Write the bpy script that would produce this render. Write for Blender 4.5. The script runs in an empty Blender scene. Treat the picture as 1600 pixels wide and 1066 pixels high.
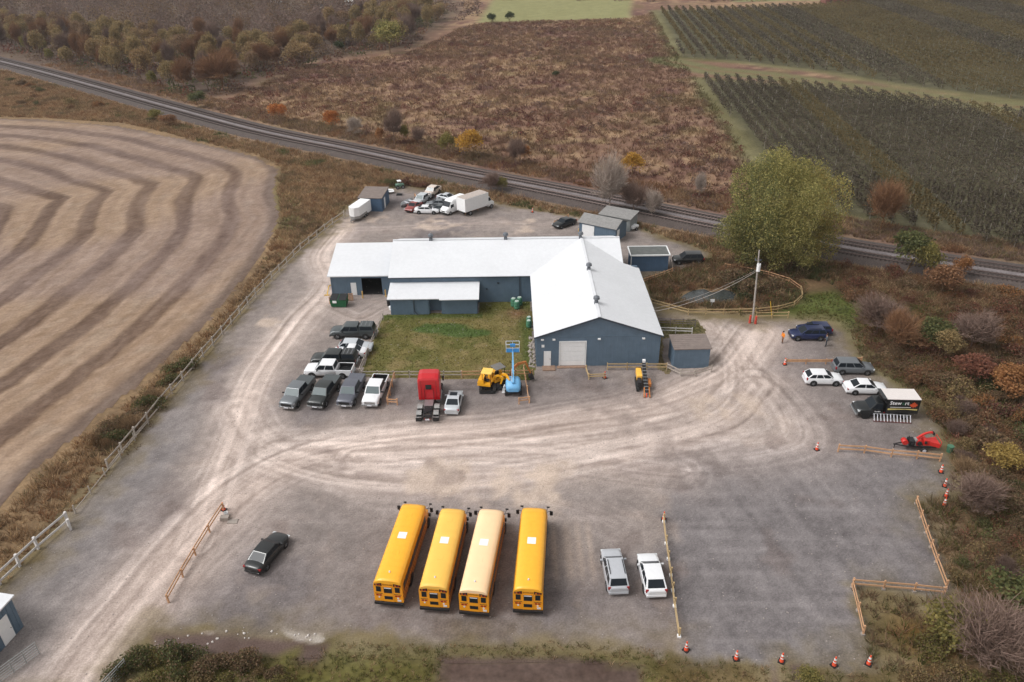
import bpy, bmesh, math, random
import numpy as np
from mathutils import Vector, Matrix, Euler
random.seed(7); np.random.seed(7)
R_ = math.radians
S = bpy.context.scene
COL = S.collection

# ------------------------------------------------------------------ camera
CAM_H = 50.0; FPX = 1215.0; PITCH = R_(29.3); ROLL = R_(-0.8)
fwd = np.array([0, math.cos(PITCH), -math.sin(PITCH)])
rgt0 = np.array([1.0, 0, 0]); up0 = np.cross(rgt0, fwd)
cr, sr = math.cos(ROLL), math.sin(ROLL)
rgt = rgt0 * cr + up0 * sr; upv = -rgt0 * sr + up0 * cr
cam_d = bpy.data.cameras.new('camera'); cam = bpy.data.objects.new('camera', cam_d); COL.objects.link(cam)
m = Matrix(((rgt[0], upv[0], -fwd[0], 0), (rgt[1], upv[1], -fwd[1], 0), (rgt[2], upv[2], -fwd[2], CAM_H), (0, 0, 0, 1)))
cam.matrix_world = m
cam_d.sensor_width = 36.0; cam_d.lens = FPX / 1600 * 36.0; cam_d.clip_end = 5000; cam_d.clip_start = 1.0
S.camera = cam
# ------------------------------------------------------------------ world, sun, exposure
SUN_EL = R_(52); SUN_AZ = R_(-105)          # azimuth from +Y, clockwise seen from above; overcast, soft
w = bpy.data.worlds.new('World'); S.world = w; w.use_nodes = True
nt = w.node_tree; nt.nodes.clear()
sky = nt.nodes.new('ShaderNodeTexSky'); sky.sky_type = 'NISHITA'; sky.sun_disc = False
sky.sun_elevation = SUN_EL; sky.sun_rotation = SUN_AZ; sky.air_density = 1.0; sky.dust_density = 4.0; sky.ozone_density = 1.0
hs = nt.nodes.new('ShaderNodeHueSaturation'); hs.inputs['Saturation'].default_value = 0.0
hs.inputs['Value'].default_value = 1.0
bg = nt.nodes.new('ShaderNodeBackground'); bg.inputs['Strength'].default_value = 0.14
wo = nt.nodes.new('ShaderNodeOutputWorld')
nt.links.new(sky.outputs[0], hs.inputs['Color']); nt.links.new(hs.outputs[0], bg.inputs['Color']); nt.links.new(bg.outputs[0], wo.inputs['Surface'])
sd = bpy.data.lights.new('sun', 'SUN'); sd.energy = 0.95; sd.angle = R_(20); sd.color = (1.0, 0.965, 0.93)
sun = bpy.data.objects.new('sun', sd); COL.objects.link(sun)
sdir = Vector((math.sin(SUN_AZ) * math.cos(SUN_EL), math.cos(SUN_AZ) * math.cos(SUN_EL), math.sin(SUN_EL)))
sun.rotation_euler = sdir.to_track_quat('Z', 'Y').to_euler(); sun.location = (0, 0, 120)
vs = S.view_settings; vs.view_transform = 'Standard'; vs.look = 'None'; vs.exposure = 0.32; vs.gamma = 1.0; vs.use_curve_mapping = False
S.cycles.max_bounces = 5; S.cycles.transparent_max_bounces = 8

# ------------------------------------------------------------------ helpers
def G(u, v, z=0.0):
    """world x, y of the surveyed spot (u, v) on the site plan, at height z"""
    d = rgt * (u - 800) + upv * (533 - v) + fwd * FPX
    t = (z - CAM_H) / d[2]
    return (float(d[0] * t), float(d[1] * t))
def G3(u, v, z=0.0):
    x, y = G(u, v, z); return Vector((x, y, z))
def lin(c):
    c = np.asarray(c, float) / 255.0
    return np.where(c <= 0.04045, c / 12.92, ((c + 0.055) / 1.055) ** 2.4)
def L(r, g, b):
    return tuple(float(x) for x in lin((r, g, b)))

MATS = {}
def mat(name, col, rough=0.7, metal=0.0, var=0.12, vscale=3.0, bump=0.0, bscale=20.0, attr=None, coat=0.0, spec=0.5, trans=0.0, fine=0.0, fscale=30.0, emit=None):
    if name in MATS: return MATS[name]
    m = bpy.data.materials.new(name); m.use_nodes = True; nt = m.node_tree; n = nt.nodes; l = nt.links
    b = n['Principled BSDF']; b.inputs['Roughness'].default_value = rough; b.inputs['Metallic'].default_value = metal
    b.inputs['Specular IOR Level'].default_value = spec
    b.inputs['Coat Weight'].default_value = coat
    tc = n.new('ShaderNodeTexCoord')
    if attr:
        base = n.new('ShaderNodeAttribute'); base.attribute_name = attr; src = base.outputs['Color']
    else:
        rg = n.new('ShaderNodeRGB'); rg.outputs[0].default_value = (*col, 1); src = rg.outputs[0]
    def modulate(src, amt, sc, detail=4):
        nz = n.new('ShaderNodeTexNoise'); nz.inputs['Scale'].default_value = sc; nz.inputs['Detail'].default_value = detail
        l.new(tc.outputs['Object'], nz.inputs['Vector'])
        mr = n.new('ShaderNodeMapRange'); mr.inputs[1].default_value = 0.25; mr.inputs[2].default_value = 0.75
        mr.inputs[3].default_value = 1 - amt; mr.inputs[4].default_value = 1 + amt
        l.new(nz.outputs['Fac'], mr.inputs[0])
        mx = n.new('ShaderNodeVectorMath'); mx.operation = 'SCALE'
        l.new(src, mx.inputs[0]); l.new(mr.outputs[0], mx.inputs['Scale']); return mx.outputs[0]
    if var: src = modulate(src, var, vscale)
    if fine: src = modulate(src, fine, fscale, 2)
    l.new(src, b.inputs['Base Color'])
    if bump:
        nz = n.new('ShaderNodeTexNoise'); nz.inputs['Scale'].default_value = bscale; nz.inputs['Detail'].default_value = 3
        l.new(tc.outputs['Object'], nz.inputs['Vector'])
        bp = n.new('ShaderNodeBump'); bp.inputs['Strength'].default_value = bump; bp.inputs['Distance'].default_value = 0.05
        l.new(nz.outputs['Fac'], bp.inputs['Height']); l.new(bp.outputs[0], b.inputs['Normal'])
    MATS[name] = m; return m

def tag(o, label=None, cat=None, group=None, kind=None):
    if label: o['label'] = label
    if cat: o['category'] = cat
    if group: o['group'] = group
    if kind: o['kind'] = kind
    return o
def empty(name, loc=(0, 0, 0), rz=0.0, label=None, cat=None, group=None):
    o = bpy.data.objects.new(name, None); COL.objects.link(o)
    o.location = loc; o.rotation_euler = (0, 0, rz); o.empty_display_size = 0.3
    return tag(o, label, cat, group)

class MB:
    """collects shapes, builds ONE mesh object"""
    def __init__(s): s.v = []; s.f = []; s.mi = []; s.sm = []
    def add(s, vs, fs, mi=0, smooth=False):
        k = len(s.v); s.v += [tuple(map(float, p)) for p in vs]
        s.f += [tuple(i + k for i in f) for f in fs]; s.mi += [mi] * len(fs); s.sm += [smooth] * len(fs); return s
    def box(s, x0, x1, y0, y1, z0, z1, mi=0):
        vs = [(x0, y0, z0), (x1, y0, z0), (x1, y1, z0), (x0, y1, z0), (x0, y0, z1), (x1, y0, z1), (x1, y1, z1), (x0, y1, z1)]
        return s.add(vs, [(0, 3, 2, 1), (4, 5, 6, 7), (0, 1, 5, 4), (1, 2, 6, 5), (2, 3, 7, 6), (3, 0, 4, 7)], mi)
    def hexa(s, b, t, mi=0):
        """bottom 4 points, top 4 points, both ccw from above"""
        return s.add(list(b) + list(t), [(0, 3, 2, 1), (4, 5, 6, 7), (0, 1, 5, 4), (1, 2, 6, 5), (2, 3, 7, 6), (3, 0, 4, 7)], mi)
    def bar(s, a, b, w, h=None, mi=0, up=(0, 0, 1)):
        a = Vector(a); b = Vector(b); h = h or w; d = (b - a)
        if d.length < 1e-6: return s
        d.normalize(); u = Vector(up)
        if abs(d.dot(u)) > 0.98: u = Vector((0, 1, 0))
        x = d.cross(u).normalized() * (w / 2); y = x.cross(d).normalized() * (h / 2)
        p = [a - x - y, a + x - y, a + x + y, a - x + y, b - x - y, b + x - y, b + x + y, b - x + y]
        return s.add(p, [(0, 1, 2, 3), (7, 6, 5, 4), (0, 4, 5, 1), (1, 5, 6, 2), (2, 6, 7, 3), (3, 7, 4, 0)], mi)
    def cyl(s, a, b, r, r2=None, n=10, mi=0, caps=True, smooth=True):
        a = Vector(a); b = Vector(b); r2 = r if r2 is None else r2; d = (b - a).normalized()
        u = Vector((0, 0, 1)) if abs(d.z) < 0.9 else Vector((1, 0, 0))
        x = d.cross(u).normalized(); y = d.cross(x)
        vs = []
        for k in range(n):
            t = 2 * math.pi * k / n; o = x * math.cos(t) + y * math.sin(t); vs.append(a + o * r); vs.append(b + o * r2)
        s.add(vs, [(2 * k, 2 * ((k + 1) % n), 2 * ((k + 1) % n) + 1, 2 * k + 1) for k in range(n)], mi, smooth)
        if caps:
            s.add(vs[0::2], [tuple(range(n))[::-1]], mi); s.add(vs[1::2], [tuple(range(n))], mi)
        return s
    def prism(s, pts, x0, x1, mi=0, axis='x'):
        """profile pts extruded between x0 and x1 along axis; pts in the two other axes"""
        n = len(pts)
        f = {'x': lambda p, q: (q, p[0], p[1]), 'y': lambda p, q: (p[0], q, p[1]), 'z': lambda p, q: (p[0], p[1], q)}[axis]
        vs = [f(p, x0) for p in pts] + [f(p, x1) for p in pts]
        return s.add(vs, [tuple(range(n))[::-1], tuple(range(n, 2 * n))] + [(k, (k + 1) % n, n + (k + 1) % n, n + k) for k in range(n)], mi)
    def loft(s, rings, mi=0, closed=True, caps=True, smooth=True, mfun=None):
        n = len(rings[0]); k0 = len(s.v)
        s.v += [tuple(map(float, p)) for r in rings for p in r]
        for i in range(len(rings) - 1):
            for j in range(n if closed else n - 1):
                a = k0 + i * n + j; b = k0 + i * n + (j + 1) % n
                s.f.append((a, b, b + n, a + n)); s.mi.append(mfun(i, j) if mfun else mi); s.sm.append(smooth)
        if caps:
            s.f.append(tuple(k0 + j for j in range(n))[::-1]); s.mi.append(mi); s.sm.append(False)
            q = k0 + (len(rings) - 1) * n; s.f.append(tuple(q + j for j in range(n))); s.mi.append(mi); s.sm.append(False)
        return s
    def mesh(s, name, mats, fix=True):
        me = bpy.data.meshes.new(name); me.from_pydata(s.v, [], s.f)
        if not isinstance(mats, (list, tuple)): mats = [mats]
        for q in mats: me.materials.append(q)
        me.polygons.foreach_set('material_index', s.mi); me.polygons.foreach_set('use_smooth', s.sm)
        if fix:
            bm = bmesh.new(); bm.from_mesh(me); bmesh.ops.recalc_face_normals(bm, faces=bm.faces); bm.to_mesh(me); bm.free()
        me.update(); return me
    def build(s, name, mats, parent=None, label=None, bevel=0.0):
        me = s.mesh(name, mats)
        if bevel:
            bm = bmesh.new(); bm.from_mesh(me)
            bmesh.ops.bevel(bm, geom=[e for e in bm.edges if e.calc_face_angle(0) > 0.6], offset=bevel, segments=2, affect='EDGES', profile=0.6)
            bm.to_mesh(me); bm.free(); me.update()
        o = bpy.data.objects.new(name, me); COL.objects.link(o); o.parent = parent
        if label: o['label'] = label
        return o
def mobj(name, me, parent=None, loc=(0, 0, 0), rot=(0, 0, 0), scale=(1, 1, 1)):
    o = bpy.data.objects.new(name, me); COL.objects.link(o); o.parent = parent
    o.location = loc; o.rotation_euler = rot; o.scale = scale; return o
def copy_tree(o, parent=None, **ov):
    c = o.copy(); COL.objects.link(c); c.parent = parent
    for ch in list(o.children): copy_tree(ch, c)
    return c
def bmesh_from_np(name, v, f, mats, col=None, smooth=False):
    me = bpy.data.meshes.new(name); v = np.asarray(v, np.float32); f = np.asarray(f, np.int32); nf, k = f.shape
    me.vertices.add(len(v)); me.vertices.foreach_set('co', v.ravel())
    me.loops.add(nf * k); me.loops.foreach_set('vertex_index', f.ravel())
    me.polygons.add(nf); me.polygons.foreach_set('loop_start', np.arange(0, nf * k, k, dtype=np.int32))
    try: me.polygons.foreach_set('loop_total', np.full(nf, k, np.int32))
    except Exception: pass
    if col is not None:
        a = me.attributes.new('Col', 'FLOAT_COLOR', 'POINT')
        a.data.foreach_set('color', np.concatenate([np.asarray(col, np.float32), np.ones((len(v), 1), np.float32)], 1).ravel())
    for q in (mats if isinstance(mats, (list, tuple)) else [mats]): me.materials.append(q)
    me.update(calc_edges=True); me.validate()
    if smooth: me.polygons.foreach_set('use_smooth', np.ones(nf, bool))
    return me

# numpy value noise
_rng = np.random.RandomState(11); _LAT = _rng.rand(256, 256)
def vnoise(x, y, s=1.0, seed=0):
    x = x / s + seed * 17.31; y = y / s + seed * 9.77
    xi = np.floor(x).astype(int); yi = np.floor(y).astype(int); fx = x - xi; fy = y - yi
    fx = fx * fx * (3 - 2 * fx); fy = fy * fy * (3 - 2 * fy)
    a = _LAT[xi % 256, yi % 256]; b = _LAT[(xi + 1) % 256, yi % 256]; c = _LAT[xi % 256, (yi + 1) % 256]; d = _LAT[(xi + 1) % 256, (yi + 1) % 256]
    return (a * (1 - fx) + b * fx) * (1 - fy) + (c * (1 - fx) + d * fx) * fy
def fbm(x, y, s=1.0, o=4, seed=0):
    t = 0; a = 0.5; n = 0
    for k in range(o):
        t = t + a * vnoise(x, y, s / 2 ** k, seed + k * 3); n += a; a *= 0.55
    return t / n
def sstep(a, b, x):
    t = np.clip((x - a) / (b - a), 0, 1); return t * t * (3 - 2 * t)
def pdist(x, y, pts, closed=False):
    """distance, signed side and arclength along a polyline"""
    P = np.array(pts, float); n = len(P)
    best = np.full(x.shape, 1e9); side = np.zeros(x.shape); arc = np.zeros(x.shape); acc = 0
    for i in range(n if closed else n - 1):
        a = P[i]; b = P[(i + 1) % n]; d = b - a; Ln = np.hypot(*d)
        t = np.clip(((x - a[0]) * d[0] + (y - a[1]) * d[1]) / (Ln * Ln + 1e-9), 0, 1)
        px = a[0] + t * d[0]; py = a[1] + t * d[1]; q = np.hypot(x - px, y - py)
        cr = d[0] * (y - a[1]) - d[1] * (x - a[0]); mk = q < best
        best = np.where(mk, q, best); side = np.where(mk, np.sign(cr), side); arc = np.where(mk, acc + t * Ln, arc); acc += Ln
    return best, side, arc
def inpoly(x, y, pts):
    P = np.array(pts, float); ins = np.zeros(x.shape, bool); n = len(P); j = n - 1
    for i in range(n):
        c = ((P[i, 1] > y) != (P[j, 1] > y)) & (x < (P[j, 0] - P[i, 0]) * (y - P[i, 1]) / (P[j, 1] - P[i, 1] + 1e-12) + P[i, 0])
        ins ^= c; j = i
    return ins
def sdf(x, y, pts):
    d, _, _ = pdist(x, y, pts, True); return np.where(inpoly(x, y, pts), -d, d)
def smooth_path(pts, n=6):
    """Catmull-Rom through the points"""
    P = [np.array(p, float) for p in pts]; P = [2 * P[0] - P[1]] + P + [2 * P[-1] - P[-2]]; out = []
    for i in range(1, len(P) - 2):
        for k in range(n):
            t = k / n
            out.append(0.5 * ((2 * P[i]) + (-P[i - 1] + P[i + 1]) * t + (2 * P[i - 1] - 5 * P[i] + 4 * P[i + 1] - P[i + 2]) * t * t + (-P[i - 1] + 3 * P[i] - 3 * P[i + 1] + P[i + 2]) * t ** 3))
    out.append(P[-2]); return [tuple(p) for p in out]
def GP(px): return [G(*p) for p in px]
# ------------------------------------------------------------------ site plan (outlines on the ground)
YARD = GP([(-90, 985), (0, 930), (108, 813), (165, 750), (232, 667), (312, 570), (400, 465), (470, 394), (533, 345), (550, 322), (600, 300), (628, 291), (700, 302),
           (745, 314), (815, 326), (880, 338), (985, 352), (1015, 366), (1075, 384), (1108, 398), (1085, 418), (1050, 424), (1000, 434), (1016, 476), (1030, 488), (1100, 497),
           (1200, 502), (1290, 503), (1322, 520), (1330, 556), (1370, 590), (1425, 622), (1462, 668), (1480, 715), (1486, 770), (1432, 784), (1480, 915), (1478, 932),
           (1332, 918), (1352, 990), (1362, 1040), (1330, 1050), (1210, 1036), (1060, 1026), (1000, 1004), (850, 998), (700, 1000), (560, 985), (480, 996), (330, 985), (235, 984), (205, 1000), (188, 1040), (168, 1110), (-90, 1110)])
LAWN = GP([(598, 492), (612, 490), (748, 489), (750, 463), (830, 463), (836, 575), (832, 596), (740, 594), (563, 590)])
FIELD = GP([(-700, 1300), (-60, 860), (40, 752), (140, 666), (240, 582), (330, 500), (395, 420), (424, 372), (438, 335), (430, 300), (436, 264), (402, 244), (300, 220), (190, 197), (60, 186), (-200, 182), (-900, 180), (-2500, 300), (-2500, 1300)])
RAILPTS = smooth_path([G(u, v) for u, v in [(-160, 58), (20, 102), (150, 137), (250, 165), (400, 205), (550, 236), (700, 268), (900, 307), (1100, 348), (1300, 386), (1450, 411), (1600, 434), (1850, 470)]], 5)
GREENF = GP([(746, 36), (985, 28), (992, -40), (795, -40)])
GREENF2 = GP([(1150, 3), (1300, 0), (1300, -10), (1100, -10)])
ORCH_A = GP([(1096, 124), (1250, 136), (1600, 182), (1800, 206), (1900, 470), (1600, 398), (1460, 366), (1330, 342), (1290, 322), (1240, 318), (1180, 240), (1120, 160)])
ORCH_B = GP([(1026, 17), (1120, 16), (1290, 10), (1390, -6), (2100, -20), (2100, 230), (1600, 158), (1420, 135), (1290, 112), (1150, 96), (1064, 90)])
POND = GP([(1062, 466), (1078, 456), (1100, 452), (1112, 457), (1130, 453), (1148, 458), (1150, 468), (1130, 473), (1112, 470), (1085, 474)])
STRIP = GP([(1012, 492), (1030, 501), (1086, 500), (1100, 516), (1098, 526), (1040, 527), (1033, 530), (1036, 571), (1046, 575), (1044, 584), (1030, 576)])
TRACKS = [  # path, half width, strength: worn lanes across the gravel
    (GP([(60, 1150), (130, 1050), (205, 950), (290, 850), (375, 770), (480, 715), (620, 690), (800, 676), (960, 652), (1060, 622), (1140, 580), (1190, 520)]), 4.7, 1.0),
    (GP([(300, 850), (340, 760), (370, 680), (385, 620), (420, 560), (470, 500), (520, 440), (505, 400), (535, 360)]), 3.2, 0.95),
    (GP([(370, 640), (400, 690), (480, 725), (620, 745), (800, 740), (950, 710), (1090, 670), (1160, 620), (1150, 540), (1105, 510)]), 4.0, 0.8),
    (GP([(1110, 505), (1150, 560), (1210, 620), (1240, 680), (1180, 700), (1080, 705)]), 5.0, 0.55),
    (GP([(560, 360), (620, 358), (720, 350), (850, 352), (900, 340)]), 2.6, 0.35),
    (GP([(430, 700), (560, 700), (700, 705), (850, 712), (1000, 730), (1060, 735)]), 4.0, 0.6),
    (GP([(500, 480), (560, 500), (600, 480), (640, 470)]), 3.0, 0.5),
    (GP([(520, 760), (600, 790), (720, 780), (880, 790), (960, 820)]), 3.0, 0.25),
    (GP([(560, 715), (760, 705), (950, 690), (1120, 660), (1180, 600)]), 5.5, .8),
    (GP([(1100, 492), (1200, 500), (1290, 508)]), 1.5, 0.3),
]
def C(*c): return np.array(c, float)
def mix(a, b, t):
    t = np.clip(t, 0, 1)[..., None]; return a * (1 - t) + b * t
rs0 = np.random.RandomState(3)
def yard_col(x, y):
    n1 = fbm(x, y, 9, 4, 1); n2 = fbm(x, y, 2.2, 3, 5); n3 = fbm(x, y, 0.7, 2, 8)
    c = np.broadcast_to(C(136, 129, 126), x.shape + (3,)).copy()
    c = mix(c, C(112, 107, 108), sstep(.45, .75, n1)); c = mix(c, C(150, 139, 133), sstep(.55, .8, n2) * .5)
    # fresh dark grey stone in the parking corner and by the courtyard
    pk = GP([(1040, 800), (1050, 712), (1120, 694), (1330, 700), (1490, 725), (1500, 940), (1380, 1060), (1060, 1040)])
    s = sdf(x, y, pk); dk = C(116, 113, 115)
    stripe = (vnoise(x / 14, (y + .04 * x) / .55, 1, 12) - .5) * 3.4 * (vnoise(x / 20, y / 5, 1, 13) > .38) + (vnoise((x + .25 * y) / .6, y / 16, 1, 14) - .5) * 3.0 * (vnoise(x / 6, y / 20, 1, 15) > .5)
    cc = dk + (np.clip(stripe, -.5, 1.6) * 6)[..., None] + ((n2 - .5) * 22)[..., None]
    c = mix(c, cc, sstep(1.2, -1.2, s + (n2 - .5) * 4))
    for pp, k in (([(600, 596), (830, 596), (1030, 590), (1060, 600), (1000, 628), (900, 640), (820, 652), (700, 660), (620, 645)], .9),
                  ([(1220, 512), (1320, 510), (1340, 570), (1440, 640), (1470, 720), (1230, 690), (1215, 600)], .75), ([(420, 700), (560, 770), (1000, 760), (980, 990), (330, 985), (300, 930)], .35)):
        s = sdf(x, y, GP(pp)); c = mix(c, C(112, 107, 107) + ((n2 - .5) * 26)[..., None], sstep(1.0, -1.6, s + (n2 - .5) * 3) * k)
    # stone verge along the west fence
    s = sdf(x, y, GP([(0, 930), (110, 815), (240, 665), (300, 590), (330, 640), (220, 800), (60, 1066), (-60, 1066)]))
    c = mix(c, C(124, 121, 122) + ((n2 - .5) * 30)[..., None], sstep(1.5, -1.5, s) * .8)
    # worn lanes
    wear = np.zeros(x.shape); line = np.zeros(x.shape); ruts = np.zeros(x.shape)
    for q, (p, wd, st) in enumerate(TRACKS):
        d, sd_, ar = pdist(x, y, smooth_path(p, 5)); wob = (fbm(x, y, 14, 2, 30 + q) - .5) * 2.6
        sg = d * sd_ + wob
        env = np.exp(-(d / wd) ** 2 * (1 + .8 * (fbm(x, y, 6, 3, 70 + q) - .5))) * st
        ln = (vnoise(sg / .42, ar / 16, 1, 80 + q) - .5) * 1.5 + (vnoise(sg / 1.1, ar / 22, 1, 90 + q) - .5) * 1.3
        rr = np.random.RandomState(q)
        for k in range(7 if wd > 2.8 else 4):
            o1 = rr.uniform(-1, 1) * wd * .8; o2 = rr.uniform(-1, 1) * wd * .8; sgn = 1 if rr.rand() < .6 else -1; t_ = np.clip(ar / ar.max(), 0, 1)
            for g in (0, 1.75): ruts += sgn * np.exp(-((sg - wob * .6 - (o1 * (1 - t_) + o2 * t_) - g) / .17) ** 2) * (.35 + vnoise(ar / 9, ar * 0 + k, 1, k)) * np.clip(env * 2.2, 0, 1)
        wear = np.maximum(wear, env); line = line + env * ln * (.5 + fbm(x, y, 8, 2, 50 + q))
    wear = np.clip(wear * (.7 + .6 * n1), 0, 1)
    light = C(192, 179, 172); c = mix(c, light, wear * .95)
    c = c + (np.clip(line * 1.2, -1.3, 1.3) * 20 * (wear > .02))[..., None]
    c = c + (np.clip(ruts, -1.0, 1.3) * 13)[..., None]
    for u, w_ in ((890, .5), (908, .35), (868, .3), (925, .3)):
        px, py = G(u, 880); c = mix(c, C(176, 162, 150), np.exp(-((x - px) / w_) ** 2) * sstep(46, 49, y) * sstep(56, 53, y) * .5)
    c = c + ((vnoise(x / .5 + y * .03, y / 7, 1, 61) - .5) * 9 * n1 + (vnoise(x / 9, y / .5, 1, 62) - .5) * 9 * (1 - n1))[..., None]
    # pale scraped patches
    for u, v, r in [(690, 745, 5), (830, 760, 5), (880, 740, 4), (560, 340, 5), (680, 352, 5), (830, 345, 3), (820, 357, 4), (545, 350, 3), (420, 505, 3), (1130, 640, 5)]:
        px, py = G(u, v); q = np.exp(-((x - px) ** 2 + ((y - py) * 1.3) ** 2) / r ** 2)
        c = mix(c, C(188, 174, 162), sstep(.5, .75, n2 * .7 + q * .35) * np.clip(q * 1.4, 0, 1) * .8)
    # damp stains and puddle marks
    c = mix(c, C(104, 93, 90), sstep(.66, .8, fbm(x, y, 4.5, 3, 77)) * .35)
    for u, v, r in [(612, 960, 5), (700, 975, 5), (780, 990, 4), (830, 975, 4), (1000, 950, 4), (1095, 720, 5), (1005, 640, 4)]:
        px, py = G(u, v); q = np.exp(-((x - px) ** 2 + (y - py) ** 2) / r ** 2)
        c = mix(c, C(98, 90, 88), q * sstep(.35, .7, n2) * .5)
    # weeds creeping in at the southern edge
    s = sdf(x, y, YARD); sx = sstep(-3.5, .3, s + (n2 - .5) * 5)
    c = mix(c, C(104, 94, 72), sx * .55 * sstep(.35, .6, n1))
    c += ((n3 - .5) * 20 + (rs0.rand(*x.shape) - .5) * 12)[..., None]
    c = c * np.array([1.0, .975, .958])
    bl = s + (fbm(x, y, 1.6, 3, 95) - .5) * 2.4; mm = bl > -1.2
    if mm.any(): c[mm] = mix(c[mm], meadow_col(x[mm], y[mm]), sstep(-.9, .9, bl[mm]))
    return c
def lawn_col(x, y):
    n1 = fbm(x, y, 5, 4, 21); n2 = fbm(x, y, 1.2, 3, 22)
    c = mix(np.broadcast_to(C(112, 102, 62), x.shape + (3,)), C(94, 92, 50), sstep(.4, .7, n1)); c = mix(c, C(128, 110, 76), sstep(.5, .75, n2) * .6)
    g = np.maximum(np.exp(-(((x + 9.5) / 4.2) ** 2 + ((y - 93) / 1.6) ** 2)), np.exp(-(((x + 6) / 4) ** 2 + ((y - 91.6) / 1.4) ** 2)))
    c = mix(c, C(66, 86, 42), sstep(.3, .6, g + (n2 - .5) * .5) * .85)
    c = mix(c, C(78, 86, 44), np.exp(-((y - 96.6) / .9) ** 2) * (x < -4)); c = mix(c, C(76, 86, 42), np.exp(-((x - 1.9) / .9) ** 2) * .8)
    b = np.exp(-(((x - 1) / 1.8) ** 2 + ((y - 97) / 1.6) ** 2)); c = mix(c, C(120, 88, 68), b * .8)
    return c + ((n2 - .5) * 18)[..., None]
FIELD_SM = None
def field_col(x, y):
    d, _, ar = pdist(x, y, smooth_path(FIELD[1:16], 3))
    n1 = fbm(x, y, 16, 3, 41); n2 = fbm(x, y, 3, 3, 42); n3 = fbm(x, y, .8, 2, 43)
    # inner passes bend round an island in the corner
    ph = d + (n1 - .5) * 3.0 + (n2 - .5) * .7
    st = .5 + .5 * np.cos(ph * 2 * math.pi / 8.4); st2 = .5 + .5 * np.cos(ph * 2 * math.pi / 3.1 + n1 * 6)
    c = mix(np.broadcast_to(C(148, 125, 105), x.shape + (3,)), C(98, 79, 67), sstep(.55, .85, st) * (.65 + .5 * n1))
    c = mix(c, C(124, 104, 92), sstep(.55, .9, st2) * .2); c = mix(c, C(150, 131, 114), sstep(.55, .75, n2) * sstep(.5, .1, st) * .6)
    c = mix(c, C(130, 114, 112), sstep(.5, .7, fbm(x, y, 30, 2, 47)) * .35)
    e = np.exp(-((d - 1.2) / 1.3) ** 2); c = mix(c, C(112, 98, 90), e * .6)
    c = c + ((vnoise(ph / .55, ar / 5, 1, 33) - .5) * 18 + (vnoise(ph / 1.3, ar / 10, 1, 34) - .5) * 12 + (rs0.rand(*x.shape) - .5) * 12)[..., None]
    return c + ((n3 - .5) * 16)[..., None]
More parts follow.
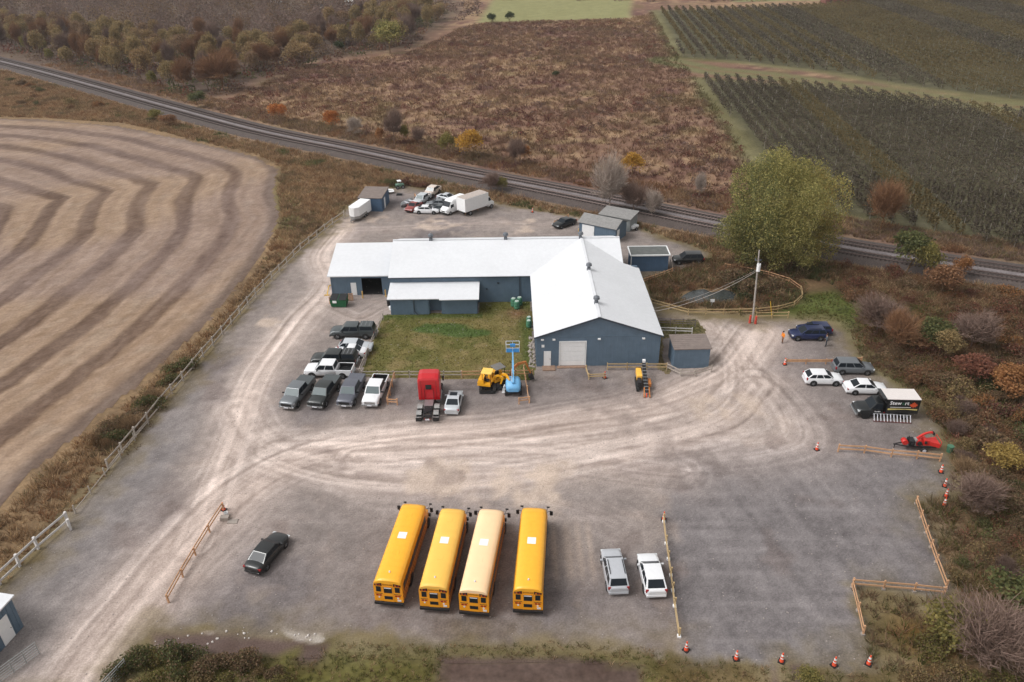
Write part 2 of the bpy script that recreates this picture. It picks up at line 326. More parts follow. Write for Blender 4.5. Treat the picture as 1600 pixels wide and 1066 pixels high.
def meadow_col(x, y):
    n0 = fbm(x * .6, y, 40, 3, 61); n1 = fbm(x * .7, y * 1.3, 13, 4, 62); n2 = fbm(x, y * 1.4, 3.5, 3, 63)
    c = mix(np.broadcast_to(C(122, 94, 78), x.shape + (3,)), C(104, 75, 68), sstep(.42, .68, n1))
    c = mix(c, C(156, 130, 100), sstep(.48, .66, n0 * .45 + n1 * .2 + n2 * .4) * .85)
    c = mix(c, C(112, 98, 66), sstep(.55, .8, fbm(x, y, 9, 3, 64)) * .5)
    rd, sd_, _ = pdist(x, y, RAILPTS)
    # drier grass on the south side of the line
    c = mix(c, mix(np.broadcast_to(C(142, 118, 90), x.shape + (3,)), C(110, 90, 68), sstep(.4, .65, n2 * .5 + n1 * .5)), sstep(0, 5, np.where(sd_ < 0, rd, -rd)))
    # east slope: dark mixed cover
    e = sstep(38, 52, x + (n1 - .5) * 14) * (y < 140) * sstep(-2, 4, np.where(sd_ < 0, rd, -rd))
    c = mix(c, mix(np.broadcast_to(C(98, 74, 52), x.shape + (3,)), C(70, 60, 40), sstep(.4, .6, n1)), e)
    # wood floor in the north-west
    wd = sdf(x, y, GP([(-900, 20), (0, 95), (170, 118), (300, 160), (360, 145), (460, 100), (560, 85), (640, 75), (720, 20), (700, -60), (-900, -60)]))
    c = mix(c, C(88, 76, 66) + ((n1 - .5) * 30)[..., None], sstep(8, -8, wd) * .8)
    # greener corners
    for pp, col, k in (([(1240, 470), (1300, 455), (1350, 475), (1345, 545), (1300, 505), (1235, 500), (1180, 492)], (86, 92, 48), 1.0), ([(1000, 488), (1000, 512), (1060, 505), (1090, 500), (1100, 522), (1060, 530), (1030, 530)], (84, 90, 46), 1.0),
                       ([(440, 258), (462, 300), (470, 340), (440, 375), (432, 330), (428, 300)], (92, 92, 56), .7),
                       ([(215, 1000), (330, 1010), (500, 1000), (700, 1005), (1060, 1030), (1000, 1140), (150, 1140)], (92, 90, 48), .85), ([(1330, 560), (1380, 600), (1450, 650), (1500, 720), (1490, 640), (1430, 590), (1360, 545)], (92, 86, 50), .7),
                       ([(1060, 1030), (1360, 1052), (1360, 1140), (1000, 1140)], (116, 96, 64), .8),
                       ([(1360, 1050), (1350, 990), (1332, 920), (1480, 930), (1520, 1000), (1480, 1140), (1350, 1140)], (112, 88, 54), .9),
                       ([(1432, 784), (1486, 770), (1510, 900), (1500, 930), (1480, 915)], (116, 88, 72), .9)):
        s = sdf(x, y, GP(pp)); c = mix(c, C(*col) + ((n2 - .5) * 44)[..., None], sstep(1.5, -1.5, s + (n2 - .5) * 3) * k)
    # trodden earth and weeds at the rim of the yard
    sy = sdf(x, y, YARD); c = mix(c, C(108, 98, 72) + ((n2 - .5) * 50)[..., None], sstep(3.5, .5, sy + (n1 - .5) * 4) * .75)
    # turned soil strips by the south edge
    for pp in ([(240, 992), (330, 990), (470, 1004), (430, 1024), (330, 1028), (235, 1016)], [(690, 1030), (880, 1030), (1000, 1045), (1000, 1080), (690, 1080)], [(478, 1010), (510, 1010), (505, 1034), (470, 1032)],
               [(1200, 1040), (1215, 1040), (1220, 1075), (1205, 1075)], [(1235, 1040), (1250, 1040), (1262, 1075), (1245, 1075)]):
        s = sdf(x, y, GP(pp)); c = mix(c, C(92, 76, 72) + ((n2 - .5) * 26)[..., None], sstep(.6, -.4, s + (n2 - .5) * 1.4) * .92)
    for pp in ([(215, 1004), (250, 996), (300, 998), (285, 1020), (235, 1026)], [(300, 975), (345, 985), (330, 996), (290, 990)], [(440, 985), (500, 990), (500, 1000), (450, 998)]):
        s = sdf(x, y, GP(pp)); c = mix(c, C(190, 182, 176), sstep(.3, -.3, s + (n2 - .4) * 3.2) * .8)
    # ochre pasture and pale strips far out
    c = mix(c, C(134, 131, 90), sstep(3, -3, sdf(x, y, GREENF))); c = mix(c, C(118, 124, 84), sstep(3, -3, sdf(x, y, GREENF2)))
    c = mix(c, C(128, 104, 82), sstep(500, 560, y) * .7)
    # orchard ground with green aisles
    for A_ in (ORCH_A, ORCH_B):
        s = sdf(x, y, A_); c = mix(c, C(106, 102, 70) + ((n1 - .5) * 40)[..., None], sstep(7, 1, s + (n2 - .5) * 3) * .9); c = mix(c, C(86, 82, 62) + ((n2 - .5) * 30)[..., None], sstep(1, -4, s))
    dd, _, _ = pdist(x, y, GP([(1040, 95), (1110, 110), (1200, 118), (1320, 135), (1450, 152), (1600, 168), (1900, 200)])); c = mix(c, C(108, 104, 72), sstep(9, 5, dd)); c = mix(c, C(118, 88, 68), np.exp(-(dd / 1.0) ** 2) * .8)
    # cinder shoulders of the line
    c = mix(c, C(122, 104, 92), np.exp(-((rd - 6) / 2.2) ** 2) * .5)
    return c + ((n2 - .5) * 20)[..., None]

def attr_mat(name, rough=0.95, fine=0.22, fscale=3.0, bump=0.3, bscale=8.0, coarse=0.1):
    return mat(name, (0, 0, 0), rough=rough, attr='Col', var=coarse, vscale=0.35, fine=fine, fscale=fscale, bump=bump, bscale=bscale, spec=0.15)
def sheet(name, xs, ys, colf, material, z=0.0, mask=None, zf=None, kind='structure', parent=None):
    X, Y = np.meshgrid(xs, ys); ny, nx = X.shape
    col = lin(np.clip(colf(X, Y), 5, 250))
    Z = np.full(X.shape, z) if zf is None else zf(X, Y)
    idx = np.arange(nx * ny).reshape(ny, nx)
    F = np.stack([idx[:-1, :-1], idx[:-1, 1:], idx[1:, 1:], idx[1:, :-1]], -1).reshape(-1, 4)
    V = np.stack([X.ravel(), Y.ravel(), Z.ravel()], 1); Cc = col.reshape(-1, 3)
    if mask is not None:
        M = mask(X, Y).ravel(); F = F[M[F].all(1)]
        used = np.zeros(len(V), bool); used[F.ravel()] = True; re = np.cumsum(used) - 1; F = re[F]; V = V[used]; Cc = Cc[used]
    o = mobj(name, bmesh_from_np(name, V, F, material, Cc)); o['kind'] = kind; return o
def graded(a, b, f):
    out = [a]
    while out[-1] < b: out.append(out[-1] + f(out[-1]))
    return np.array(out)
def bumps(x, y): return (fbm(x, y, 4, 3, 91) - .5) * .5
gm = attr_mat('ground_cover_earth', fine=.28, fscale=2.0, bump=.5, bscale=3)
sheet('ground', graded(-900, 900, lambda q: 0.8 if -75 < q < 85 else 3.0), graded(20, 1500, lambda q: 0.8 if q < 140 else (1.8 if q < 330 else (4 if q < 620 else 40))), meadow_col, gm, z=-0.03)
g_gravel = attr_mat('gravel', fine=.24, fscale=7, bump=.35, bscale=9)
edge = lambda x, y: (fbm(x, y, 2.2, 3, 95) - .5) * 2.2
sheet('gravel_yard', np.arange(-62, 66, .22), np.arange(33, 158, .22), yard_col, g_gravel, z=0.0, mask=lambda x, y: (sdf(x, y, YARD) < 2.2) & (sdf(x, y, STRIP) + edge(x, y) * .3 > 0) & (sdf(x, y, LAWN) + edge(x, y) * .3 > -.2))
sheet('lawn', np.arange(-24, 5, .3), np.arange(76, 102, .3), lawn_col, attr_mat('lawn_turf', fine=.3, fscale=6), z=-0.012, mask=lambda x, y: sdf(x, y, LAWN) < 0.9)
sheet('stubble_field', graded(-420, -30, lambda q: .55 if q > -150 else 2.0), graded(34, 226, lambda q: .55 if q < 150 else 1.0), field_col, attr_mat('stubble', fine=.16, fscale=3.0, bump=.4, bscale=5), z=-0.01, mask=lambda x, y: sdf(x, y, FIELD) + edge(x, y) * .5 < 0)
# pond with still dark water
pm = mat('pond_water', L(58, 62, 62), rough=.12, var=.3, vscale=.8, spec=.6)
mp = MB(); pts = smooth_path(POND + POND[:1], 3)[:-1]; mp.add([(p[0], p[1], 0.02) for p in pts], [tuple(range(len(pts)))]); mp.build('pond_water', pm)['kind'] = 'structure'
# ------------------------------------------------------------------ railway
def offset_path(pts, off):
    P = np.array(pts); T = np.gradient(P, axis=0); T /= np.linalg.norm(T, axis=1)[:, None]; N = np.stack([-T[:, 1], T[:, 0]], 1); return P + N * off
RP = np.array(smooth_path(RAILPTS[::2], 8))
def strip(name, offs, zs, material, parent=None, kind=None, colf=None):
    rings = [offset_path(RP, o) for o in offs]
    V = np.concatenate([np.c_[r, np.full(len(r), z)] for r, z in zip(rings, zs)]); n = len(RP); F = []
    for k in range(len(offs) - 1):
        a = np.arange(n - 1) + k * n; F.append(np.stack([a, a + 1, a + 1 + n, a + n], 1))
    o = mobj(name, bmesh_from_np(name, V, np.concatenate(F), material), parent)
    if kind: o['kind'] = kind
    return o
m_bal = mat('ballast_stone', L(118, 110, 110), .95, var=.25, vscale=.6, fine=.35, fscale=5, bump=.6, bscale=6)
m_bal2 = mat('ballast_oiled', L(80, 70, 66), .95, var=.2, vscale=.8, fine=.35, fscale=5, bump=.6, bscale=6)
m_tie = mat('sleeper_wood', L(60, 50, 46), .9, var=.25, vscale=2)
m_rail = mat('rail_steel', L(92, 78, 74), .45, .6, var=.1)
strip('railway_bed', [-5.6, -4.0, 4.0, 5.6], [-0.03, .42, .42, -.03], m_bal2, kind='structure'); strip('railway_bed', [-.6, .6], [.424, .424], m_bal, kind='structure')
# running tops of oiled stone under each track
for k, c in enumerate((-2.05, 2.05)):
    t = empty('railway_track', (0, 0, 0), 0, ['southern railway track on wooden sleepers, nearer the gravel yard', 'northern railway track on wooden sleepers, nearer the brown meadow'][k], 'railway track', 'railway tracks')
    strip('track_ballast', [c - 1.45, c + 1.45], [.428, .428], m_bal2, t)
    for s in (-.7175, .7175):
        strip('rail', [c + s - .06, c + s - .05, c + s + .05, c + s + .06], [.5, .66, .66, .5], m_rail, t)
    P = offset_path(RP, c); seg = np.linalg.norm(np.diff(P, axis=0), axis=1); acc = np.r_[0, np.cumsum(seg)]
    ss = np.arange(0, acc[-1], .62); X = np.interp(ss, acc, P[:, 0]); Y = np.interp(ss, acc, P[:, 1])
    T = np.stack([np.gradient(X), np.gradient(Y)], 1); T /= np.linalg.norm(T, axis=1)[:, None]; N = np.stack([-T[:, 1], T[:, 0]], 1)
    cen = np.stack([X, Y], 1)
    near = (np.abs(X) < 75) & (Y < 190)
    def box_arr(cn, t_, n_, hz0=.40, hz1=.53):
        v = []
        for a, b, z in [(-1, -1, 0), (1, -1, 0), (1, 1, 0), (-1, 1, 0), (-1, -1, 1), (1, -1, 1), (1, 1, 1), (-1, 1, 1)]:
            q = cn + t_ * (a * .12) + n_ * (b * 1.28); v.append(np.c_[q, np.full(len(q), hz1 if z else hz0)])
        V = np.stack(v, 1).reshape(-1, 3); base = np.arange(len(cn))[:, None, None] * 8
        F = (np.array([(4, 5, 6, 7), (0, 1, 5, 4), (1, 2, 6, 5), (2, 3, 7, 6), (3, 0, 4, 7)])[None] + base).reshape(-1, 4); return V, F
    V, F = box_arr(cen, T, N); o = mobj('sleeper', bmesh_from_np('sleeper', V, F, m_tie), t); o['kind'] = 'stuff'
# ------------------------------------------------------------------ vegetation
m_leaf = mat('leaves', (0, 0, 0), rough=.75, attr='Col', var=0, spec=.15)
_n = m_leaf.node_tree; _b = _n.nodes['Principled BSDF']; _t = _n.nodes.new('ShaderNodeBsdfTranslucent'); _x = _n.nodes.new('ShaderNodeMixShader'); _x.inputs[0].default_value = .38
_n.links.new(_b.inputs['Base Color'].links[0].from_socket, _t.inputs['Color']); _n.links.new(_b.outputs[0], _x.inputs[1]); _n.links.new(_t.outputs[0], _x.inputs[2]); _n.links.new(_x.outputs[0], _n.nodes['Material Output'].inputs['Surface'])
m_twig = mat('twigs', (0, 0, 0), rough=.9, attr='Col', var=0, spec=.1)
m_bark = mat('bark', L(92, 78, 68), .95, var=.25, vscale=2, bump=.4)
rs = np.random.RandomState(5)
PAL = {
 'willow': [(142, 134, 82), (154, 144, 90), (126, 122, 74), (164, 154, 98), (112, 112, 68)],
 'olive': [(134, 116, 82), (144, 124, 88), (120, 106, 74), (152, 130, 92)],
 'tan': [(140, 116, 84), (126, 104, 78), (152, 130, 92)],
 'brown': [(130, 106, 82), (118, 96, 76), (140, 116, 90)],
 'green': [(88, 92, 60), (98, 100, 64), (80, 84, 54), (106, 104, 66)],
 'yellowgreen': [(122, 114, 68), (110, 106, 64), (134, 122, 72)],
 'yellow': [(152, 130, 74), (140, 118, 68), (160, 138, 82)],
 'orange': [(150, 108, 72), (138, 98, 66), (158, 116, 76)],
 'red': [(122, 82, 66), (112, 72, 60), (130, 88, 70), (108, 76, 62)],
 'rust': [(130, 96, 72), (118, 88, 66), (140, 106, 78)],
 'mauve': [(122, 102, 92), (132, 110, 100), (110, 92, 82)],
 'grey': [(160, 146, 136), (146, 132, 124), (172, 158, 146)],
 'straw': [(158, 132, 102), (144, 118, 90), (170, 144, 112), (128, 104, 80)],
 'weed': [(124, 102, 80), (136, 112, 88), (110, 90, 72), (106, 100, 70)],
 'crimson': [(118, 78, 68), (108, 72, 64), (128, 86, 72), (112, 82, 70)],
 'darkgreen': [(66, 74, 48), (76, 82, 52), (60, 66, 44)],
 'orchard': [(98, 88, 76), (88, 82, 68), (106, 96, 78), (96, 86, 78)],
 'orchard_warm': [(110, 97, 68), (102, 90, 64), (116, 100, 68)],
  'gold': [(176, 136, 62), (160, 122, 56), (186, 148, 70)],
 'vivid_orange': [(166, 106, 62), (152, 96, 56), (174, 118, 68)],
 'lawn': [(96, 94, 52), (84, 88, 46), (116, 104, 66)],
}
def pal(name, n, jit=.12):
    P = lin(np.array(PAL[name])); c = P[rs.randint(0, len(P), n)] * (1 + (rs.rand(n, 1) - .5) * 2 * jit); return np.clip(c, 0, 1)
def quads(cen, size, cols, flat=0.0, aspect=1.0):
    n = len(cen); a = rs.randn(n, 3); a /= np.linalg.norm(a, axis=1)[:, None]; b = rs.randn(n, 3); b[:, 2] *= 1 - flat
    b -= (b * a).sum(1)[:, None] * a; b /= np.linalg.norm(b, axis=1)[:, None] + 1e-9
    s = np.asarray(size).reshape(-1, 1) * (0.6 + .8 * rs.rand(n, 1)) * .5
    V = np.stack([cen - a * s * aspect - b * s * .6, cen + a * s * aspect - b * s * .4, cen + a * s * aspect * .6 + b * s, cen - a * s * aspect * .8 + b * s * .8], 1).reshape(-1, 3)
    return V, np.arange(4 * n).reshape(n, 4), np.repeat(cols, 4, 0)
def lobes(n, k, rx, ry, rz, seed, lobe=.42, zc=0, droop=0.0, fill=.25):
    """leaf centres on the skins of k lobes packed in an ellipsoid"""
    r = np.random.RandomState(seed); d = r.randn(k, 3); d /= np.linalg.norm(d, axis=1)[:, None]; d[:, 2] = np.abs(d[:, 2]) * 1.1 - .35
    lc = d * np.array([rx, ry, rz]) * (.35 + .38 * r.rand(k, 1)); lr = (lobe * (.65 + .7 * r.rand(k)))
    w = lr ** 2; pick = r.choice(k, n, p=w / w.sum()); q = r.randn(n, 3); q /= np.linalg.norm(q, axis=1)[:, None]; q[:, 2] = np.where(r.rand(n) < .6, np.abs(q[:, 2]), q[:, 2])
    rad = lr[pick][:, None] * (1 - fill * r.rand(n, 1) ** 2 + .22 * (r.rand(n, 1) ** 3)) * np.array([rx, ry, rz])
    P = lc[pick] + q * rad; P[:, 2] += zc
    if droop: P[:, 2] -= droop * (np.hypot(P[:, 0] / rx, P[:, 1] / ry) ** 2) * rz * .4
    return P, pick
def crown_mesh(name, palette, n, k, rx, ry, rz, zc, leaf, seed, lobe=.42, droop=0, tint=.18, fill=.25):
    P, pick = lobes(n, k, rx, ry, rz, seed, lobe, zc, droop, fill); P = P[P[:, 2] > .12]; pick = pick[:len(P)]
    c = np.clip(pal(palette, len(P)) * 1.18, 0, 1); lt = 1 + (np.random.RandomState(seed).rand(k) - .5) * 2 * tint; c = c * lt[pick][:, None]
    V, F, Cc = quads(P, leaf, c); return bmesh_from_np(name, V, F, m_leaf, Cc)
def branches(seed, h, spread, levels=4, kids=4, r0=.18, trunk=.3, up=.5, nseg=2):
    r = random.Random(seed); out = []
    def grow(p, d, ln, rad, lv):
        q = p
        for _ in range(nseg):
            d = (d + Vector((r.uniform(-1, 1), r.uniform(-1, 1), r.uniform(-.3, .6))) * .16).normalized(); e = q + d * ln / nseg
            out.append((q, e, rad, rad * .78)); q = e; rad *= .78
        if lv == 0: return
        for k in range(kids):
            a = r.uniform(0, 6.28); t = r.uniform(.35, 1.0)
            b = p.lerp(q, t); nd = (d * up + Vector((math.cos(a), math.sin(a), r.uniform(-.1, .55))) * spread).normalized()
            grow(b, nd, ln * r.uniform(.55, .8), rad * .62, lv - 1)
    grow(Vector((0, 0, 0)), Vector((0, 0, 1)), h * trunk, r0, levels); return out
def sticks_mesh(name, segs, cols, minr=.012, material=None):
    V = []; Cc = []; F = []; A = np.array([[*a] for a, b, r1, r2 in segs]); B = np.array([[*b] for a, b, r1, r2 in segs])
    r1 = np.maximum(np.array([s[2] for s in segs]), minr)[:, None]; r2 = np.maximum(np.array([s[3] for s in segs]), minr)[:, None]
    d = B - A; d /= np.linalg.norm(d, axis=1)[:, None] + 1e-9; ref = np.where(np.abs(d[:, 2:3]) < .9, [[0, 0, 1.]], [[1., 0, 0]])
    x = np.cross(d, ref); x /= np.linalg.norm(x, axis=1)[:, None]; y = np.cross(d, x); vs = []
    for k in range(3):
        t = 2.094 * k; o = x * math.cos(t) + y * math.sin(t); vs += [A + o * r1, B + o * r2]
    V = np.stack(vs, 1).reshape(-1, 3); base = np.arange(len(segs))[:, None, None] * 6
    F = (np.array([(0, 2, 3, 1), (2, 4, 5, 3), (4, 0, 1, 5)])[None] + base).reshape(-1, 4)
    return bmesh_from_np(name, V, F, material or m_twig, np.repeat(cols, 6, 0))
def trunk_mesh(name, h, r, seed, lean=.1, forks=3):
    b = MB(); rr = random.Random(seed); top = Vector((rr.uniform(-lean, lean) * h, rr.uniform(-lean, lean) * h, h)); mid = top * .5 + Vector((rr.uniform(-.1, .1), rr.uniform(-.1, .1), 0))
    b.cyl((0, 0, -.2), mid, r, r * .8, 8, caps=False); b.cyl(mid, top, r * .8, r * .5, 8)
    for k in range(forks):
        a = rr.uniform(0, 6.28); b.cyl(mid.lerp(top, .3 + .2 * k), mid.lerp(top, .3 + .2 * k) + Vector((math.cos(a), math.sin(a), 1.1)) * h * .45, r * .45, r * .15, 6)
    return b.mesh(name, m_bark)

def bare_crown(segs, kind, sd):
    pl = {'bare_rust': 'rust'}.get(kind, kind); r = np.random.RandomState(sd)
    a = sticks_mesh('crown', segs, pal(pl, len(segs), .2), .0025)
    # fine outer twigs
    P, pk = lobes(3000, 16, .42, .42, .44, sd, .4, .54, fill=.9); P = P[P[:, 2] > .08]; n = len(P)
    d = P - np.array([0, 0, .2]); d /= np.linalg.norm(d, axis=1)[:, None]; d += r.randn(n, 3) * .35; s = np.cross(d, r.randn(n, 3)); s /= np.linalg.norm(s, axis=1)[:, None]
    P[:, :2] *= (.4 + .75 * P[:, 2:3]); ln = .05 + .05 * r.rand(n, 1); w = .0022; V = np.stack([P - d * ln - s * w, P - d * ln + s * w, P + d * ln + s * w * .5, P + d * ln - s * w * .5], 1).reshape(-1, 3)
    v0 = np.empty(len(a.vertices) * 3, np.float32); a.vertices.foreach_get('co', v0); v0 = v0.reshape(-1, 3)
    f0 = np.empty(len(a.polygons) * 4, np.int32); a.polygons.foreach_get('vertices', f0); c0 = np.empty(len(v0) * 4, np.float32); a.attributes['Col'].data.foreach_get('color', c0)
    V = np.r_[v0, V]; F = np.r_[f0.reshape(-1, 4), np.arange(4 * n).reshape(n, 4) + len(v0)]; C_ = np.r_[c0.reshape(-1, 4)[:, :3], np.repeat(pal(pl, n, .2) * 1.1, 4, 0)]
    return bmesh_from_np('crown', V, F, m_twig, np.clip(C_, 0, 1))
TREE_SRC = {}
def tree_src(kind, var):
    key = (kind, var)
    if key in TREE_SRC: return TREE_SRC[key]
    sd = hash((kind, var)) % 1000 if False else (sum(map(ord, kind)) * 7 + var * 131) % 9973
    bare = kind in ('mauve', 'grey', 'bare_rust')
    if bare:
        segs = branches(sd, 1.0, .8, 5, 4, .014, .33, .55, 2); cols = pal({'bare_rust': 'rust'}.get(kind, kind), len(segs), .2)
        cr = bare_crown(segs, kind, sd)
        if kind == 'bare_rust': pass
        TREE_SRC[key] = (cr, None)
    else:
        cr = crown_mesh('crown', kind, 2800, 24, .44, .44, .46, .52, .034, sd, .33, fill=.8, tint=.16)
        segs = branches(sd, 1.0, .7, 2, 4, .03, .42, .6, 2); tr = sticks_mesh('trunk', segs, pal('brown', len(segs)), .006)
        TREE_SRC[key] = (cr, tr)
    return TREE_SRC[key]
def tree(name, u, v, kind, wid, h, label, cat='tree', group=None, var=0, xy=None, rz=None):
    """unit-tall source scaled to height h, crown wid metres across"""
    x, y = xy if xy else G(u, v); cr, tr = tree_src(kind, var)
    t = empty(name, (x, y, -.05), rs.rand() * 6.28 if rz is None else rz, label, cat, group)
    a = mobj('crown', cr, t, scale=(wid, wid, h))
    if tr: mobj('trunk', tr, t, scale=(wid * .7, wid * .7, h * .8))
    return t
# ---- low shrubs: leafy mounds / twiggy mounds, unit radius and unit height
SHRUB_SRC = {}
def shrub_src(kind, var):
    key = (kind, var)
    if key in SHRUB_SRC: return SHRUB_SRC[key]
    sd = (sum(map(ord, kind)) * 13 + var * 57) % 9973; r = np.random.RandomState(sd)
    if kind in ('mauve', 'grey', 'straw'):
        n = 420; a = r.rand(n) * 6.28; tl = np.abs(r.randn(n)) * .45; b = r.rand(n, 2) * .5 - .25; ln = .6 + .5 * r.rand(n); segs = []
        for k in range(n):
            p = Vector((b[k, 0], b[k, 1], 0)); d = Vector((math.cos(a[k]) * math.sin(tl[k]), math.sin(a[k]) * math.sin(tl[k]), math.cos(tl[k]))); e = p + d * ln[k]; segs.append((p, e, .012, .004))
            f = p.lerp(e, .6); segs.append((f, f + (d + Vector(r.randn(3) * .5)).normalized() * .35, .007, .003)); f = p.lerp(e, .8); segs.append((f, f + (d + Vector(r.randn(3) * .6)).normalized() * .25, .006, .003))
        me = sticks_mesh('shrub', segs, pal(kind, len(segs), .2), .003)
    else:
        P, pick = lobes(1700, 9, 1.05, .95, .6, sd, .46, .34, fill=.9); P[:, :2] *= (1.15 - .3 * np.clip(P[:, 2:3], 0, 1)); P[:, 2] = np.abs(P[:, 2]); lt = 1 + (r.rand(14) - .5) * .3
        c = pal(kind, len(P), .18) * lt[pick][:, None]; mx_ = r.rand(len(P)) < .3; c[mx_] = pal('weed', mx_.sum(), .2); V, F, Cc = quads(P, .08, c); me = bmesh_from_np('shrub', V, F, m_leaf, Cc)
    SHRUB_SRC[key] = me; return me
def shrub(x, y, kind, r, h, label, group=None, var=0):
    o = mobj('shrub', shrub_src(kind, var), None, (x, y, -.05), (0, 0, rs.rand() * 6.28), (r * (.8 + .5 * rs.rand()), r * (.7 + .5 * rs.rand()), h))
    tag(o, label, 'shrub', group); return o
# ---- masses nobody could count: blades and leaf tufts merged into one object
def blades(name, X, Y, h, cols, nb, width, spread=.5, label=None, z=0.0, parent=None, mat_=None):
    n = len(X); N = n * nb; h = np.broadcast_to(h, (n,)); x = np.repeat(X, nb); y = np.repeat(Y, nb); hh = np.repeat(h, nb) * (.55 + .7 * rs.rand(N))
    a = rs.rand(N) * 6.28; off = np.sqrt(rs.rand(N)) * np.repeat(h, nb) * spread * .5; bx = x + np.cos(a) * off; by = y + np.sin(a) * off
    ln = hh * spread * (.3 + rs.rand(N)); tx = bx + np.cos(a) * ln; ty = by + np.sin(a) * ln
    w = width * (.6 + .8 * rs.rand(N)); b2 = rs.rand(N) * 6.28; wx = np.cos(b2) * w / 2; wy = np.sin(b2) * w / 2
    zb = np.full(N, z - .03)
    V = np.stack([np.c_[bx - wx, by - wy, zb], np.c_[bx + wx, by + wy, zb], np.c_[tx + wx * .3, ty + wy * .3, z + hh * .95], np.c_[tx - wx * .3, ty - wy * .3, z + hh]], 1).reshape(-1, 3)
    cc = np.repeat(cols, nb, 0) * (1 + (rs.rand(N, 1) - .5) * .4)
    o = mobj(name, bmesh_from_np(name, V, np.arange(4 * N).reshape(N, 4), mat_ or m_leaf, np.repeat(np.clip(cc, 0, 1), 4, 0)), parent); o['kind'] = 'stuff'
    if label: o['label'] = label
    return o
def mounds(name, X, Y, r, h, cols, nq, leaf, label=None, z=0.0):
    n = len(X); N = n * nq; q = rs.randn(N, 3); q /= np.linalg.norm(q, axis=1)[:, None]; q[:, 2] = np.abs(q[:, 2]); q *= (.55 + .5 * rs.rand(N, 1))
    P = np.stack([np.repeat(X, nq) + q[:, 0] * np.repeat(r, nq), np.repeat(Y, nq) + q[:, 1] * np.repeat(r, nq), z + q[:, 2] * np.repeat(h, nq)], 1)
    c = np.repeat(cols, nq, 0) * (1 + (rs.rand(N, 1) - .5) * .45); V, F, Cc = quads(P, np.repeat(leaf * np.ones(n), nq), np.clip(c, 0, 1))
    o = mobj(name, bmesh_from_np(name, V, F, m_leaf, Cc)); o['kind'] = 'stuff'
    if label: o['label'] = label
    return o
def scatter(poly, dens, n=None, excl=()):
    P = np.array(poly); lo = P.min(0); hi = P.max(0); N = n or int((hi - lo).prod() * dens)
    X = lo[0] + rs.rand(N) * (hi[0] - lo[0]); Y = lo[1] + rs.rand(N) * (hi[1] - lo[1]); k = inpoly(X, Y, poly)
    for e in excl: k &= ~inpoly(X, Y, e)
    return X[k], Y[k]
def clear_of_rail(X, Y, d=5.6):
    r, _, _ = pdist(X, Y, RAILPTS); return r > d
def mixpal(names, X, Y, s=6, seed=0):
    """patchy palette: noise decides which kind grows where"""
    nz = fbm(X, Y, s, 3, seed); q = np.clip(((nz - .28) / .44 + (rs.rand(len(X)) - .5) * .45) * len(names), 0, len(names) - 1).astype(int)
    c = np.zeros((len(X), 3))
    for i, nm in enumerate(names):
        k = q == i; c[k] = pal(nm, k.sum(), .15)
    return c
def groundpick(X, Y, amp=.35, lift=1.12):
    return np.clip(lin(np.clip(meadow_col(X[None], Y[None])[0], 5, 250)) * lift * (1 + (rs.rand(len(X), 1) - .5) * 2 * amp), 0, 1)

# west verge between the stubble field and the yard fence
VERGE = GP([(-60, 872), (40, 764), (140, 678), (240, 594), (330, 512), (398, 428), (428, 372), (441, 335), (434, 300), (440, 264), (405, 240), (300, 216), (190, 192), (60, 184), (-150, 180), (-150, 80), (20, 116), (150, 152), (240, 178), (400, 236), (560, 268), (640, 284), (600, 297), (548, 320), (530, 342), (466, 392), (396, 462), (308, 566), (228, 664), (160, 748), (100, 812), (0, 922), (-60, 980)])
X, Y = scatter(VERGE, 3.8); k = clear_of_rail(X, Y); X = X[k]; Y = Y[k]
blades('tall_grass', X, Y, (.35 + .5 * fbm(X, Y, 4, 2, 3)) * np.where(sdf(X, Y, YARD) < 1.6, .45, 1), mixpal(['weed', 'straw', 'straw', 'straw', 'rust', 'straw'], X, Y, 5, 2) * 1.2, 13, .07, .75, 'tall dry grass between the stubble field and the yard fence')
X, Y = scatter(VERGE, .07); k = clear_of_rail(X, Y, 6.5); X = X[k]; Y = Y[k]
mounds('undergrowth', X, Y, .5 + rs.rand(len(X)), .4 + .6 * rs.rand(len(X)), mixpal(['weed', 'straw', 'rust', 'brown', 'weed'], X, Y, 7, 12), 90, .12, 'low leafy weeds along the field margin')
# south strip and the rough ground below the parking corner
SOUTH = GP([(205, 1003), (235, 1018), (330, 1030), (470, 1028), (520, 1006), (700, 1008), (850, 1004), (1000, 1010), (1060, 1032), (1210, 1042), (1360, 1054), (1360, 1140), (150, 1140)])
X, Y = scatter(SOUTH, 9); soil = [GP(p) for p in ([(240, 992), (330, 990), (470, 1004), (430, 1024), (330, 1028), (235, 1016)], [(690, 1030), (880, 1030), (1000, 1045), (1000, 1080), (690, 1080)], [(1200, 1040), (1215, 1040), (1220, 1075), (1205, 1075)], [(1235, 1040), (1250, 1040), (1262, 1075), (1245, 1075)])]
k = np.ones(len(X), bool)
for s_ in soil: k &= ~inpoly(X, Y, s_)
X = X[k]; Y = Y[k]
blades('rough_grass', X, Y, .12 + .14 * rs.rand(len(X)), mixpal(['lawn', 'weed', 'lawn', 'straw', 'lawn'], X, Y, 2.5, 5), 9, .035, 1.0, 'rough grass along the southern edge')
SE = GP([(1364, 1050), (1352, 990), (1335, 922), (1478, 938), (1486, 920), (1436, 790), (1488, 774), (1486, 715), (1468, 665), (1432, 618), (1376, 584), (1340, 552), (1330, 518), (1360, 470), (1300, 440), (1310, 404), (1400, 424), (1500, 438), (1700, 470), (1900, 560), (1900, 1160), (1364, 1160)])
X, Y = scatter(SE, 3.2); k = clear_of_rail(X, Y, 6.3); X = X[k]; Y = Y[k]
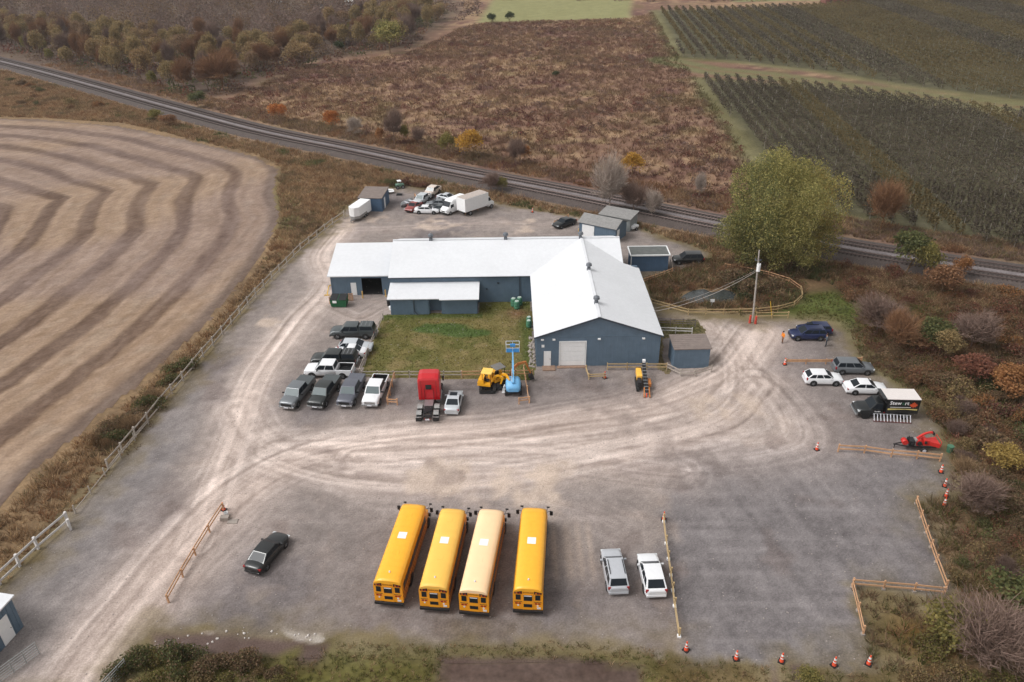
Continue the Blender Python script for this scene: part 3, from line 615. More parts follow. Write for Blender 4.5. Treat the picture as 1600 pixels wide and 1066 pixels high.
blades('hillside_grass', X, Y, .3 + .5 * fbm(X, Y, 4, 2, 9), mixpal(['weed', 'weed', 'lawn', 'rust', 'straw'], X, Y, 4, 6), 12, .06, .9, 'tangled brown and olive ground cover on the eastern slope')
LEAFY = GP([(1440, 790), (1486, 776), (1510, 900), (1480, 925)])
X, Y = scatter(SE, .5); k = clear_of_rail(X, Y, 7) & (sdf(X, Y, YARD) > 1.2) & ~inpoly(X, Y, LEAFY) & ~((X < 40) & (Y < 47)); X = X[k]; Y = Y[k]
mounds('slope_brush', X, Y, .6 + 1.1 * rs.rand(len(X)), .5 + 1.5 * rs.rand(len(X)) ** 1.5, mixpal(['brown', 'rust', 'weed', 'crimson', 'red', 'rust', 'olive', 'green'], X, Y, 6, 16), 110, .12, 'low mixed brush on the eastern slope')
# pond surroundings
PONDZ = GP([(1008, 436), (1060, 424), (1110, 404), (1180, 412), (1240, 430), (1262, 458), (1235, 484), (1170, 492), (1060, 482), (1024, 472)])
X, Y = scatter(PONDZ, 5); k = sdf(X, Y, POND) > .3; X = X[k]; Y = Y[k]
blades('pond_reeds', X, Y, .4 + .6 * rs.rand(len(X)), mixpal(['weed', 'rust', 'green', 'straw', 'weed'], X, Y, 4, 17), 12, .06, .7, 'brown reeds and weeds round the pond')
X, Y = scatter(PONDZ, .35); k = sdf(X, Y, POND) > 1.0; X = X[k]; Y = Y[k]
mounds('pond_brush', X, Y, .5 + .6 * rs.rand(len(X)), .5 + .8 * rs.rand(len(X)), mixpal(['weed', 'rust', 'green', 'brown'], X, Y, 5, 19), 70, .15, 'rusty bushes round the pond')
# rail verges, both sides
for nm, lo, hi, lab, pp in (('verge_weeds', -15, -6.6, 'dry weeds on the yard side of the railway', ['straw', 'weed', 'straw', 'rust', 'straw', 'weed', 'green']), ('verge_brush', 6.4, 15, 'weedy brush on the far side of the railway', ['weed', 'mauve', 'brown', 'straw', 'rust'])):
    n = 9000; RPn = RP[(RP[:, 1] < 300)]; i = rs.randint(0, len(RPn) - 1, n); T = np.roll(RPn, -1, 0) - RPn; T[-1] = T[-2]; Nn = np.stack([-T[:, 1], T[:, 0]], 1) / (np.linalg.norm(T, axis=1)[:, None] + 1e-9)
    P = RPn[i] + T[i] * rs.rand(n, 1) + Nn[i] * (lo + (hi - lo) * rs.rand(n, 1)) * (1 if RP[0, 0] < RP[-1, 0] else -1); X, Y = P.T
    k = (sdf(X, Y, YARD) > .5) & (sdf(X, Y, FIELD) > .5) & (np.abs(X) < 210); X = X[k]; Y = Y[k]
    blades(nm, X, Y, .3 + .7 * fbm(X, Y, 4, 2, 9), mixpal(pp, X, Y, 5, 31) * 1.15, 9, .09, .8, lab)
# the brown meadow beyond the line
MEADOW = GP([(372, 148), (460, 110), (560, 92), (640, 84), (720, 44), (760, 36), (985, 30), (1020, 20), (1060, 90), (1092, 130), (1180, 262), (1235, 322), (1290, 336), (1200, 350), (1100, 330), (900, 290), (700, 252), (550, 222), (400, 190), (330, 172)])
X, Y = scatter(MEADOW, .55); k = clear_of_rail(X, Y, 7); X = X[k]; Y = Y[k]
blades('meadow_grass', X, Y, .5 + .7 * fbm(X, Y, 9, 2, 9), groundpick(X, Y, .14, 1.08), 7, .16, .8, 'reddish brown rough grass of the meadow')
X, Y = scatter(MEADOW, .12); k = clear_of_rail(X, Y, 8); X = X[k]; Y = Y[k]; nz = fbm(X, Y, 22, 3, 71); k = rs.rand(len(X)) < sstep(.35, .62, nz); X = X[k]; Y = Y[k]
mounds('meadow_brush', X, Y, .8 + 1.2 * rs.rand(len(X)), .5 + .9 * rs.rand(len(X)), mixpal(['crimson', 'brown', 'crimson', 'mauve', 'brown'], X, Y, 18, 72) * .98, 40, .3, 'low crimson and mauve scrub on the meadow')
# short turf in the courtyard and by the shed
X, Y = scatter(LAWN, 14); c = np.clip(lin(np.clip(lawn_col(X[None], Y[None])[0], 5, 250)) * 1.15, 0, 1)
blades('lawn_grass', X, Y, .07 + .06 * rs.rand(len(X)), c, 5, .035, 1.0, 'patchy short grass of the courtyard')
for pp, lab in (([(1012, 492), (1030, 501), (1086, 500), (1100, 516), (1098, 526), (1040, 527), (1033, 530), (1036, 571), (1046, 575), (1044, 584), (1030, 576)], 'green grass beside the small shed'), ([(1262, 462), (1300, 455), (1352, 478), (1335, 515), (1300, 502), (1240, 499)], 'green grass by the pond fence')):
    X, Y = scatter(GP(pp), 10); blades('green_grass', X, Y, .1 + .1 * rs.rand(len(X)), mixpal(['green', 'lawn', 'lawn'], X, Y, 3, 5), 7, .04, 1.0, lab)

# ---- the big willow behind the pond
wx, wy = G(1207, 412)
wt = empty('willow_tree', (wx, wy, 0), 0, 'huge rounded yellow green willow towering over the pond beside the railway', 'tree')
rw = np.random.RandomState(31); LB = []
for k in range(58):   # uneven boughs: upright at the top, spreading and drooping low down
    a = rw.rand() * 6.28; zc = 2.2 + 12.2 * rw.rand() ** .9; env = 7.6 * math.sqrt(max(.05, 1 - ((zc - 7.2) / 9.0) ** 2)) * (.8 + .35 * rw.rand()); q = env * math.sqrt(rw.rand()) if zc > 12 else env * (.55 + .45 * rw.rand())
    LB.append((q * math.cos(a), q * math.sin(a) * .95, zc, 1.5 + 1.5 * rw.rand(), 1.9 + 1.9 * rw.rand()))
LB = np.array(LB + [(-1.2, 0, 15.2, 1.6, 2.3), (1.6, -.6, 14.4, 1.5, 2.0), (0, 0, 11, 4.2, 3.6), (0, 0, 7, 5, 4)]); nl = len(LB); wq = LB[:, 3] * LB[:, 4]; n_ = 100000
pk = rw.choice(nl, n_, p=wq / wq.sum()); q = rw.randn(n_, 3); q /= np.linalg.norm(q, axis=1)[:, None]; q *= 1 - .35 * rw.rand(n_, 1) ** 2 + .3 * rw.rand(n_, 1) ** 4
P = LB[pk, :3] + q * np.c_[LB[pk, 3], LB[pk, 3], LB[pk, 4]]
kk = P[:, 2] > .1; P = P[kk]; pk = pk[kk]; lt = 1 + (rs.rand(180) - .5) * .56
c = pal('willow', len(P), .16) * lt[pk][:, None]; yl = (P[:, 0] > 4) & (rs.rand(len(P)) < .22); c[yl] = pal('yellow', yl.sum()); gl = (P[:, 0] < -2) & (rs.rand(len(P)) < .4); c[gl] = pal('green', gl.sum()) * 1.25
V, F, Cc = quads(P, .22, c * 1.22, -.4, .6); mobj('crown', bmesh_from_np('crown', V, F, m_leaf, Cc), wt, scale=(1, 1, 1.04))
segs = branches(4, 15, .7, 3, 4, .55, .3, .6, 3); mobj('trunk', sticks_mesh('trunk', segs, pal('brown', len(segs)), .03, m_bark), wt)

# ---- single trees and bushes one can point to
T_ = [  # u, v(base), kind, crown width, height, name, label
 (1375, 362, 'bare_rust', 8.5, 8.6, 'bare_tree', 'round rusty bare tree at the near edge of the orchard'),
 (950, 332, 'grey', 8.5, 10.0, 'bare_tree', 'tall pale leafless tree behind the twin sheds, nearer the yard than the track'),
 (990, 335, 'mauve', 6.5, 6.0, 'bare_tree', 'smaller pinkish leafless tree just right of the tall pale one'),
 (1018, 340, 'grey', 4.5, 5.0, 'bare_tree', 'low leafless tree by the track with thin pale stems'),
 (987, 276, 'gold', 5.5, 5.0, 'small_tree', 'small yellow orange tree beyond the railway above the leafless ones'),
 (1093, 308, 'grey', 3.0, 4.6, 'sapling', 'thin lone sapling on the meadow left of the willow'),
 (735, 248, 'gold', 7.0, 6.4, 'small_tree', 'bright golden tree on the far side of the railway'),
 (702, 244, 'yellowgreen', 5.0, 5.4, 'small_tree', 'yellow green tree touching the golden one beyond the railway'),
 (807, 260, 'mauve', 5.5, 6.0, 'bare_tree', 'dark purple bare tree right of the golden tree'),
 (822, 254, 'orange', 3.4, 4.0, 'small_tree', 'small orange tree behind the dark purple bare tree'),
 (520, 203, 'vivid_orange', 5.0, 5.2, 'small_tree', 'vivid orange tree beyond the railway above the blue shed'),
 (437, 190, 'vivid_orange', 5.4, 5.2, 'small_tree', 'dull orange tree left of the vivid orange one'),
 (555, 213, 'grey', 5.0, 4.5, 'bare_tree', 'grey leafless bush tree beside the vivid orange tree'),
 (616, 226, 'mauve', 6.0, 8.0, 'bare_tree', 'tall slim purple leafless tree beyond the railway'),
 (632, 224, 'yellowgreen', 3.5, 4.6, 'small_tree', 'narrow olive tree tucked behind the slim purple leafless tree'),
 (596, 224, 'orange', 2.6, 4.0, 'small_tree', 'little orange tree left of the slim purple leafless tree'),
 (655, 226, 'mauve', 4.5, 4.0, 'bare_tree', 'low mauve bare bush tree right of the narrow olive tree'),
 (768, 300, 'mauve', 5.4, 3.8, 'bare_tree', 'pinkish leafless bush on the yard side of the railway'),
 (785, 300, 'yellowgreen', 2.6, 3.2, 'small_tree', 'small olive bush beside the pinkish leafless bush'),
 (310, 168, 'green', 6.4, 4.6, 'small_tree', 'compact green tree beside the far end of the railway'),
 (265, 198, 'rust', 6.0, 3.2, 'small_tree', 'reddish low bush tree between the stubble field and the railway'),
 (245, 188, 'yellowgreen', 5.0, 3.0, 'small_tree', 'olive low bush tree touching the reddish one by the stubble field'),
 (472, 104, 'tan', 13, 8.5, 'round_tree', 'pale tan round tree at the corner of the brown meadow'),
 (610, 84, 'willow', 14, 12, 'round_tree', 'pale green round tree at the right end of the wood'),
 (531, 82, 'darkgreen', 5.0, 4.4, 'small_tree', 'small dark evergreen in front of the wood edge'),
 (348, 142, 'bare_rust', 16, 11.5, 'bare_tree', 'broad brown leafless tree at the left corner of the meadow'),
 (768, 38, 'darkgreen', 6, 5, 'small_tree', 'dark bush at the near left corner of the green field'),
 (797, 36, 'darkgreen', 6, 5, 'small_tree', 'dark bush just right of the corner of the green field'),
 (868, 122, 'darkgreen', 3, 2.4, 'small_tree', 'tiny dark bush alone in the brown meadow'),
 (1415, 428, 'green', 7.5, 7.2, 'small_tree', 'tall dark green tree on the slope below the railway'),
 (1440, 440, 'yellowgreen', 5.0, 6.5, 'small_tree', 'olive tree touching the tall dark green tree on the slope'),
 (1457, 548, 'green', 5.2, 4.4, 'small_tree', 'rounded dark green tree in the middle of the eastern slope'),
 (1475, 560, 'olive', 4.6, 4.0, 'small_tree', 'olive brown tree just right of the rounded dark green tree'),
 (1370, 520, 'mauve', 8.0, 5.0, 'bare_tree', 'large mauve leafless bush above the grey parked car'),
 (1400, 545, 'bare_rust', 6.0, 5.0, 'bare_tree', 'russet leafless bush right of the large mauve one'),
 (1516, 545, 'mauve', 7.0, 5.0, 'bare_tree', 'mauve leafless bush far right of the rounded green tree'),
 (1535, 1035, 'mauve', 8.5, 5.2, 'bare_tree', 'biggest mauve leafless bush in the lower right corner'),
 (1480, 1000, 'yellowgreen', 5.4, 3.8, 'small_tree', 'yellow green bush beside the lower right mauve bush'),
 (1590, 965, 'green', 6.0, 4.5, 'small_tree', 'dark green tree at the right edge above the mauve bush'),
 (1520, 800, 'mauve', 6.0, 4.0, 'bare_tree', 'grey leafless bush beside the four cones'),
 (1560, 735, 'yellow', 4.0, 3.0, 'small_tree', 'yellow leaved bush on the slope right of the red chipper'),
 (1470, 460, 'rust', 6, 4.5, 'small_tree', 'rusty tree below the railway right of the dark green tree'),
 (1500, 436, 'orange', 3.2, 3.6, 'small_tree', 'small orange tree right beside the railway at the right edge'),
 (1520, 600, 'red', 6.0, 3.6, 'small_tree', 'dark red bush tree in the middle of the right edge slope'),
 (1575, 620, 'orange', 6.0, 3.8, 'small_tree', 'orange bush tree near the right edge level with the parked white cars'),
 (1260, 1010 + 60, 'yellowgreen', 2.4, 1.6, 'small_tree', 'small weedy bush below the row of cones'),
]
for q, (u, v, kd, wd, h, nm, lab) in enumerate(T_): tree(nm, u, v, kd, wd * 1.15, h * 1.15, lab, 'tree', var=q % 2)
# olive and bare trees of the wood edge (individually visible crowns)
WOOD_A = GP([(185, 128), (300, 160), (345, 138), (400, 118), (452, 102), (520, 82), (580, 80), (640, 72), (690, 30), (640, 14), (540, 40), (420, 74), (300, 70), (200, 60), (0, 40), (-80, 60), (0, 92)])
r7 = random.Random(9); got = []
kinds = ['olive', 'olive', 'tan', 'bare_rust', 'brown', 'olive', 'mauve', 'yellowgreen']
names = {'olive': 'olive brown leafy', 'tan': 'pale tan leafy', 'bare_rust': 'russet leafless', 'brown': 'brown leafy', 'mauve': 'mauve leafless', 'yellowgreen': 'yellow green leafy'}
P = np.array(WOOD_A); lo = P.min(0); hi = P.max(0)
for _ in range(4000):
    if len(got) >= 260: break
    x = r7.uniform(max(lo[0], -260), hi[0]); y = r7.uniform(lo[1], hi[1])
    if not inpoly(np.array([x]), np.array([y]), WOOD_A)[0] or any((x - a) ** 2 + (y - b) ** 2 < 26 for a, b in got): continue
    d_, _, _ = pdist(np.array([x]), np.array([y]), RAILPTS)
    if d_[0] < 11: continue
    got.append((x, y)); kd = kinds[int(r7.random() * 8)]
    hh = r7.uniform(7.5, 13); ww = r7.uniform(6, 10.5)
    if kd == 'yellowgreen': hh *= .6; ww *= .6
    tree('woodland_tree', 0, 0, kd, ww, hh, names[kd] + ' tree in the wood beyond the railway', 'tree', names[kd] + ' trees of the north western wood', var=len(got) % 3, xy=(x, y))
# right-edge slope bushes
r8 = random.Random(21); got = []
zones = [([(-60, 172), (60, 178), (190, 186), (240, 190), (150, 160), (20, 124), (-60, 108)], ['olive', 'orange', 'brown', 'green', 'rust'], 16, 'between the railway and the stubble field'), ([(1300, 425), (1420, 430), (1440, 470), (1380, 490), (1310, 460)], ['rust', 'red', 'rust', 'brown'], 9, 'on the slope between the willow and the green tree'),
         ([(1480, 460), (1600, 455), (1700, 480), (1700, 560), (1560, 540), (1500, 510)], ['red', 'red', 'rust', 'crimson', 'rust', 'orange'], 26, 'on the upper slope below the railway'),
         ([(1490, 560), (1700, 560), (1750, 680), (1560, 690), (1500, 640)], ['red', 'rust', 'orange', 'brown', 'crimson', 'green'], 26, 'on the middle slope right of the parked truck'),
         ([(1440, 590), (1500, 600), (1560, 700), (1500, 740), (1450, 640)], ['mauve', 'rust', 'brown', 'olive'], 14, 'along the yard edge right of the parked truck'),
         ([(1500, 740), (1700, 700), (1750, 900), (1560, 900), (1520, 820)], ['yellowgreen', 'weed', 'brown', 'green', 'straw'], 18, 'on the slope right of the parking corner'),
         ([(1500, 880), (1750, 900), (1750, 1100), (1420, 1100), (1450, 980), (1495, 950)], ['yellowgreen', 'green', 'mauve', 'olive', 'weed'], 22, 'in the lower right corner thicket'),
         ([(200, 1020), (430, 1036), (440, 1100), (170, 1100)], ['weed', 'green', 'olive', 'yellowgreen'], 12, 'at the bottom beside the exit lane'),
         ([(1120, 420), (1230, 430), (1240, 470), (1160, 480)], ['rust', 'weed', 'darkgreen'], 7, 'inside the pond fence under the willow'),
         ([(590, 288), (640, 292), (700, 298), (600, 284)], ['crimson', 'green'], 4, 'behind the blue shed below the railway'),
         ([(810, 305), (900, 330), (930, 338), (900, 318), (850, 300)], ['green', 'weed', 'darkgreen'], 6, 'below the railway behind the long roof'),
         ([(1000, 350), (1100, 372), (1140, 398), (1100, 372), (1020, 345)], ['weed', 'green', 'rust'], 6, 'between the small gravel court and the railway'),
         ([(130, 700), (240, 610), (300, 560), (240, 640), (160, 720)], ['weed', 'green', 'straw'], 7, 'in the grass strip along the west fence')]
nm2 = dict(red='dark red leafy', rust='rust coloured leafy', orange='orange leafy', brown='brown leafy', mauve='mauve twiggy', green='dark green leafy', grey='grey twiggy', olive='olive leafy', yellowgreen='yellow green leafy', weed='drab brown leafy', straw='straw coloured twiggy', darkgreen='very dark green', crimson='crimson leafy')
for pp, kk, n, where in zones:
    poly = GP(pp); P = np.array(poly); lo = P.min(0); hi = P.max(0); c_ = 0; loc = []
    for _ in range(1400):
        if c_ >= n * 1.6: break
        x = r8.uniform(lo[0], hi[0]); y = r8.uniform(lo[1], hi[1])
        if not inpoly(np.array([x]), np.array([y]), poly)[0] or any((x - a) ** 2 + (y - b) ** 2 < 1.5 for a, b in loc): continue
        d_, _, _ = pdist(np.array([x]), np.array([y]), RAILPTS)
        if d_[0] < 8.0: continue
        loc.append((x, y)); kd = kk[c_ % len(kk)]; rr = r8.uniform(.8, 1.9) * (1.15 if y > 60 else .85); c_ += 1
        shrub(x, y, kd, rr, rr * r8.uniform(.8, 1.2), nm2[kd] + ' shrub ' + where, nm2[kd] + ' shrubs ' + where, var=c_ % 3)
# grey bare wood far off: one mass of leafless trees
FARWOOD = GP([(-300, 20), (150, 40), (200, 56), (300, 66), (420, 70), (540, 36), (630, 12), (640, -6), (500, 4), (300, -4), (-300, -30)])
X, Y = scatter(FARWOOD, .03)
mounds('bare_wood', X, Y, 3.2 + 1.5 * rs.rand(len(X)), 6 + 3 * rs.rand(len(X)), mixpal(['mauve', 'brown', 'mauve', 'mauve'], X, Y, 30, 3) * .9, 70, .6, 'far mass of grey leafless trees')
X, Y = scatter(GP([(170, 110), (300, 160), (360, 146), (470, 106), (560, 88), (640, 76), (700, 20), (560, 20), (400, 60), (200, 50), (-100, 40), (-100, 80)]), .05); k = clear_of_rail(X, Y, 9); X = X[k]; Y = Y[k]
mounds('wood_undergrowth', X, Y, 1.6 + 1.5 * rs.rand(len(X)), 1.5 + 2.2 * rs.rand(len(X)), mixpal(['mauve', 'brown', 'crimson', 'weed', 'green'], X, Y, 20, 3), 34, .5, 'brown undergrowth beneath the wood')
X, Y = scatter(GP([(560, 40), (740, 34), (760, 0), (1200, 4), (1200, -22), (560, -22)]), .012)
mounds('distant_scrub', X, Y, 2 + 2.5 * rs.rand(len(X)), 1.5 + 3 * rs.rand(len(X)), mixpal(['mauve', 'brown', 'straw', 'weed'], X, Y, 30, 3), 36, .8, 'hedges and scrub at the far edge')

# ---- orchard rows
def orchard_mesh(name, pl, seed, n=120):
    r = np.random.RandomState(seed); P = np.c_[r.randn(n) * .28, r.randn(n) * .45, .3 + r.rand(n) ** .6 * 2.5]; P[:, :2] *= (1.15 - P[:, 2:3] * .28)
    V, F, Cc = quads(P, .25, pal(pl, n, .2)); return bmesh_from_np(name, V, F, m_leaf, Cc)
o_src = {p: [orchard_mesh('apple_tree', p, k) for k in range(3)] for p in ('orchard', 'orchard_warm')}
cand = []; posts = []
for blk, poly, ang, sp in ((0, ORCH_A, 5.0, 3.1), (1, ORCH_B, 5.2, 3.7)):
    d = np.array([math.sin(R_(ang)), math.cos(R_(ang))]); nrm = np.array([d[1], -d[0]]); P = np.array(poly); o0 = P[0]
    pr = (P - o0) @ nrm; pl_ = (P - o0) @ d; row = 0; a = pr.min() + .8
    while a < pr.max():
        s = np.arange(pl_.min(), pl_.max(), 1.35 if blk == 0 else 1.9); q = o0 + nrm * a + d * s[:, None]; q = q + rs.randn(*q.shape) * .12
        # the near orchard block ends in ragged headlands
        inn = (sdf(q[:, 0], q[:, 1], poly) < -.6) & (np.abs(q[:, 0]) < .74 * q[:, 1] + 14)
        q = q[inn]; warm = (row % 14 in (7, 8)) if blk == 0 else ((row % 2 == 1) if row < 16 else fbm(np.array([a * 1.0]), np.array([0.0]), 16, 2, 8)[0] + .12 * math.sin(a / 7) > .5)
        for k, (x, y) in enumerate(q):
            if k % 9 == 0: posts.append((x, y))
            cand.append((math.hypot(x, y), x, y, warm))
        a += sp; row += 1
cand.sort(); print('ORCH', len(cand))
for k, (_, x, y, wm) in enumerate(cand[:300]):
    o = mobj('apple_tree', o_src['orchard_warm' if wm else 'orchard'][k % 3], None, (x, y, -.05), (0, 0, R_(-5) + (math.pi if k % 2 else 0)), (1, 1, .85 + .3 * rs.rand()))
    tag(o, ('yellowing' if wm else 'dull green') + ' apple tree standing among the nearest orchard rows', 'tree', ('yellowing' if wm else 'dull green') + ' apple trees of the orchard rows')
rest = cand[300:]; X = np.array([c[1] for c in rest]); Y = np.array([c[2] for c in rest]); Wm = np.array([c[3] for c in rest])
far = Y > 270; nq = 26
for nm, sel, nq, leaf in (('orchard_trees', ~far, 60, .27), ('far_orchard_trees', far, 26, .45)):
    x, y, wm = X[sel], Y[sel], Wm[sel]; n = len(x); N = n * nq
    P = np.c_[np.repeat(x, nq) + rs.randn(N) * .3, np.repeat(y, nq) + rs.randn(N) * .55, .3 + rs.rand(N) ** .6 * 2.4]
    c = np.where(np.repeat(wm, nq)[:, None], pal('orchard_warm', N, .2), pal('orchard', N, .2)) * (1 + (fbm(P[:, 0], P[:, 1], 12, 2, 4) - .5)[:, None] * .5)
    V, F, Cc = quads(P, leaf, c); o = mobj(nm, bmesh_from_np(nm, V, F, m_leaf, Cc)); o['kind'] = 'stuff'; o['label'] = 'long rows of orchard trees further back'
pp_ = [(Vector((x, y, 0)), Vector((x, y, 3.4)), .05, .05) for x, y in posts if y < 330]
o = mobj('trellis_posts', sticks_mesh('trellis_posts', pp_, np.tile(lin((158, 150, 142)), (len(pp_), 1)), .04)); o['kind'] = 'stuff'; o['label'] = 'pale trellis posts standing in the orchard rows'
# ------------------------------------------------------------------ buildings
m_wall = mat('blue_grey_siding', L(94, 113, 130), .6, var=.1, vscale=1.2, fine=.06, fscale=20)
m_wall2 = mat('blue_siding', L(72, 96, 122), .6, var=.12, vscale=1.2)
m_roof = mat('white_roof_metal', L(217, 218, 221), .45, var=.035, vscale=.25, fine=.03, fscale=2)
m_trim = mat('dark_trim', L(58, 66, 76), .6)
m_white = mat('white_paint', L(236, 236, 236), .5, var=.04)
m_grey = mat('grey_metal', L(112, 116, 122), .5, .3)
m_shroof = mat('grey_shingle', L(138, 136, 134), .9, var=.14, vscale=2, fine=.15, fscale=12)
m_broof = mat('brown_felt_roof', L(124, 112, 106), .9, var=.15, vscale=1.5, fine=.1, fscale=12)
m_conc = mat('concrete', L(150, 140, 132), .9, var=.15, vscale=2)
m_black = mat('black_plastic', L(28, 29, 31), .5)
m_yel = mat('yellow_paint', L(224, 178, 52), .5)
def ribs(b, p0, p1, z0, z1, sp=.45, out=.025, zf=None, mi=0):
    p0 = Vector(p0); p1 = Vector(p1); d = p1 - p0; n = max(1, int(d.length / sp)); u = d.normalized(); nr = Vector((u.y, -u.x))
    for k in range(n):
        c = p0 + d * ((k + .5) / n); zt = zf(c) if zf else z1
        b.hexa([(*(c - u * .05), z0), (*(c - u * .05 + nr * out), z0), (*(c + u * .05 + nr * out), z0), (*(c + u * .05), z0)], [(*(c - u * .05), zt), (*(c - u * .05 + nr * out), zt), (*(c + u * .05 + nr * out), zt), (*(c + u * .05), zt)], mi)
def slab(b, pts, th=.14, mi=0):
    n = len(pts); b.add([tuple(p) for p in pts] + [(p[0], p[1], p[2] - th) for p in pts], [tuple(range(n)), tuple(range(n, 2 * n))[::-1]] + [(k, k + n, (k + 1) % n + n, (k + 1) % n) for k in range(n)], mi)
W = empty('warehouse', (2.8, 91, 0), 0, 'large blue grey warehouse with joined white metal roofs round a grassy courtyard', 'warehouse')
def wpart(o): o.location = (-2.8, -91, 0); return o
EZ, RZ = 4.2, 6.9; XL, XR, YE, YR, YB = -17.4, 16.1, 100.4, 107.8, 115.2; WXL, WXR, WX, WY = 2.7, 18.4, 10.5, 82.35
def zmain(y): return EZ + (RZ - EZ) * (1 - abs(y - YR) / (YR - YE))
def zwing(x): return EZ + (RZ - EZ) * (1 - abs(x - WX) / (WX - WXL))
b = MB()
# main wing walls
ox = .25
b.box(XL + ox, WXL + ox, YE + .3, YE + .5, 0, EZ - .1)
b.box(XL + ox, XL + ox + .2, YE + .5, YB - .5, 0, EZ + .1); b.prism([(YE + .5, EZ + .1), (YB - .5, EZ + .1), (YR, RZ - .12)], XL + ox, XL + ox + .2)
b.box(XR - ox - .2, XR - ox, YE + 2.4, YB - .5, 0, EZ + .1); b.prism([(YE + .5, EZ + .1), (YB - .5, EZ + .1), (YR, RZ - .12)], XR - ox - .2, XR - ox)
b.box(XL + ox, XR - ox, YB - .5, YB - .3, 0, EZ - .05)
ribs(b, (XL + ox, YE + .3), (WXL + ox, YE + .3), 0, EZ - .1); ribs(b, (XR - ox, YE + 2.4), (XR - ox, YB - .4), 0, EZ)
wpart(b.build('main_wing_walls', m_wall, W))
# front wing: gable wall pierced by its two doors
FY = WY + .2; b = MB(); x0, x1 = WXL + .3, WXR - .3
D1 = (3.85, 4.8, 0.12, 2.2); D2 = (5.85, 9.0, 0.1, 3.45)
xs = [x0, D1[0], D1[1], D2[0], D2[1], x1]
b.box(xs[0], xs[1], FY, FY + .2, 0, EZ); b.box(xs[2], xs[3], FY, FY + .2, 0, EZ); b.box(xs[4], xs[5], FY, FY + .2, 0, EZ)
b.box(D1[0], D1[1], FY, FY + .2, D1[3], EZ); b.box(D2[0], D2[1], FY, FY + .2, D2[3], EZ); b.box(D1[0], D1[1], FY, FY + .2, 0, D1[2]); b.box(D2[0], D2[1], FY, FY + .2, 0, D2[2])
b.prism([(x0, EZ), (x1, EZ), (WX, RZ - .1)], FY, FY + .2, axis='y')
for a, c in ((xs[0], xs[1]), (xs[2], xs[3]), (xs[4], xs[5])): ribs(b, (a, FY), (c, FY), 0, EZ, .45)
ribs(b, (x0 + .4, FY), (x1 - .4, FY), EZ + .1, RZ, .45, zf=lambda c: zwing(c.x) - .13)
b.box(x0, x1, FY - .05, FY - .027, EZ - .05, EZ + .08)
b.box(x0, x0 + .2, FY + .2, YE + .4, 0, EZ - .02); b.box(x1 - .2, x1, FY + .2, YE + 2.2, 0, EZ - .02); b.box(XR - .3, x1, YE + 2.0, YE + 2.2, 0, EZ + .4)
ribs(b, (x0, YE), (x0, FY + .2), 0, EZ - .1); ribs(b, (x1, FY + .2), (x1, YE + 2), 0, EZ - .1)
wpart(b.build('front_wing_walls', m_wall, W))
b = MB(); slab(b, [(XL, YE, EZ), (WXL, YE, EZ), (WX, YR, RZ), (XL, YR, RZ)]); slab(b, [(WX, YR, RZ), (XR, YE + 2.17, 4.99), (XR, YR, RZ)]); slab(b, [(XL, YR, RZ), (XR, YR, RZ), (XR, YB, EZ), (XL, YB, EZ)])
def seam(b, p, q, h=.012):
    h = .006
    b.bar(Vector(p) + Vector((0, 0, h / 2)), Vector(q) + Vector((0, 0, h / 2)), .04, h)
x = XL + .6
while x < XR:
    y0 = YE if x < WXL else (YE + (x - WXL) * (YR - YE) / (WX - WXL) if x < WX else YR - (x - WX) * (YR - YE) / (WX - WXL))
    seam(b, (x, y0, zmain(y0)), (x, YR, RZ)); seam(b, (x, YR, RZ), (x, YB, EZ)); x += .92
b.bar((XL, YR, RZ + .02), (XR, YR, RZ + .02), .4, .06)
wpart(b.build('main_roof', m_roof, W))
b = MB(); slab(b, [(WXL, WY, EZ), (WX, WY, RZ), (WX, YR, RZ), (WXL, YE, EZ)]); slab(b, [(WX, WY, RZ), (WXR, WY, EZ), (WXR, YE + 2.17, EZ), (XR, YE + 2.17, 4.99), (WX, YR, RZ)])
y = WY + .6
while y < YR:
    xa = WXL if y < YE else WX - (YR - y) * (WX - WXL) / (YR - YE); seam(b, (xa, y, zwing(xa)), (WX, y, RZ))
    xb = WXR if y < YE + 2.17 else WX + (YR - y) * (WX - WXL) / (YR - YE); seam(b, (WX, y, RZ), (xb, y, zwing(xb) if xb < WXR else EZ)); y += .92
b.bar((WX, WY, RZ + .02), (WX, YR, RZ + .02), .4, .06)
b.bar((WXL, YE, EZ + .01), (WX, YR, RZ + .01), .3, .04)
wpart(b.build('front_wing_roof', m_roof, W))
b = MB(); b.bar((WXL - .02, WY - .03, EZ - .1), (WX, WY - .03, RZ - .1), .05, .2); wpart(b.build('fascia', m_trim, W)); b = MB(); b.bar((WX, WY - .03, RZ - .1), (WXR + .02, WY - .03, EZ - .1), .05, .2); wpart(b.build('fascia', m_trim, W)); b = MB(); b.bar((XL, YE - .03, EZ - .12), (WXL, YE - .03, EZ - .12), .06, .14)
wpart(b.build('fascia', m_trim, W))
def vent(x, y, z=RZ):
    v = empty('roof_vent', (x - 2.8, y - 91, z), 0); v.parent = W
    b = MB(); b.hexa([(-.3, -.3, -.3), (.3, -.3, -.3), (.3, .3, -.3), (-.3, .3, -.3)], [(-.22, -.22, .3), (.22, -.22, .3), (.22, .22, .3), (-.22, .22, .3)]); b.cyl((0, 0, .3), (0, 0, .55), .17, n=10); b.build('vent_base', m_grey, v)
    b = MB(); b.cyl((0, 0, .55), (0, 0, .85), .42, .36, 12); b.cyl((0, 0, .85), (0, 0, 1.0), .36, .1, 12); b.build('vent_cap', m_grey, v)
for p in ((-11.8, YR), (-.74, YR), (10.34, YR), (10.5, 96.3), (10.5, 86.2)): vent(*p)
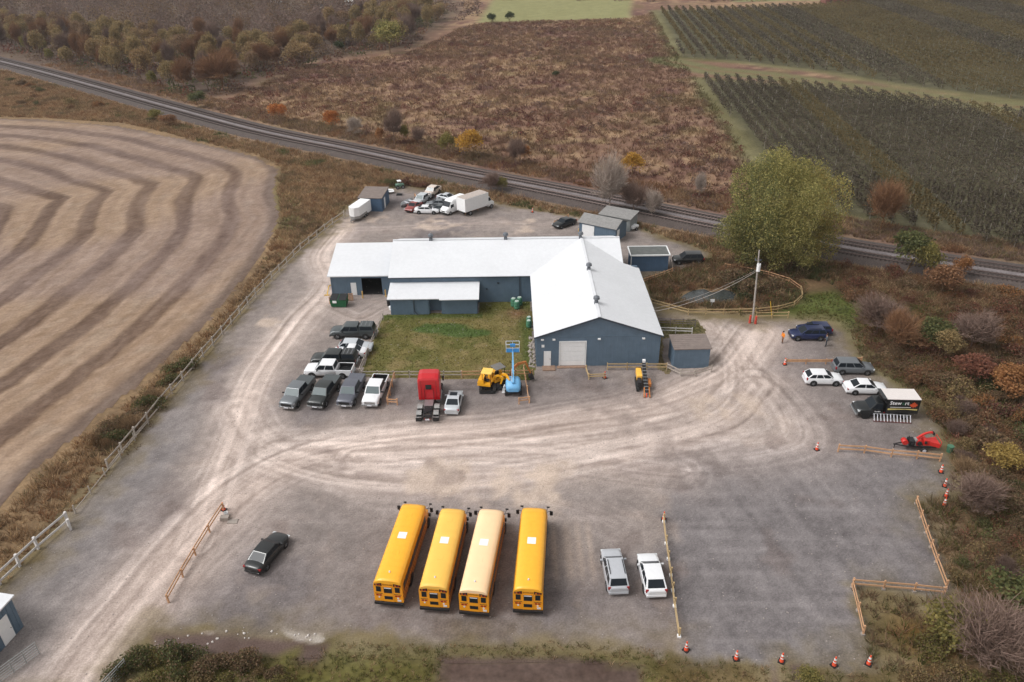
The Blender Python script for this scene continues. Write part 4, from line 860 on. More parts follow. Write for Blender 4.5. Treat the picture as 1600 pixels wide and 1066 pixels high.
# doors of the front wing
b = MB(); b.box(D1[0] + .04, D1[1] - .04, FY - .04, FY + .06, D1[2], D1[3] - .04); d = wpart(b.build('entrance_door', m_white, W)); b = MB(); b.box(4.62, 4.7, FY - .1, FY - .04, 1.05, 1.13); b.build('handle', m_grey, d)
d = empty('roll_up_door', (-2.8, -91, 0)); d.parent = W; zz = np.linspace(D2[2], D2[3] - .03, 6)
for k in range(5): b = MB(); b.box(D2[0] + .03, D2[1] - .03, FY + .02 + .005 * (k % 2), FY + .08, zz[k] + .012, zz[k + 1] - .012); b.build('door_panel', m_white, d)
b = MB()
b.box(D2[0] - .1, D2[0], FY - .06, FY, D2[2], D2[3] + .1); b.box(D2[1], D2[1] + .1, FY - .06, FY, D2[2], D2[3] + .1); b.box(D2[0], D2[1], FY - .06, FY, D2[3], D2[3] + .1); b.build('door_frame', m_white, d)
for x, z in ((3.7, 3.85), (5.1, 3.85), (10.6, 3.85), (16.0, 3.85)):
    b = MB(); b.box(x - .17, x + .17, FY - .22, FY - .03, z - .08, z + .08); wpart(b.build('wall_light', m_white, W))
b = MB(); b.box(3.6, 3.95, FY - .08, FY - .03, 2.75, 3.1); wpart(b.build('utility_box', m_white, W))
b = MB(); b.box(3.7, 5.3, WY - .9, FY - .01, 0, .13); b.box(5.5, 9.2, WY - .35, FY - .01, 0, .1); wpart(b.build('door_sill', mat('sill_wood', L(142, 116, 98), .9, var=.2), W))
# garage wing with its open bay
gx0, gx1, gy0, gy1, gh, gr = -26.4, -17.3, 103.55, 111.6, 3.3, 5.0
b = MB(); ox0, ox1, oz = -21.9, -18.95, 2.75; dx0, dx1 = -23.55, -22.7
b.box(gx0, dx0, gy0, gy0 + .2, 0, gh); b.box(dx1, ox0, gy0, gy0 + .2, 0, gh); b.box(ox1, gx1, gy0, gy0 + .2, 0, gh); b.box(ox0, ox1, gy0, gy0 + .2, oz, gh); b.box(dx0, dx1, gy0, gy0 + .2, 2.05, gh)
b.box(gx0, gx0 + .2, gy0 + .2, gy1, 0, gh); b.prism([(gy0 + .2, gh), (gy1, gh), (gy1, gr - .12)], gx0, gx0 + .2); b.box(gx0, gx1, gy1 - .2, gy1, 0, gr - .2)
for a, c in ((gx0, dx0), (dx1, ox0), (ox1, gx1)): ribs(b, (a, gy0), (c, gy0), 0, gh)
b.bar((gx0 + .1, gy0 - .06, 0), (gx0 + .1, gy0 - .06, gh), .1)
wpart(b.build('garage_walls', m_wall, W))
b = MB(); slab(b, [(gx0 - .35, gy0 - .35, gh - .04), (gx1, gy0 - .35, gh - .04), (gx1, gy1 + .1, gr), (gx0 - .35, gy1 + .1, gr)])
x = gx0
while x < gx1: seam(b, (x, gy0 - .35, gh - .04), (x, gy1 + .1, gr)); x += .92
wpart(b.build('garage_roof', m_roof, W))
b = MB(); b.box(dx0 + .03, dx1 - .03, gy0 - .03, gy0 + .06, .05, 2.02); wpart(b.build('side_door', m_white, W))
b = MB(); b.box(gx0 + .3, gx1, gy0 + .2, gy1 - .25, -.02, .02); wpart(b.build('garage_floor', mat('dark_concrete', L(52, 50, 50), .9), W))
# lean-to along the courtyard
lx0, lx1, ly0, ly1 = -16.9, -4.8, 97.1, YE + .3; b = MB()
b.box(lx0, -11.6, ly0, ly0 + .15, 0, 2.35); b.box(-9.65, lx1, ly0, ly0 + .15, 0, 2.3); b.box(-11.6, -11.45, ly0 + .15, ly0 + 1.4, 0, 2.4); b.box(-9.8, -9.65, ly0 + .15, ly0 + 1.4, 0, 2.4); b.box(-11.45, -9.8, ly0 + 1.25, ly0 + 1.4, 0, 2.5)
b.prism([(ly0 + .15, 0), (ly1, 0), (ly1, 3.1), (ly0 + .15, 2.4)], lx0, lx0 + .15); b.prism([(ly0 + .15, 0), (ly1, 0), (ly1, 3.1), (ly0 + .15, 2.4)], lx1 - .15, lx1)
ribs(b, (lx0, ly0), (-11.6, ly0), 0, 2.3); ribs(b, (-9.65, ly0), (lx1, ly0), 0, 2.28)
wpart(b.build('lean_to_walls', m_wall, W))
b = MB(); slab(b, [(lx0 - .35, ly0 - .3, 2.55), (-10.0, ly0 - .3, 2.55), (-10.0, ly0 - .55, 2.5), (lx1 + .3, ly0 - .55, 2.5), (lx1 + .3, YE + .28, 3.3), (lx0 - .3, YE + .28, 3.3)], .1)
x = lx0
while x < lx1: seam(b, (x, ly0 - .28, 2.56), (x, YE + .27, 3.3), .03); x += .92
wpart(b.build('lean_to_roof', m_roof, W))
b = MB(); b.bar((-13.6, ly0 - .06, 2.3), (-13.6, ly0 - .06, .5), .09); b.bar((-13.6, ly0 - .06, .5), (-13.1, ly0 - .3, .15), .09); b.bar((1.2, YE + .2, 4.0), (1.2, YE + .2, .1), .1); wpart(b.build('downspout', m_trim, W))
# conduits and small boxes on the long courtyard wall
b = MB(); b.box(-2.0, -1.7, YE + .18, YE + .28, 2.9, 3.15); b.box(-3.6, -3.4, YE + .18, YE + .28, 2.0, 2.2); wpart(b.build('wall_box', m_trim, W))

def shed(name, x, y, rz, w, d, hf, hb, wall, roof, label, door=None, ridge=None, trim=None, over=.2, cat='shed'):
    """w along local x, d along local y, front wall at local y=0; doors as (face, x0, x1, z1)"""
    s = empty(name, (x, y, 0), rz, label, cat); b = MB()
    if ridge: b.prism([(0, 0), (d, 0), (d, hf), (d / 2, ridge - .05), (0, hf)], 0, w)
    else: b.prism([(0, 0), (d, 0), (d, hb), (0, hf)], 0, w)
    n = int(w / .4)
    for k in range(n): b.box(k * w / n + .1, k * w / n + .16, -.022, 0, 0, hf - .1)
    n = int(d / .4)
    for k in range(n):
        q = k * d / n + .1; b.box(w, w + .022, q, q + .06, 0, min(hf, hb or hf) - .1); b.box(-.022, 0, q, q + .06, 0, min(hf, hb or hf) - .1)
    b.build('walls', wall, s); b = MB()
    if ridge:
        slab(b, [(-over, -over, hf - .02), (w + over, -over, hf - .02), (w + over, d / 2, ridge), (-over, d / 2, ridge)], .1); slab(b, [(-over, d / 2, ridge), (w + over, d / 2, ridge), (w + over, d + over, hf - .02), (-over, d + over, hf - .02)], .1)
        for k in range(1, 8): b.bar((-over, -over + k * (d / 2 + over) / 8, hf - .02 + k * (ridge - hf + .02) / 8 + .01), (w + over, -over + k * (d / 2 + over) / 8, hf - .02 + k * (ridge - hf + .02) / 8 + .01), .03, .02)
    else:
        slab(b, [(-over, -over, hf + .06), (w + over, -over, hf + .06), (w + over, d + over, hb + .06), (-over, d + over, hb + .06)], .12)
        for k in range(1, 8): q = k / 8; b.bar((-over, -over + q * (d + 2 * over), hf + .065 + q * (hb - hf)), (w + over, -over + q * (d + 2 * over), hf + .065 + q * (hb - hf)), .03, .02)
    b.build('roof', roof, s)
    if trim:
        b = MB(); o2 = over + .04; P = [(-o2, -o2, hf + .03), (w + o2, -o2, hf + .03), (w + o2, d + o2, hb + .03), (-o2, d + o2, hb + .03)]
        for k in range(4): b.bar(P[k], P[(k + 1) % 4], .16, .2)
        b.box(-.08, .04, -.08, .02, 0, hf); b.build('roof_trim', trim, s)
    for f, a, c, z in door or []:
        b = MB()
        if f == 'f': b.box(a, c, -.06, -.023, .05, z)
        else: b.box(w + .023, w + .06, a, c, .05, z)
        dd = b.build('door', m_white, s); b = MB()
        if f == 'f': b.box(c - .14, c - .08, -.1, -.06, 1, 1.08)
        else: b.box(w + .06, w + .1, c - .14, c - .08, 1, 1.08)
        b.build('handle', m_grey, dd)
    return s
ax, ay = G(904.5, 368); shed('shed', ax, ay, R_(-33), 6.9, 4.2, 2.55, None, m_wall, m_shroof, 'blue grey gabled shed with a wide white door behind the warehouse corner', [('f', .6, 2.9, 2.2), ('s', .5, 1.4, 2.1)], ridge=3.5)
sb = shed('shed', ax + 3.9, ay + 4.2, R_(-31), 5.8, 3.4, 2.3, 2.7, mat('pale_grey_siding', L(142, 146, 146), .7, var=.1), m_shroof, 'lower grey roofed shed standing against the back of the gabled shed')
cx, cy = G(985, 424); shed('storage_shed', cx, cy - .1, R_(0), 5.75, 3.0, 2.7, 2.8, m_wall2, mat('mossy_flat_roof', L(98, 100, 98), .9, var=.2, vscale=1.5), 'flat roofed blue storage shed with white roof edging beside the dark car', trim=m_white, over=.12)
cx, cy = G(1051.5, 576); shed('small_shed', cx, cy, R_(1), 4.35, 3.0, 2.75, 3.0, m_wall, m_broof, 'small blue grey shed with a brown roof right of the warehouse gable', over=.15)
cx, cy = G(562, 330); shed('blue_shed', cx, cy, R_(-6), 4.4, 5.6, 2.6, 2.9, m_wall2, m_broof, 'blue shed behind the white cargo trailer in the far yard corner', [('s', 1.6, 2.5, 2.1)], over=.12)
shed('entrance_shed', -46.8, 39.4, R_(-11), 6.4, 5.4, 3.1, 3.3, m_wall, m_roof, 'blue grey shed with a white roof at the lower left edge', [('s', 3.4, 4.5, 2.4)], over=.2)
# far-off farm buildings near the horizon
def farm(u, v, w, d, h, wall, roof, label, rz=0):
    x, y = G(u, v); s = empty('farm_building', (x, y, 0), rz, label, 'building'); b = MB(); b.prism([(-d / 2, 0), (d / 2, 0), (d / 2, h), (0, h * 1.45), (-d / 2, h)], -w / 2, w / 2); b.build('walls', wall, s)
    b = MB(); slab(b, [(-w / 2 - .3, -d / 2 - .3, h), (w / 2 + .3, -d / 2 - .3, h), (w / 2 + .3, 0, h * 1.5), (-w / 2 - .3, 0, h * 1.5)]); slab(b, [(-w / 2 - .3, 0, h * 1.5), (w / 2 + .3, 0, h * 1.5), (w / 2 + .3, d / 2 + .3, h), (-w / 2 - .3, d / 2 + .3, h)]); b.build('roof', roof, s)
    b = MB()
    for k in range(-1, 2): b.box(k * w / 3.4 - .6, k * w / 3.4 + .6, -d / 2 - .05, -d / 2, 1, 2.2)
    b.build('windows', m_trim, s)['kind'] = 'stuff'
farm(429, 4, 8, 6, 3, m_white, m_white, 'distant white farm building at the top edge left of centre')
farm(547, 8, 4.5, 4, 2.2, m_white, m_white, 'small distant white hut right of the white farm building')
farm(502, 13, 2.4, 2, 1.2, m_white, m_white, 'tiny distant white box between the two far white buildings')
farm(1305, 6, 14, 8, 4, mat('red_brick', L(120, 78, 68), .9), mat('far_roof', L(110, 92, 90), .9), 'distant reddish house at the top edge above the orchard')

# ------------------------------------------------------------------ fences, barriers and gates
m_wf = mat('white_fence_paint', L(214, 210, 208), .7, var=.08); m_old = mat('weathered_rail', L(172, 162, 152), .9, var=.2, vscale=2)
m_new = mat('new_lumber', L(196, 152, 116), .85, var=.18, vscale=2); m_tan = mat('tan_lumber', L(186, 160, 118), .85, var=.18, vscale=2); m_galv = mat('galvanised', L(170, 172, 172), .4, .5); m_pipe = mat('dark_pipe', L(118, 106, 112), .6)
def fence(px, label, m, sp=2.4, h=1.1, rails=2, pw=.12, rh=.14, name='rail_fence', cat='fence', zlow=.45, sag=0.0, feet=None, group=None, world=False, both=False):
    pts = [Vector(p) for p in (px if world else GP(px))]; f = empty(name, (pts[0].x, pts[0].y, 0), 0, label, cat, group); o = Vector((pts[0].x, pts[0].y))
    rp = MB(); rp.box(-pw / 2, pw / 2, -pw / 2, pw / 2, -.1, h + .06); pm_ = rp.mesh('post', m); posts = []
    for a, c in zip(pts[:-1], pts[1:]):
        n = max(1, round((c - a).length / sp))
        for k in range(n): posts.append(a.lerp(c, k / n))
    posts.append(pts[-1]); rr = random.Random(len(posts))
    for k, p in enumerate(posts):
        q = p - o; d = (posts[min(k + 1, len(posts) - 1)] - posts[max(k - 1, 0)]); mobj('post', pm_, f, (q.x, q.y, 0), (rr.uniform(-.03, .03), rr.uniform(-.03, .03), math.atan2(d.y, d.x)))
        if feet:
            b = MB(); b.box(-.14, .14, -.14, .14, 0, .16); mobj('footing', b.mesh('footing', feet), f, (q.x, q.y, 0), (0, 0, math.atan2(d.y, d.x)))
    zs = np.linspace(zlow, h - .07, rails)
    for k in range(len(posts) - 1):
        for z in zs:
            j = [rr.uniform(-sag, sag) for _ in range(2)]
            for sd in ((-1, 1) if both else (-1,)):
                a = posts[k] - o; c = posts[k + 1] - o; d = (c - a).normalized(); nr = Vector((d.y, -d.x)) * (pw / 2 + .022) * sd * -1
                b = MB(); b.bar((a.x + nr.x - d.x * .06, a.y + nr.y - d.y * .06, z + j[0]), (c.x + nr.x + d.x * .06, c.y + nr.y + d.y * .06, z + j[1]), .04, rh); b.build('rail', m, f)
    return f
fence([(-30, 940), (0, 914), (60, 858), (107, 818)], 'white painted board fence at the lower left edge of the yard', m_wf, 2.7, 1.35, 2, .2, .22)
b_ = fence([(107, 818), (111, 828)], 'short white brace fence ending the painted board fence', m_wf, 2, 1.2, 1, .2, .16)
fence([(118, 803), (165, 744), (232, 664)], 'thin weathered rail fence continuing the white fence northwards', m_old, 3.0, 1.0, 1, .1, .1, sag=.05)
fence([(170, 734), (232, 660), (318, 558), (400, 463), (470, 392), (520, 352), (538, 340)], 'long weathered two rail fence between the gravel yard and the dry grass verge', m_old, 2.8, 1.3, 2, .15, .17, sag=.06)
fence([(599, 500), (582, 540), (563, 587)], 'weathered fence along the west side of the courtyard grass', m_old, 2.4, 1.0, 2, .1, .12, sag=.04)
fence([(566, 590), (640, 590), (721, 590)], 'greyed rail fence along the south side of the courtyard grass', m_old, 2.3, .95, 2, .1, .13)
fence([(722, 590), (780, 589), (832, 588)], 'new brown rail fence behind the yellow excavators', m_new, 2.3, .95, 2, .1, .13)
fence([(617, 592), (606, 632), (621, 633)], 'orange brown lumber barrier right of the white pickup', m_new, 2.2, .85, 2, .12, .15)
fence([(819, 580), (827, 630), (811, 632)], 'orange brown lumber barrier right of the blue boom lift', m_new, 2.2, .85, 2, .12, .15)
fence([(916, 580), (920, 593), (944, 592)], 'short low lumber rail left of the yellow drill rig', m_tan, 1.8, .8, 2, .1, .13)
fence([(949, 578), (1041, 578)], 'straight lumber rail fence under the warehouse gable behind the drill rig', m_tan, 2.3, .95, 2, .1, .13)
fence([(1042, 578), (1063, 588), (1086, 588), (1111, 581)], 'bent pale rail fence curving round the small brown roofed shed', m_old, 2.0, .95, 2, .1, .13)
fence([(1028, 508), (1086, 511)], 'dark pipe fence on the grass right of the warehouse', m_pipe, 1.9, 1.1, 3, .07, .06)
fence([(1030, 520), (1081, 522)], 'white rail fence in front of the dark pipe fence', m_wf, 2.4, .9, 2, .1, .12)
fence([(1017, 476), (1045, 484), (1075, 492), (1130, 492), (1180, 491), (1215, 487), (1240, 480), (1252, 468), (1250, 456)], 'curved lumber rail fence round the near side of the pond', m_tan, 2.4, .95, 2, .1, .13)
fence([(1250, 456), (1232, 443), (1200, 433), (1165, 426), (1132, 420)], 'thin far rail fence round the pond under the willow', m_new, 2.6, .9, 2, .08, .09)
fence([(1003, 444), (1024, 437), (1050, 427)], 'brown rail fence from the warehouse corner to the flat roofed shed', m_new, 2.4, .9, 2, .09, .1)
fence([(1181, 498), (1231, 497)], 'short free standing lumber rail right of the utility pole', m_tan, 2.2, 1.0, 2, .1, .13)
fence([(1228, 569), (1290, 569), (1345, 566)], 'low brown board barrier behind the parked white and grey cars', m_new, 3.0, .7, 2, .12, .2)
fence([(1309, 706), (1350, 708), (1392, 714), (1432, 717), (1468, 721)], 'brown lumber barrier in front of the red chipper', m_new, 2.4, .95, 2, .12, .16)
fence([(1431, 788), (1446, 834), (1462, 880), (1477, 920)], 'brown lumber barrier along the east edge of the parking corner', m_new, 2.1, .95, 2, .12, .15, feet=m_conc)
fence([(1332, 917), (1380, 921), (1428, 925), (1474, 930)], 'brown lumber barrier crossing the bottom of the parking corner', m_new, 2.4, .95, 2, .12, .15, feet=m_conc)
fence([(1331, 919), (1340, 955), (1348, 992)], 'short lumber barrier running down from the crossing barrier', m_new, 2.1, .95, 2, .12, .15, feet=m_conc)
fence([(1037, 816), (1041, 850), (1048, 900), (1054, 948), (1061, 995)], 'pale lumber barrier right of the parked white crossover', m_tan, 2.2, .95, 2, .12, .15, feet=m_white)
fence([(350, 798), (328, 832), (306, 868), (286, 902), (264, 942)], 'orange brown lumber barrier beside the entrance lane', m_new, 2.2, .9, 2, .12, .15)
fence([(727, 336), (766, 322)], 'orange lumber rail along the white box truck', m_new, 3.0, .8, 2, .12, .15)
fence([(866, 352), (888, 341)], 'orange lumber rail behind the dark car in the back yard', m_new, 3.0, .8, 2, .12, .15)
fence([(655, 318), (648, 308)], 'stray orange lumber rail beside the silver boat', m_new, 2.5, .7, 2, .1, .14)
def gate(px, label, n=6, h=1.3):
    a, c = [Vector(p) for p in GP(px)]; f = empty('tube_gate', (a.x, a.y, 0), 0, label, 'gate'); d = c - a; l = d.length; u = d / l
    for k in range(n):
        z = .12 + k * (h - .12) / (n - 1); b = MB(); b.cyl((0, 0, z), (d.x, d.y, z), .03, n=6); b.build('tube', m_galv, f)
    for t in (0, .33, .66, 1): b = MB(); b.cyl((d.x * t, d.y * t, 0), (d.x * t, d.y * t, h + .05), .035, n=6); b.build('upright', m_galv, f)
gate([(2, 1066), (62, 1022)], 'grey metal tube gate beside the lower left shed'); gate([(165, 1085), (200, 1048)], 'grey metal tube gate at the bottom by the exit lane')

# ------------------------------------------------------------------ cones, pole, small things
m_cone = mat('safety_orange', L(226, 84, 52), .6); m_refl = mat('reflective_white', L(225, 222, 218), .5)
b = MB(); b.cyl((0, 0, .06), (0, 0, .95), .17, .05, 12); c_me = b.mesh('cone_body', m_cone); b = MB(); b.box(-.24, .24, -.24, .24, 0, .07); c_ba = b.mesh('cone_base', m_black)
b = MB(); b.cyl((0, 0, .62), (0, 0, .8), .108, .085, 12, caps=False); b.cyl((0, 0, .38), (0, 0, .48), .14, .126, 12, caps=False); c_rf = b.mesh('reflective_band', m_refl)
for u, v, lab in [(1276, 703, 'lone traffic cone left of the brown barrier by the chipper'), (1470, 738, 'topmost cone of the row beside the mauve bush, just under the barrier end'), (1476, 760, 'second cone down the row beside the mauve bush'), (1478, 776, 'third cone down the row beside the mauve bush'), (1475, 790, 'lowest cone of the row beside the mauve bush'),
                  (1037, 812, 'cone at the upper end of the barrier by the white crossover'), (1072, 1016, 'leftmost cone on the bottom edge of the parking corner'), (1150, 1030, 'second cone from the left on the bottom edge of the parking corner'), (1221, 1034, 'middle cone on the bottom edge of the parking corner'), (1303, 1040, 'cone by the lower right corner of the dark gravel'), (1357, 1038, 'last cone on the right on the bottom edge of the parking corner'),
                  (350, 797, 'cone at the upper end of the barrier by the entrance lane'), (945, 591, 'cone at the end of the short lumber rail near the drill rig'), (1226, 570, 'cone at the left end of the low board barrier by the parked cars'), (832, 332, 'small distant cone on a pale patch at the back of the yard')]:
    x, y = G(u, v); c = empty('traffic_cone', (x, y, 0), rs.rand() * 3, lab, 'traffic cone', 'orange traffic cones'); mobj('cone_body', c_me, c); mobj('cone_base', c_ba, c); mobj('reflective_band', c_rf, c)
px_, py_ = G(1176, 502); pole = empty('utility_pole', (px_, py_, 0), 0, 'leaning pale utility pole with a white transformer by the pond fence', 'utility pole')
tp = (-.55, .1, 10.4); mp_ = mat('pole_wood', L(168, 160, 152), .85, var=.15)
b = MB(); b.cyl((0, 0, -.2), tp, .14, .09, 10); b.build('shaft', mp_, pole)
q = Vector(tp) * .78; b = MB(); b.cyl(q + Vector((-.02, -.42, -.5)), q + Vector((-.02, -.42, .55)), .25, n=14); b.build('transformer', m_white, pole)
b = MB(); b.cyl(q + Vector((-.02, -.42, .55)), q + Vector((-.02, -.42, .72)), .07, n=8); b.bar(q + Vector((-.5, 0, .9)), q + Vector((.35, 0, .9)), .1); b.cyl(q + Vector((-.45, 0, .9)), q + Vector((-.45, 0, 1.2)), .06, n=6); b.build('insulator', m_grey, pole)
for k, (dx, dy) in enumerate(((-.55, -.5), (.15, -.75))):
    w_ = tag(mobj('marker_post', None, None, (px_ + dx, py_ + dy, 0)), ['red marker post left of the utility pole foot', 'red marker post in front of the utility pole foot'][k], 'marker post'); 
    b = MB(); b.cyl((0, 0, 0), (0, 0, 1.15), .16, .13, 10); b.build('post', mat('marker_red', L(196, 70, 56), .6), w_)
def wire(name, a, c, sag, r, m, label, cat='cable', n=16):
    a = Vector(a); c = Vector(c); b = MB(); p = None
    for k in range(n + 1):
        t = k / n; q = a.lerp(c, t) - Vector((0, 0, sag * 4 * t * (1 - t)))
        if p is not None: b.cyl(p, q, r, n=5, caps=False)
        p = q
    tag(b.build(name, m), label, cat)
pq = Vector((px_, py_, 0)) + Vector(tp) * .72
wire('service_cable', pq, (WXR - .2, 88.5, 4.4), .9, .035, mat('cable_sheath', L(170, 160, 152), .7), 'pale sagging cable from the utility pole to the warehouse corner')
wire('guy_cable', pq + Vector((0, 0, .2)), (WXR - .2, 88.9, 4.6), .7, .02, mat('cable_sheath', L(170, 160, 152), .7), 'thinner upper cable running beside the pale sagging cable')
x, y = G(1112, 479); b = MB(); b.box(-.3, .3, -.03, .0, .7, 1.15); b.cyl((0, .03, 0), (0, .03, .95), .03, n=6); o = b.build('warning_sign', m_white); o.location = (x, y, 0); tag(o, 'small white sign on the pond fence', 'sign')
# yellow guy guard
x, y = G(1206, 496); b = MB(); b.cyl((0, 0, 0), (-.5, .2, 2.4), .05, n=6); o = b.build('guy_guard', m_yel); o.location = (x, y, 0); tag(o, 'slanted yellow guy wire guard behind the pond fence', 'guy guard')
def bollard(u, v, lab):
    x, y = G(u, v); b = MB(); b.cyl((0, 0, 0), (0, 0, 1.1), .1, n=10); b.cyl((0, 0, 1.1), (0, 0, 1.16), .1, .04, n=10); o = b.build('bollard', mat('bollard_tan', L(206, 166, 96), .6)); o.location = (x, y, 0); tag(o, lab, 'bollard')
bollard(567, 466, 'yellow bollard left of the open garage bay'); bollard(603, 464, 'yellow bollard right of the open garage bay'); bollard(904, 367, 'yellow bollard at the left corner of the gabled shed')
# dumpster
x, y = G(531, 478); d = empty('dumpster', (x, y, 0), R_(-3), 'dark green dumpster piled with boards beside the garage wall', 'dumpster'); mg = mat('dumpster_green', L(22, 92, 56), .55, var=.12)
b = MB(); b.hexa([(-1.05, -.6, .12), (1.05, -.6, .12), (1.05, .7, .12), (-1.05, .7, .12)], [(-1.2, -.75, 1.25), (1.2, -.75, 1.25), (1.2, .8, 1.5), (-1.2, .8, 1.5)]); b.box(-1.28, -1.2, -.4, .4, .7, .85); b.box(1.2, 1.28, -.4, .4, .7, .85); b.build('bin', mg, d)
for s in (-1, 1): b = MB(); b.hexa([(s * .62 - .55, -.78, 1.27), (s * .62 + .55, -.78, 1.27), (s * .62 + .55, .8, 1.52), (s * .62 - .55, .8, 1.52)], [(s * .62 - .55, -.78, 1.32), (s * .62 + .55, -.78, 1.32), (s * .62 + .55, .8, 1.57), (s * .62 - .55, .8, 1.57)]); b.build('lid', m_black, d)
b = MB(); b.box(-.75, -.2, -.8, -.7, .8, 1.15); b.build('notice', m_white, d)
for k, (u, v, dx, rz, lab) in enumerate([(546, 470, 0, .1, 'wooden pallet leaning right of the green dumpster'), (519, 473, 0, 1.2, 'wooden pallet left of the green dumpster')]):
    x, y = G(u, v); p = empty('pallet', (x, y, .02), rz, lab, 'pallet'); 
    for j in range(6): b = MB(); b.box(-.6, .6, -.03, .0, .02 + j * .2, .14 + j * .2); b.build('slat', m_new, p)
    for j in (-.5, 0, .5): b = MB(); b.box(j - .04, j + .04, 0, .1, .02, 1.14); b.build('stringer', m_new, p)
x, y = G(511, 462); b = MB(); b.cyl((0, 0, 0), (.15, 1.2, 1.0), .07, n=8); b.cyl((.15, 1.2, 1.0), (.6, 1.9, .9), .07, n=8); b.bar((-.4, 0, .08), (.4, 0, .08), .1); o = b.build('yellow_rack', m_yel); o.location = (x, y, 0); tag(o, 'yellow bent pipe rack left of the dumpster', 'rack')
# green tanks in the courtyard corner
mt = mat('tank_green', L(72, 122, 96), .5, var=.12)
for k, (x, y, r, h, lab) in enumerate([(.3, 99.3, .42, 1.2, 'left green barrel in the courtyard corner'), (1.15, 99.6, .42, 1.2, 'right green barrel in the courtyard corner'), (.75, 98.5, .42, 1.15, 'front green barrel in the courtyard corner'), (2.35, 93.9, .36, 1.0, 'far green bin against the wing wall of the courtyard'), (2.3, 92.9, .36, 1.0, 'near green bin against the wing wall of the courtyard')]):
    t = empty('green_barrel', (x, y, 0), 0, lab, 'barrel', 'green barrels of the courtyard'); b = MB(); pr = [(.85, 0), (1, .1), (1.02, .35), (.96, .37), (1.02, .4), (1.02, .68), (.96, .7), (1, .73), (.92, .95), (.8, 1)]
    b.loft([[(r * a * math.cos(j * .5236), r * a * math.sin(j * .5236), h * z) for j in range(12)] for a, z in pr]); b.build('drum', mt, t); b = MB(); b.cyl((0, 0, h), (0, 0, h + .07), r * .7, n=12); b.build('lid', mat('tank_lid', L(176, 190, 180), .6), t)
# stones along the wing wall, concrete lumps on the south edge
def stones(name, poly, n, s0, s1, m, label):
    X, Y = scatter(poly, 0, n); b = MB(); rr = random.Random(n)
    for x, y in zip(X, Y):
        s = rr.uniform(s0, s1); a = rr.uniform(0, 3); P = [(x + s * math.cos(a + j * 1.257) * rr.uniform(.7, 1.2), y + s * math.sin(a + j * 1.257) * rr.uniform(.7, 1.2)) for j in range(5)]
        b.loft([[(p[0], p[1], -.02) for p in P], [(x + (p[0] - x) * .9, y + (p[1] - y) * .9, s * .5) for p in P], [(x + (p[0] - x) * .45, y + (p[1] - y) * .45, s * .8) for p in P]], smooth=False)
    o = b.build(name, m); o['kind'] = 'stuff'; o['label'] = label
stones('rubble', [(2.1, 82.3), (2.9, 82.3), (2.9, 90), (2.3, 90)], 90, .1, .25, m_conc, 'grey rubble along the wing wall')
stones('concrete_rubble', GP([(235, 1002), (300, 992), (345, 985), (500, 988), (510, 1000), (340, 1000), (300, 1018), (250, 1022)]), 70, .04, .14, mat('pale_rubble', L(196, 188, 182), .9), 'pale broken concrete along the southern edge')
stones('loose_stones', YARD, 6000, .025, .075, mat('loose_stone', L(158, 148, 142), .9), 'loose stones scattered over the gravel')
x, y = G(354, 806); t = empty('bucket', (x, y, 0), 0, 'white bucket beside the cone at the entrance barrier', 'bucket'); b = MB(); b.cyl((0, 0, 0), (0, 0, .42), .17, .21, 12, caps=False); b.cyl((0, 0, 0), (0, 0, .03), .16, n=12); b.build('pail', m_white, t); b = MB(); b.cyl((-.2, 0, .42), (.2, 0, .44), .015, n=5); b.build('handle', m_grey, t)
x, y = G(352, 812); b = MB(); b.box(-.4, .4, -.25, .25, 0, .4); o = b.build('concrete_block', m_conc, bevel=.04); o.location = (x, y, 0); tag(o, 'grey concrete block below the white bucket', 'block')
x, y = G(364, 815); b = MB(); b.hexa([(-.5, -.3, 0), (.5, -.35, 0), (.45, .3, 0), (-.5, .28, 0)], [(-.48, -.28, .09), (.47, -.33, .07), (.43, .28, .09), (-.47, .26, .1)]); o = b.build('paving_slab', m_conc); o.location = (x, y, 0); tag(o, 'flat pale slab lying right of the concrete block', 'slab')
# ------------------------------------------------------------------ vehicles
def paint(name, r, g, b, metal=0.0, rough=.35): return mat('paint_' + name, L(r, g, b), rough, metal, var=.03, coat=.5)
m_glass = mat('tinted_glass', L(28, 34, 40), .3, 0, var=0, spec=.25); m_glass2 = mat('sky_reflection_glass', L(84, 96, 98), .12, 0, var=0, spec=.8)  # second glass, for pickup windshields: reflected sky painted into a paler base colour
m_tyre = mat('tyre_rubber', L(34, 33, 33), .85, var=.1); m_rim = mat('wheel_rim', L(150, 152, 156), .35, .5); m_rimd = mat('dark_rim', L(60, 60, 62), .4, .4)
m_head = mat('headlight_glass', L(206, 210, 212), .2); m_tail = mat('taillight_red', L(150, 24, 26), .3); m_plate = mat('plate_white', L(214, 214, 220), .6); m_chrome = mat('chrome', L(186, 188, 190), .2, .8)
def wheel_me(r, w, rim):
    key = ('w', r, w, rim.name)
    if key not in MATS:
        b = MB(); b.loft([[(r * k * math.cos(t * .3927), y, r * k * math.sin(t * .3927)) for t in range(16)] for k, y in ((.62, -w / 2), (.93, -w / 2), (1, -w / 2 + .04), (1, w / 2 - .04), (.93, w / 2), (.62, w / 2))], caps=False); ty = b.mesh('tyre', m_tyre)
        b = MB(); b.cyl((0, -w / 2 + .03, 0), (0, w / 2 - .03, 0), r * .63, n=16)
        for k in range(5):
            t = k * 1.2566
            for s in (-1, 1): b.bar((r * .1 * math.cos(t), s * (w / 2 - .02), r * .1 * math.sin(t)), (r * .58 * math.cos(t), s * (w / 2 - .02), r * .58 * math.sin(t)), .03, r * .16)
        MATS[key] = (ty, b.mesh('rim', rim))
    return MATS[key]
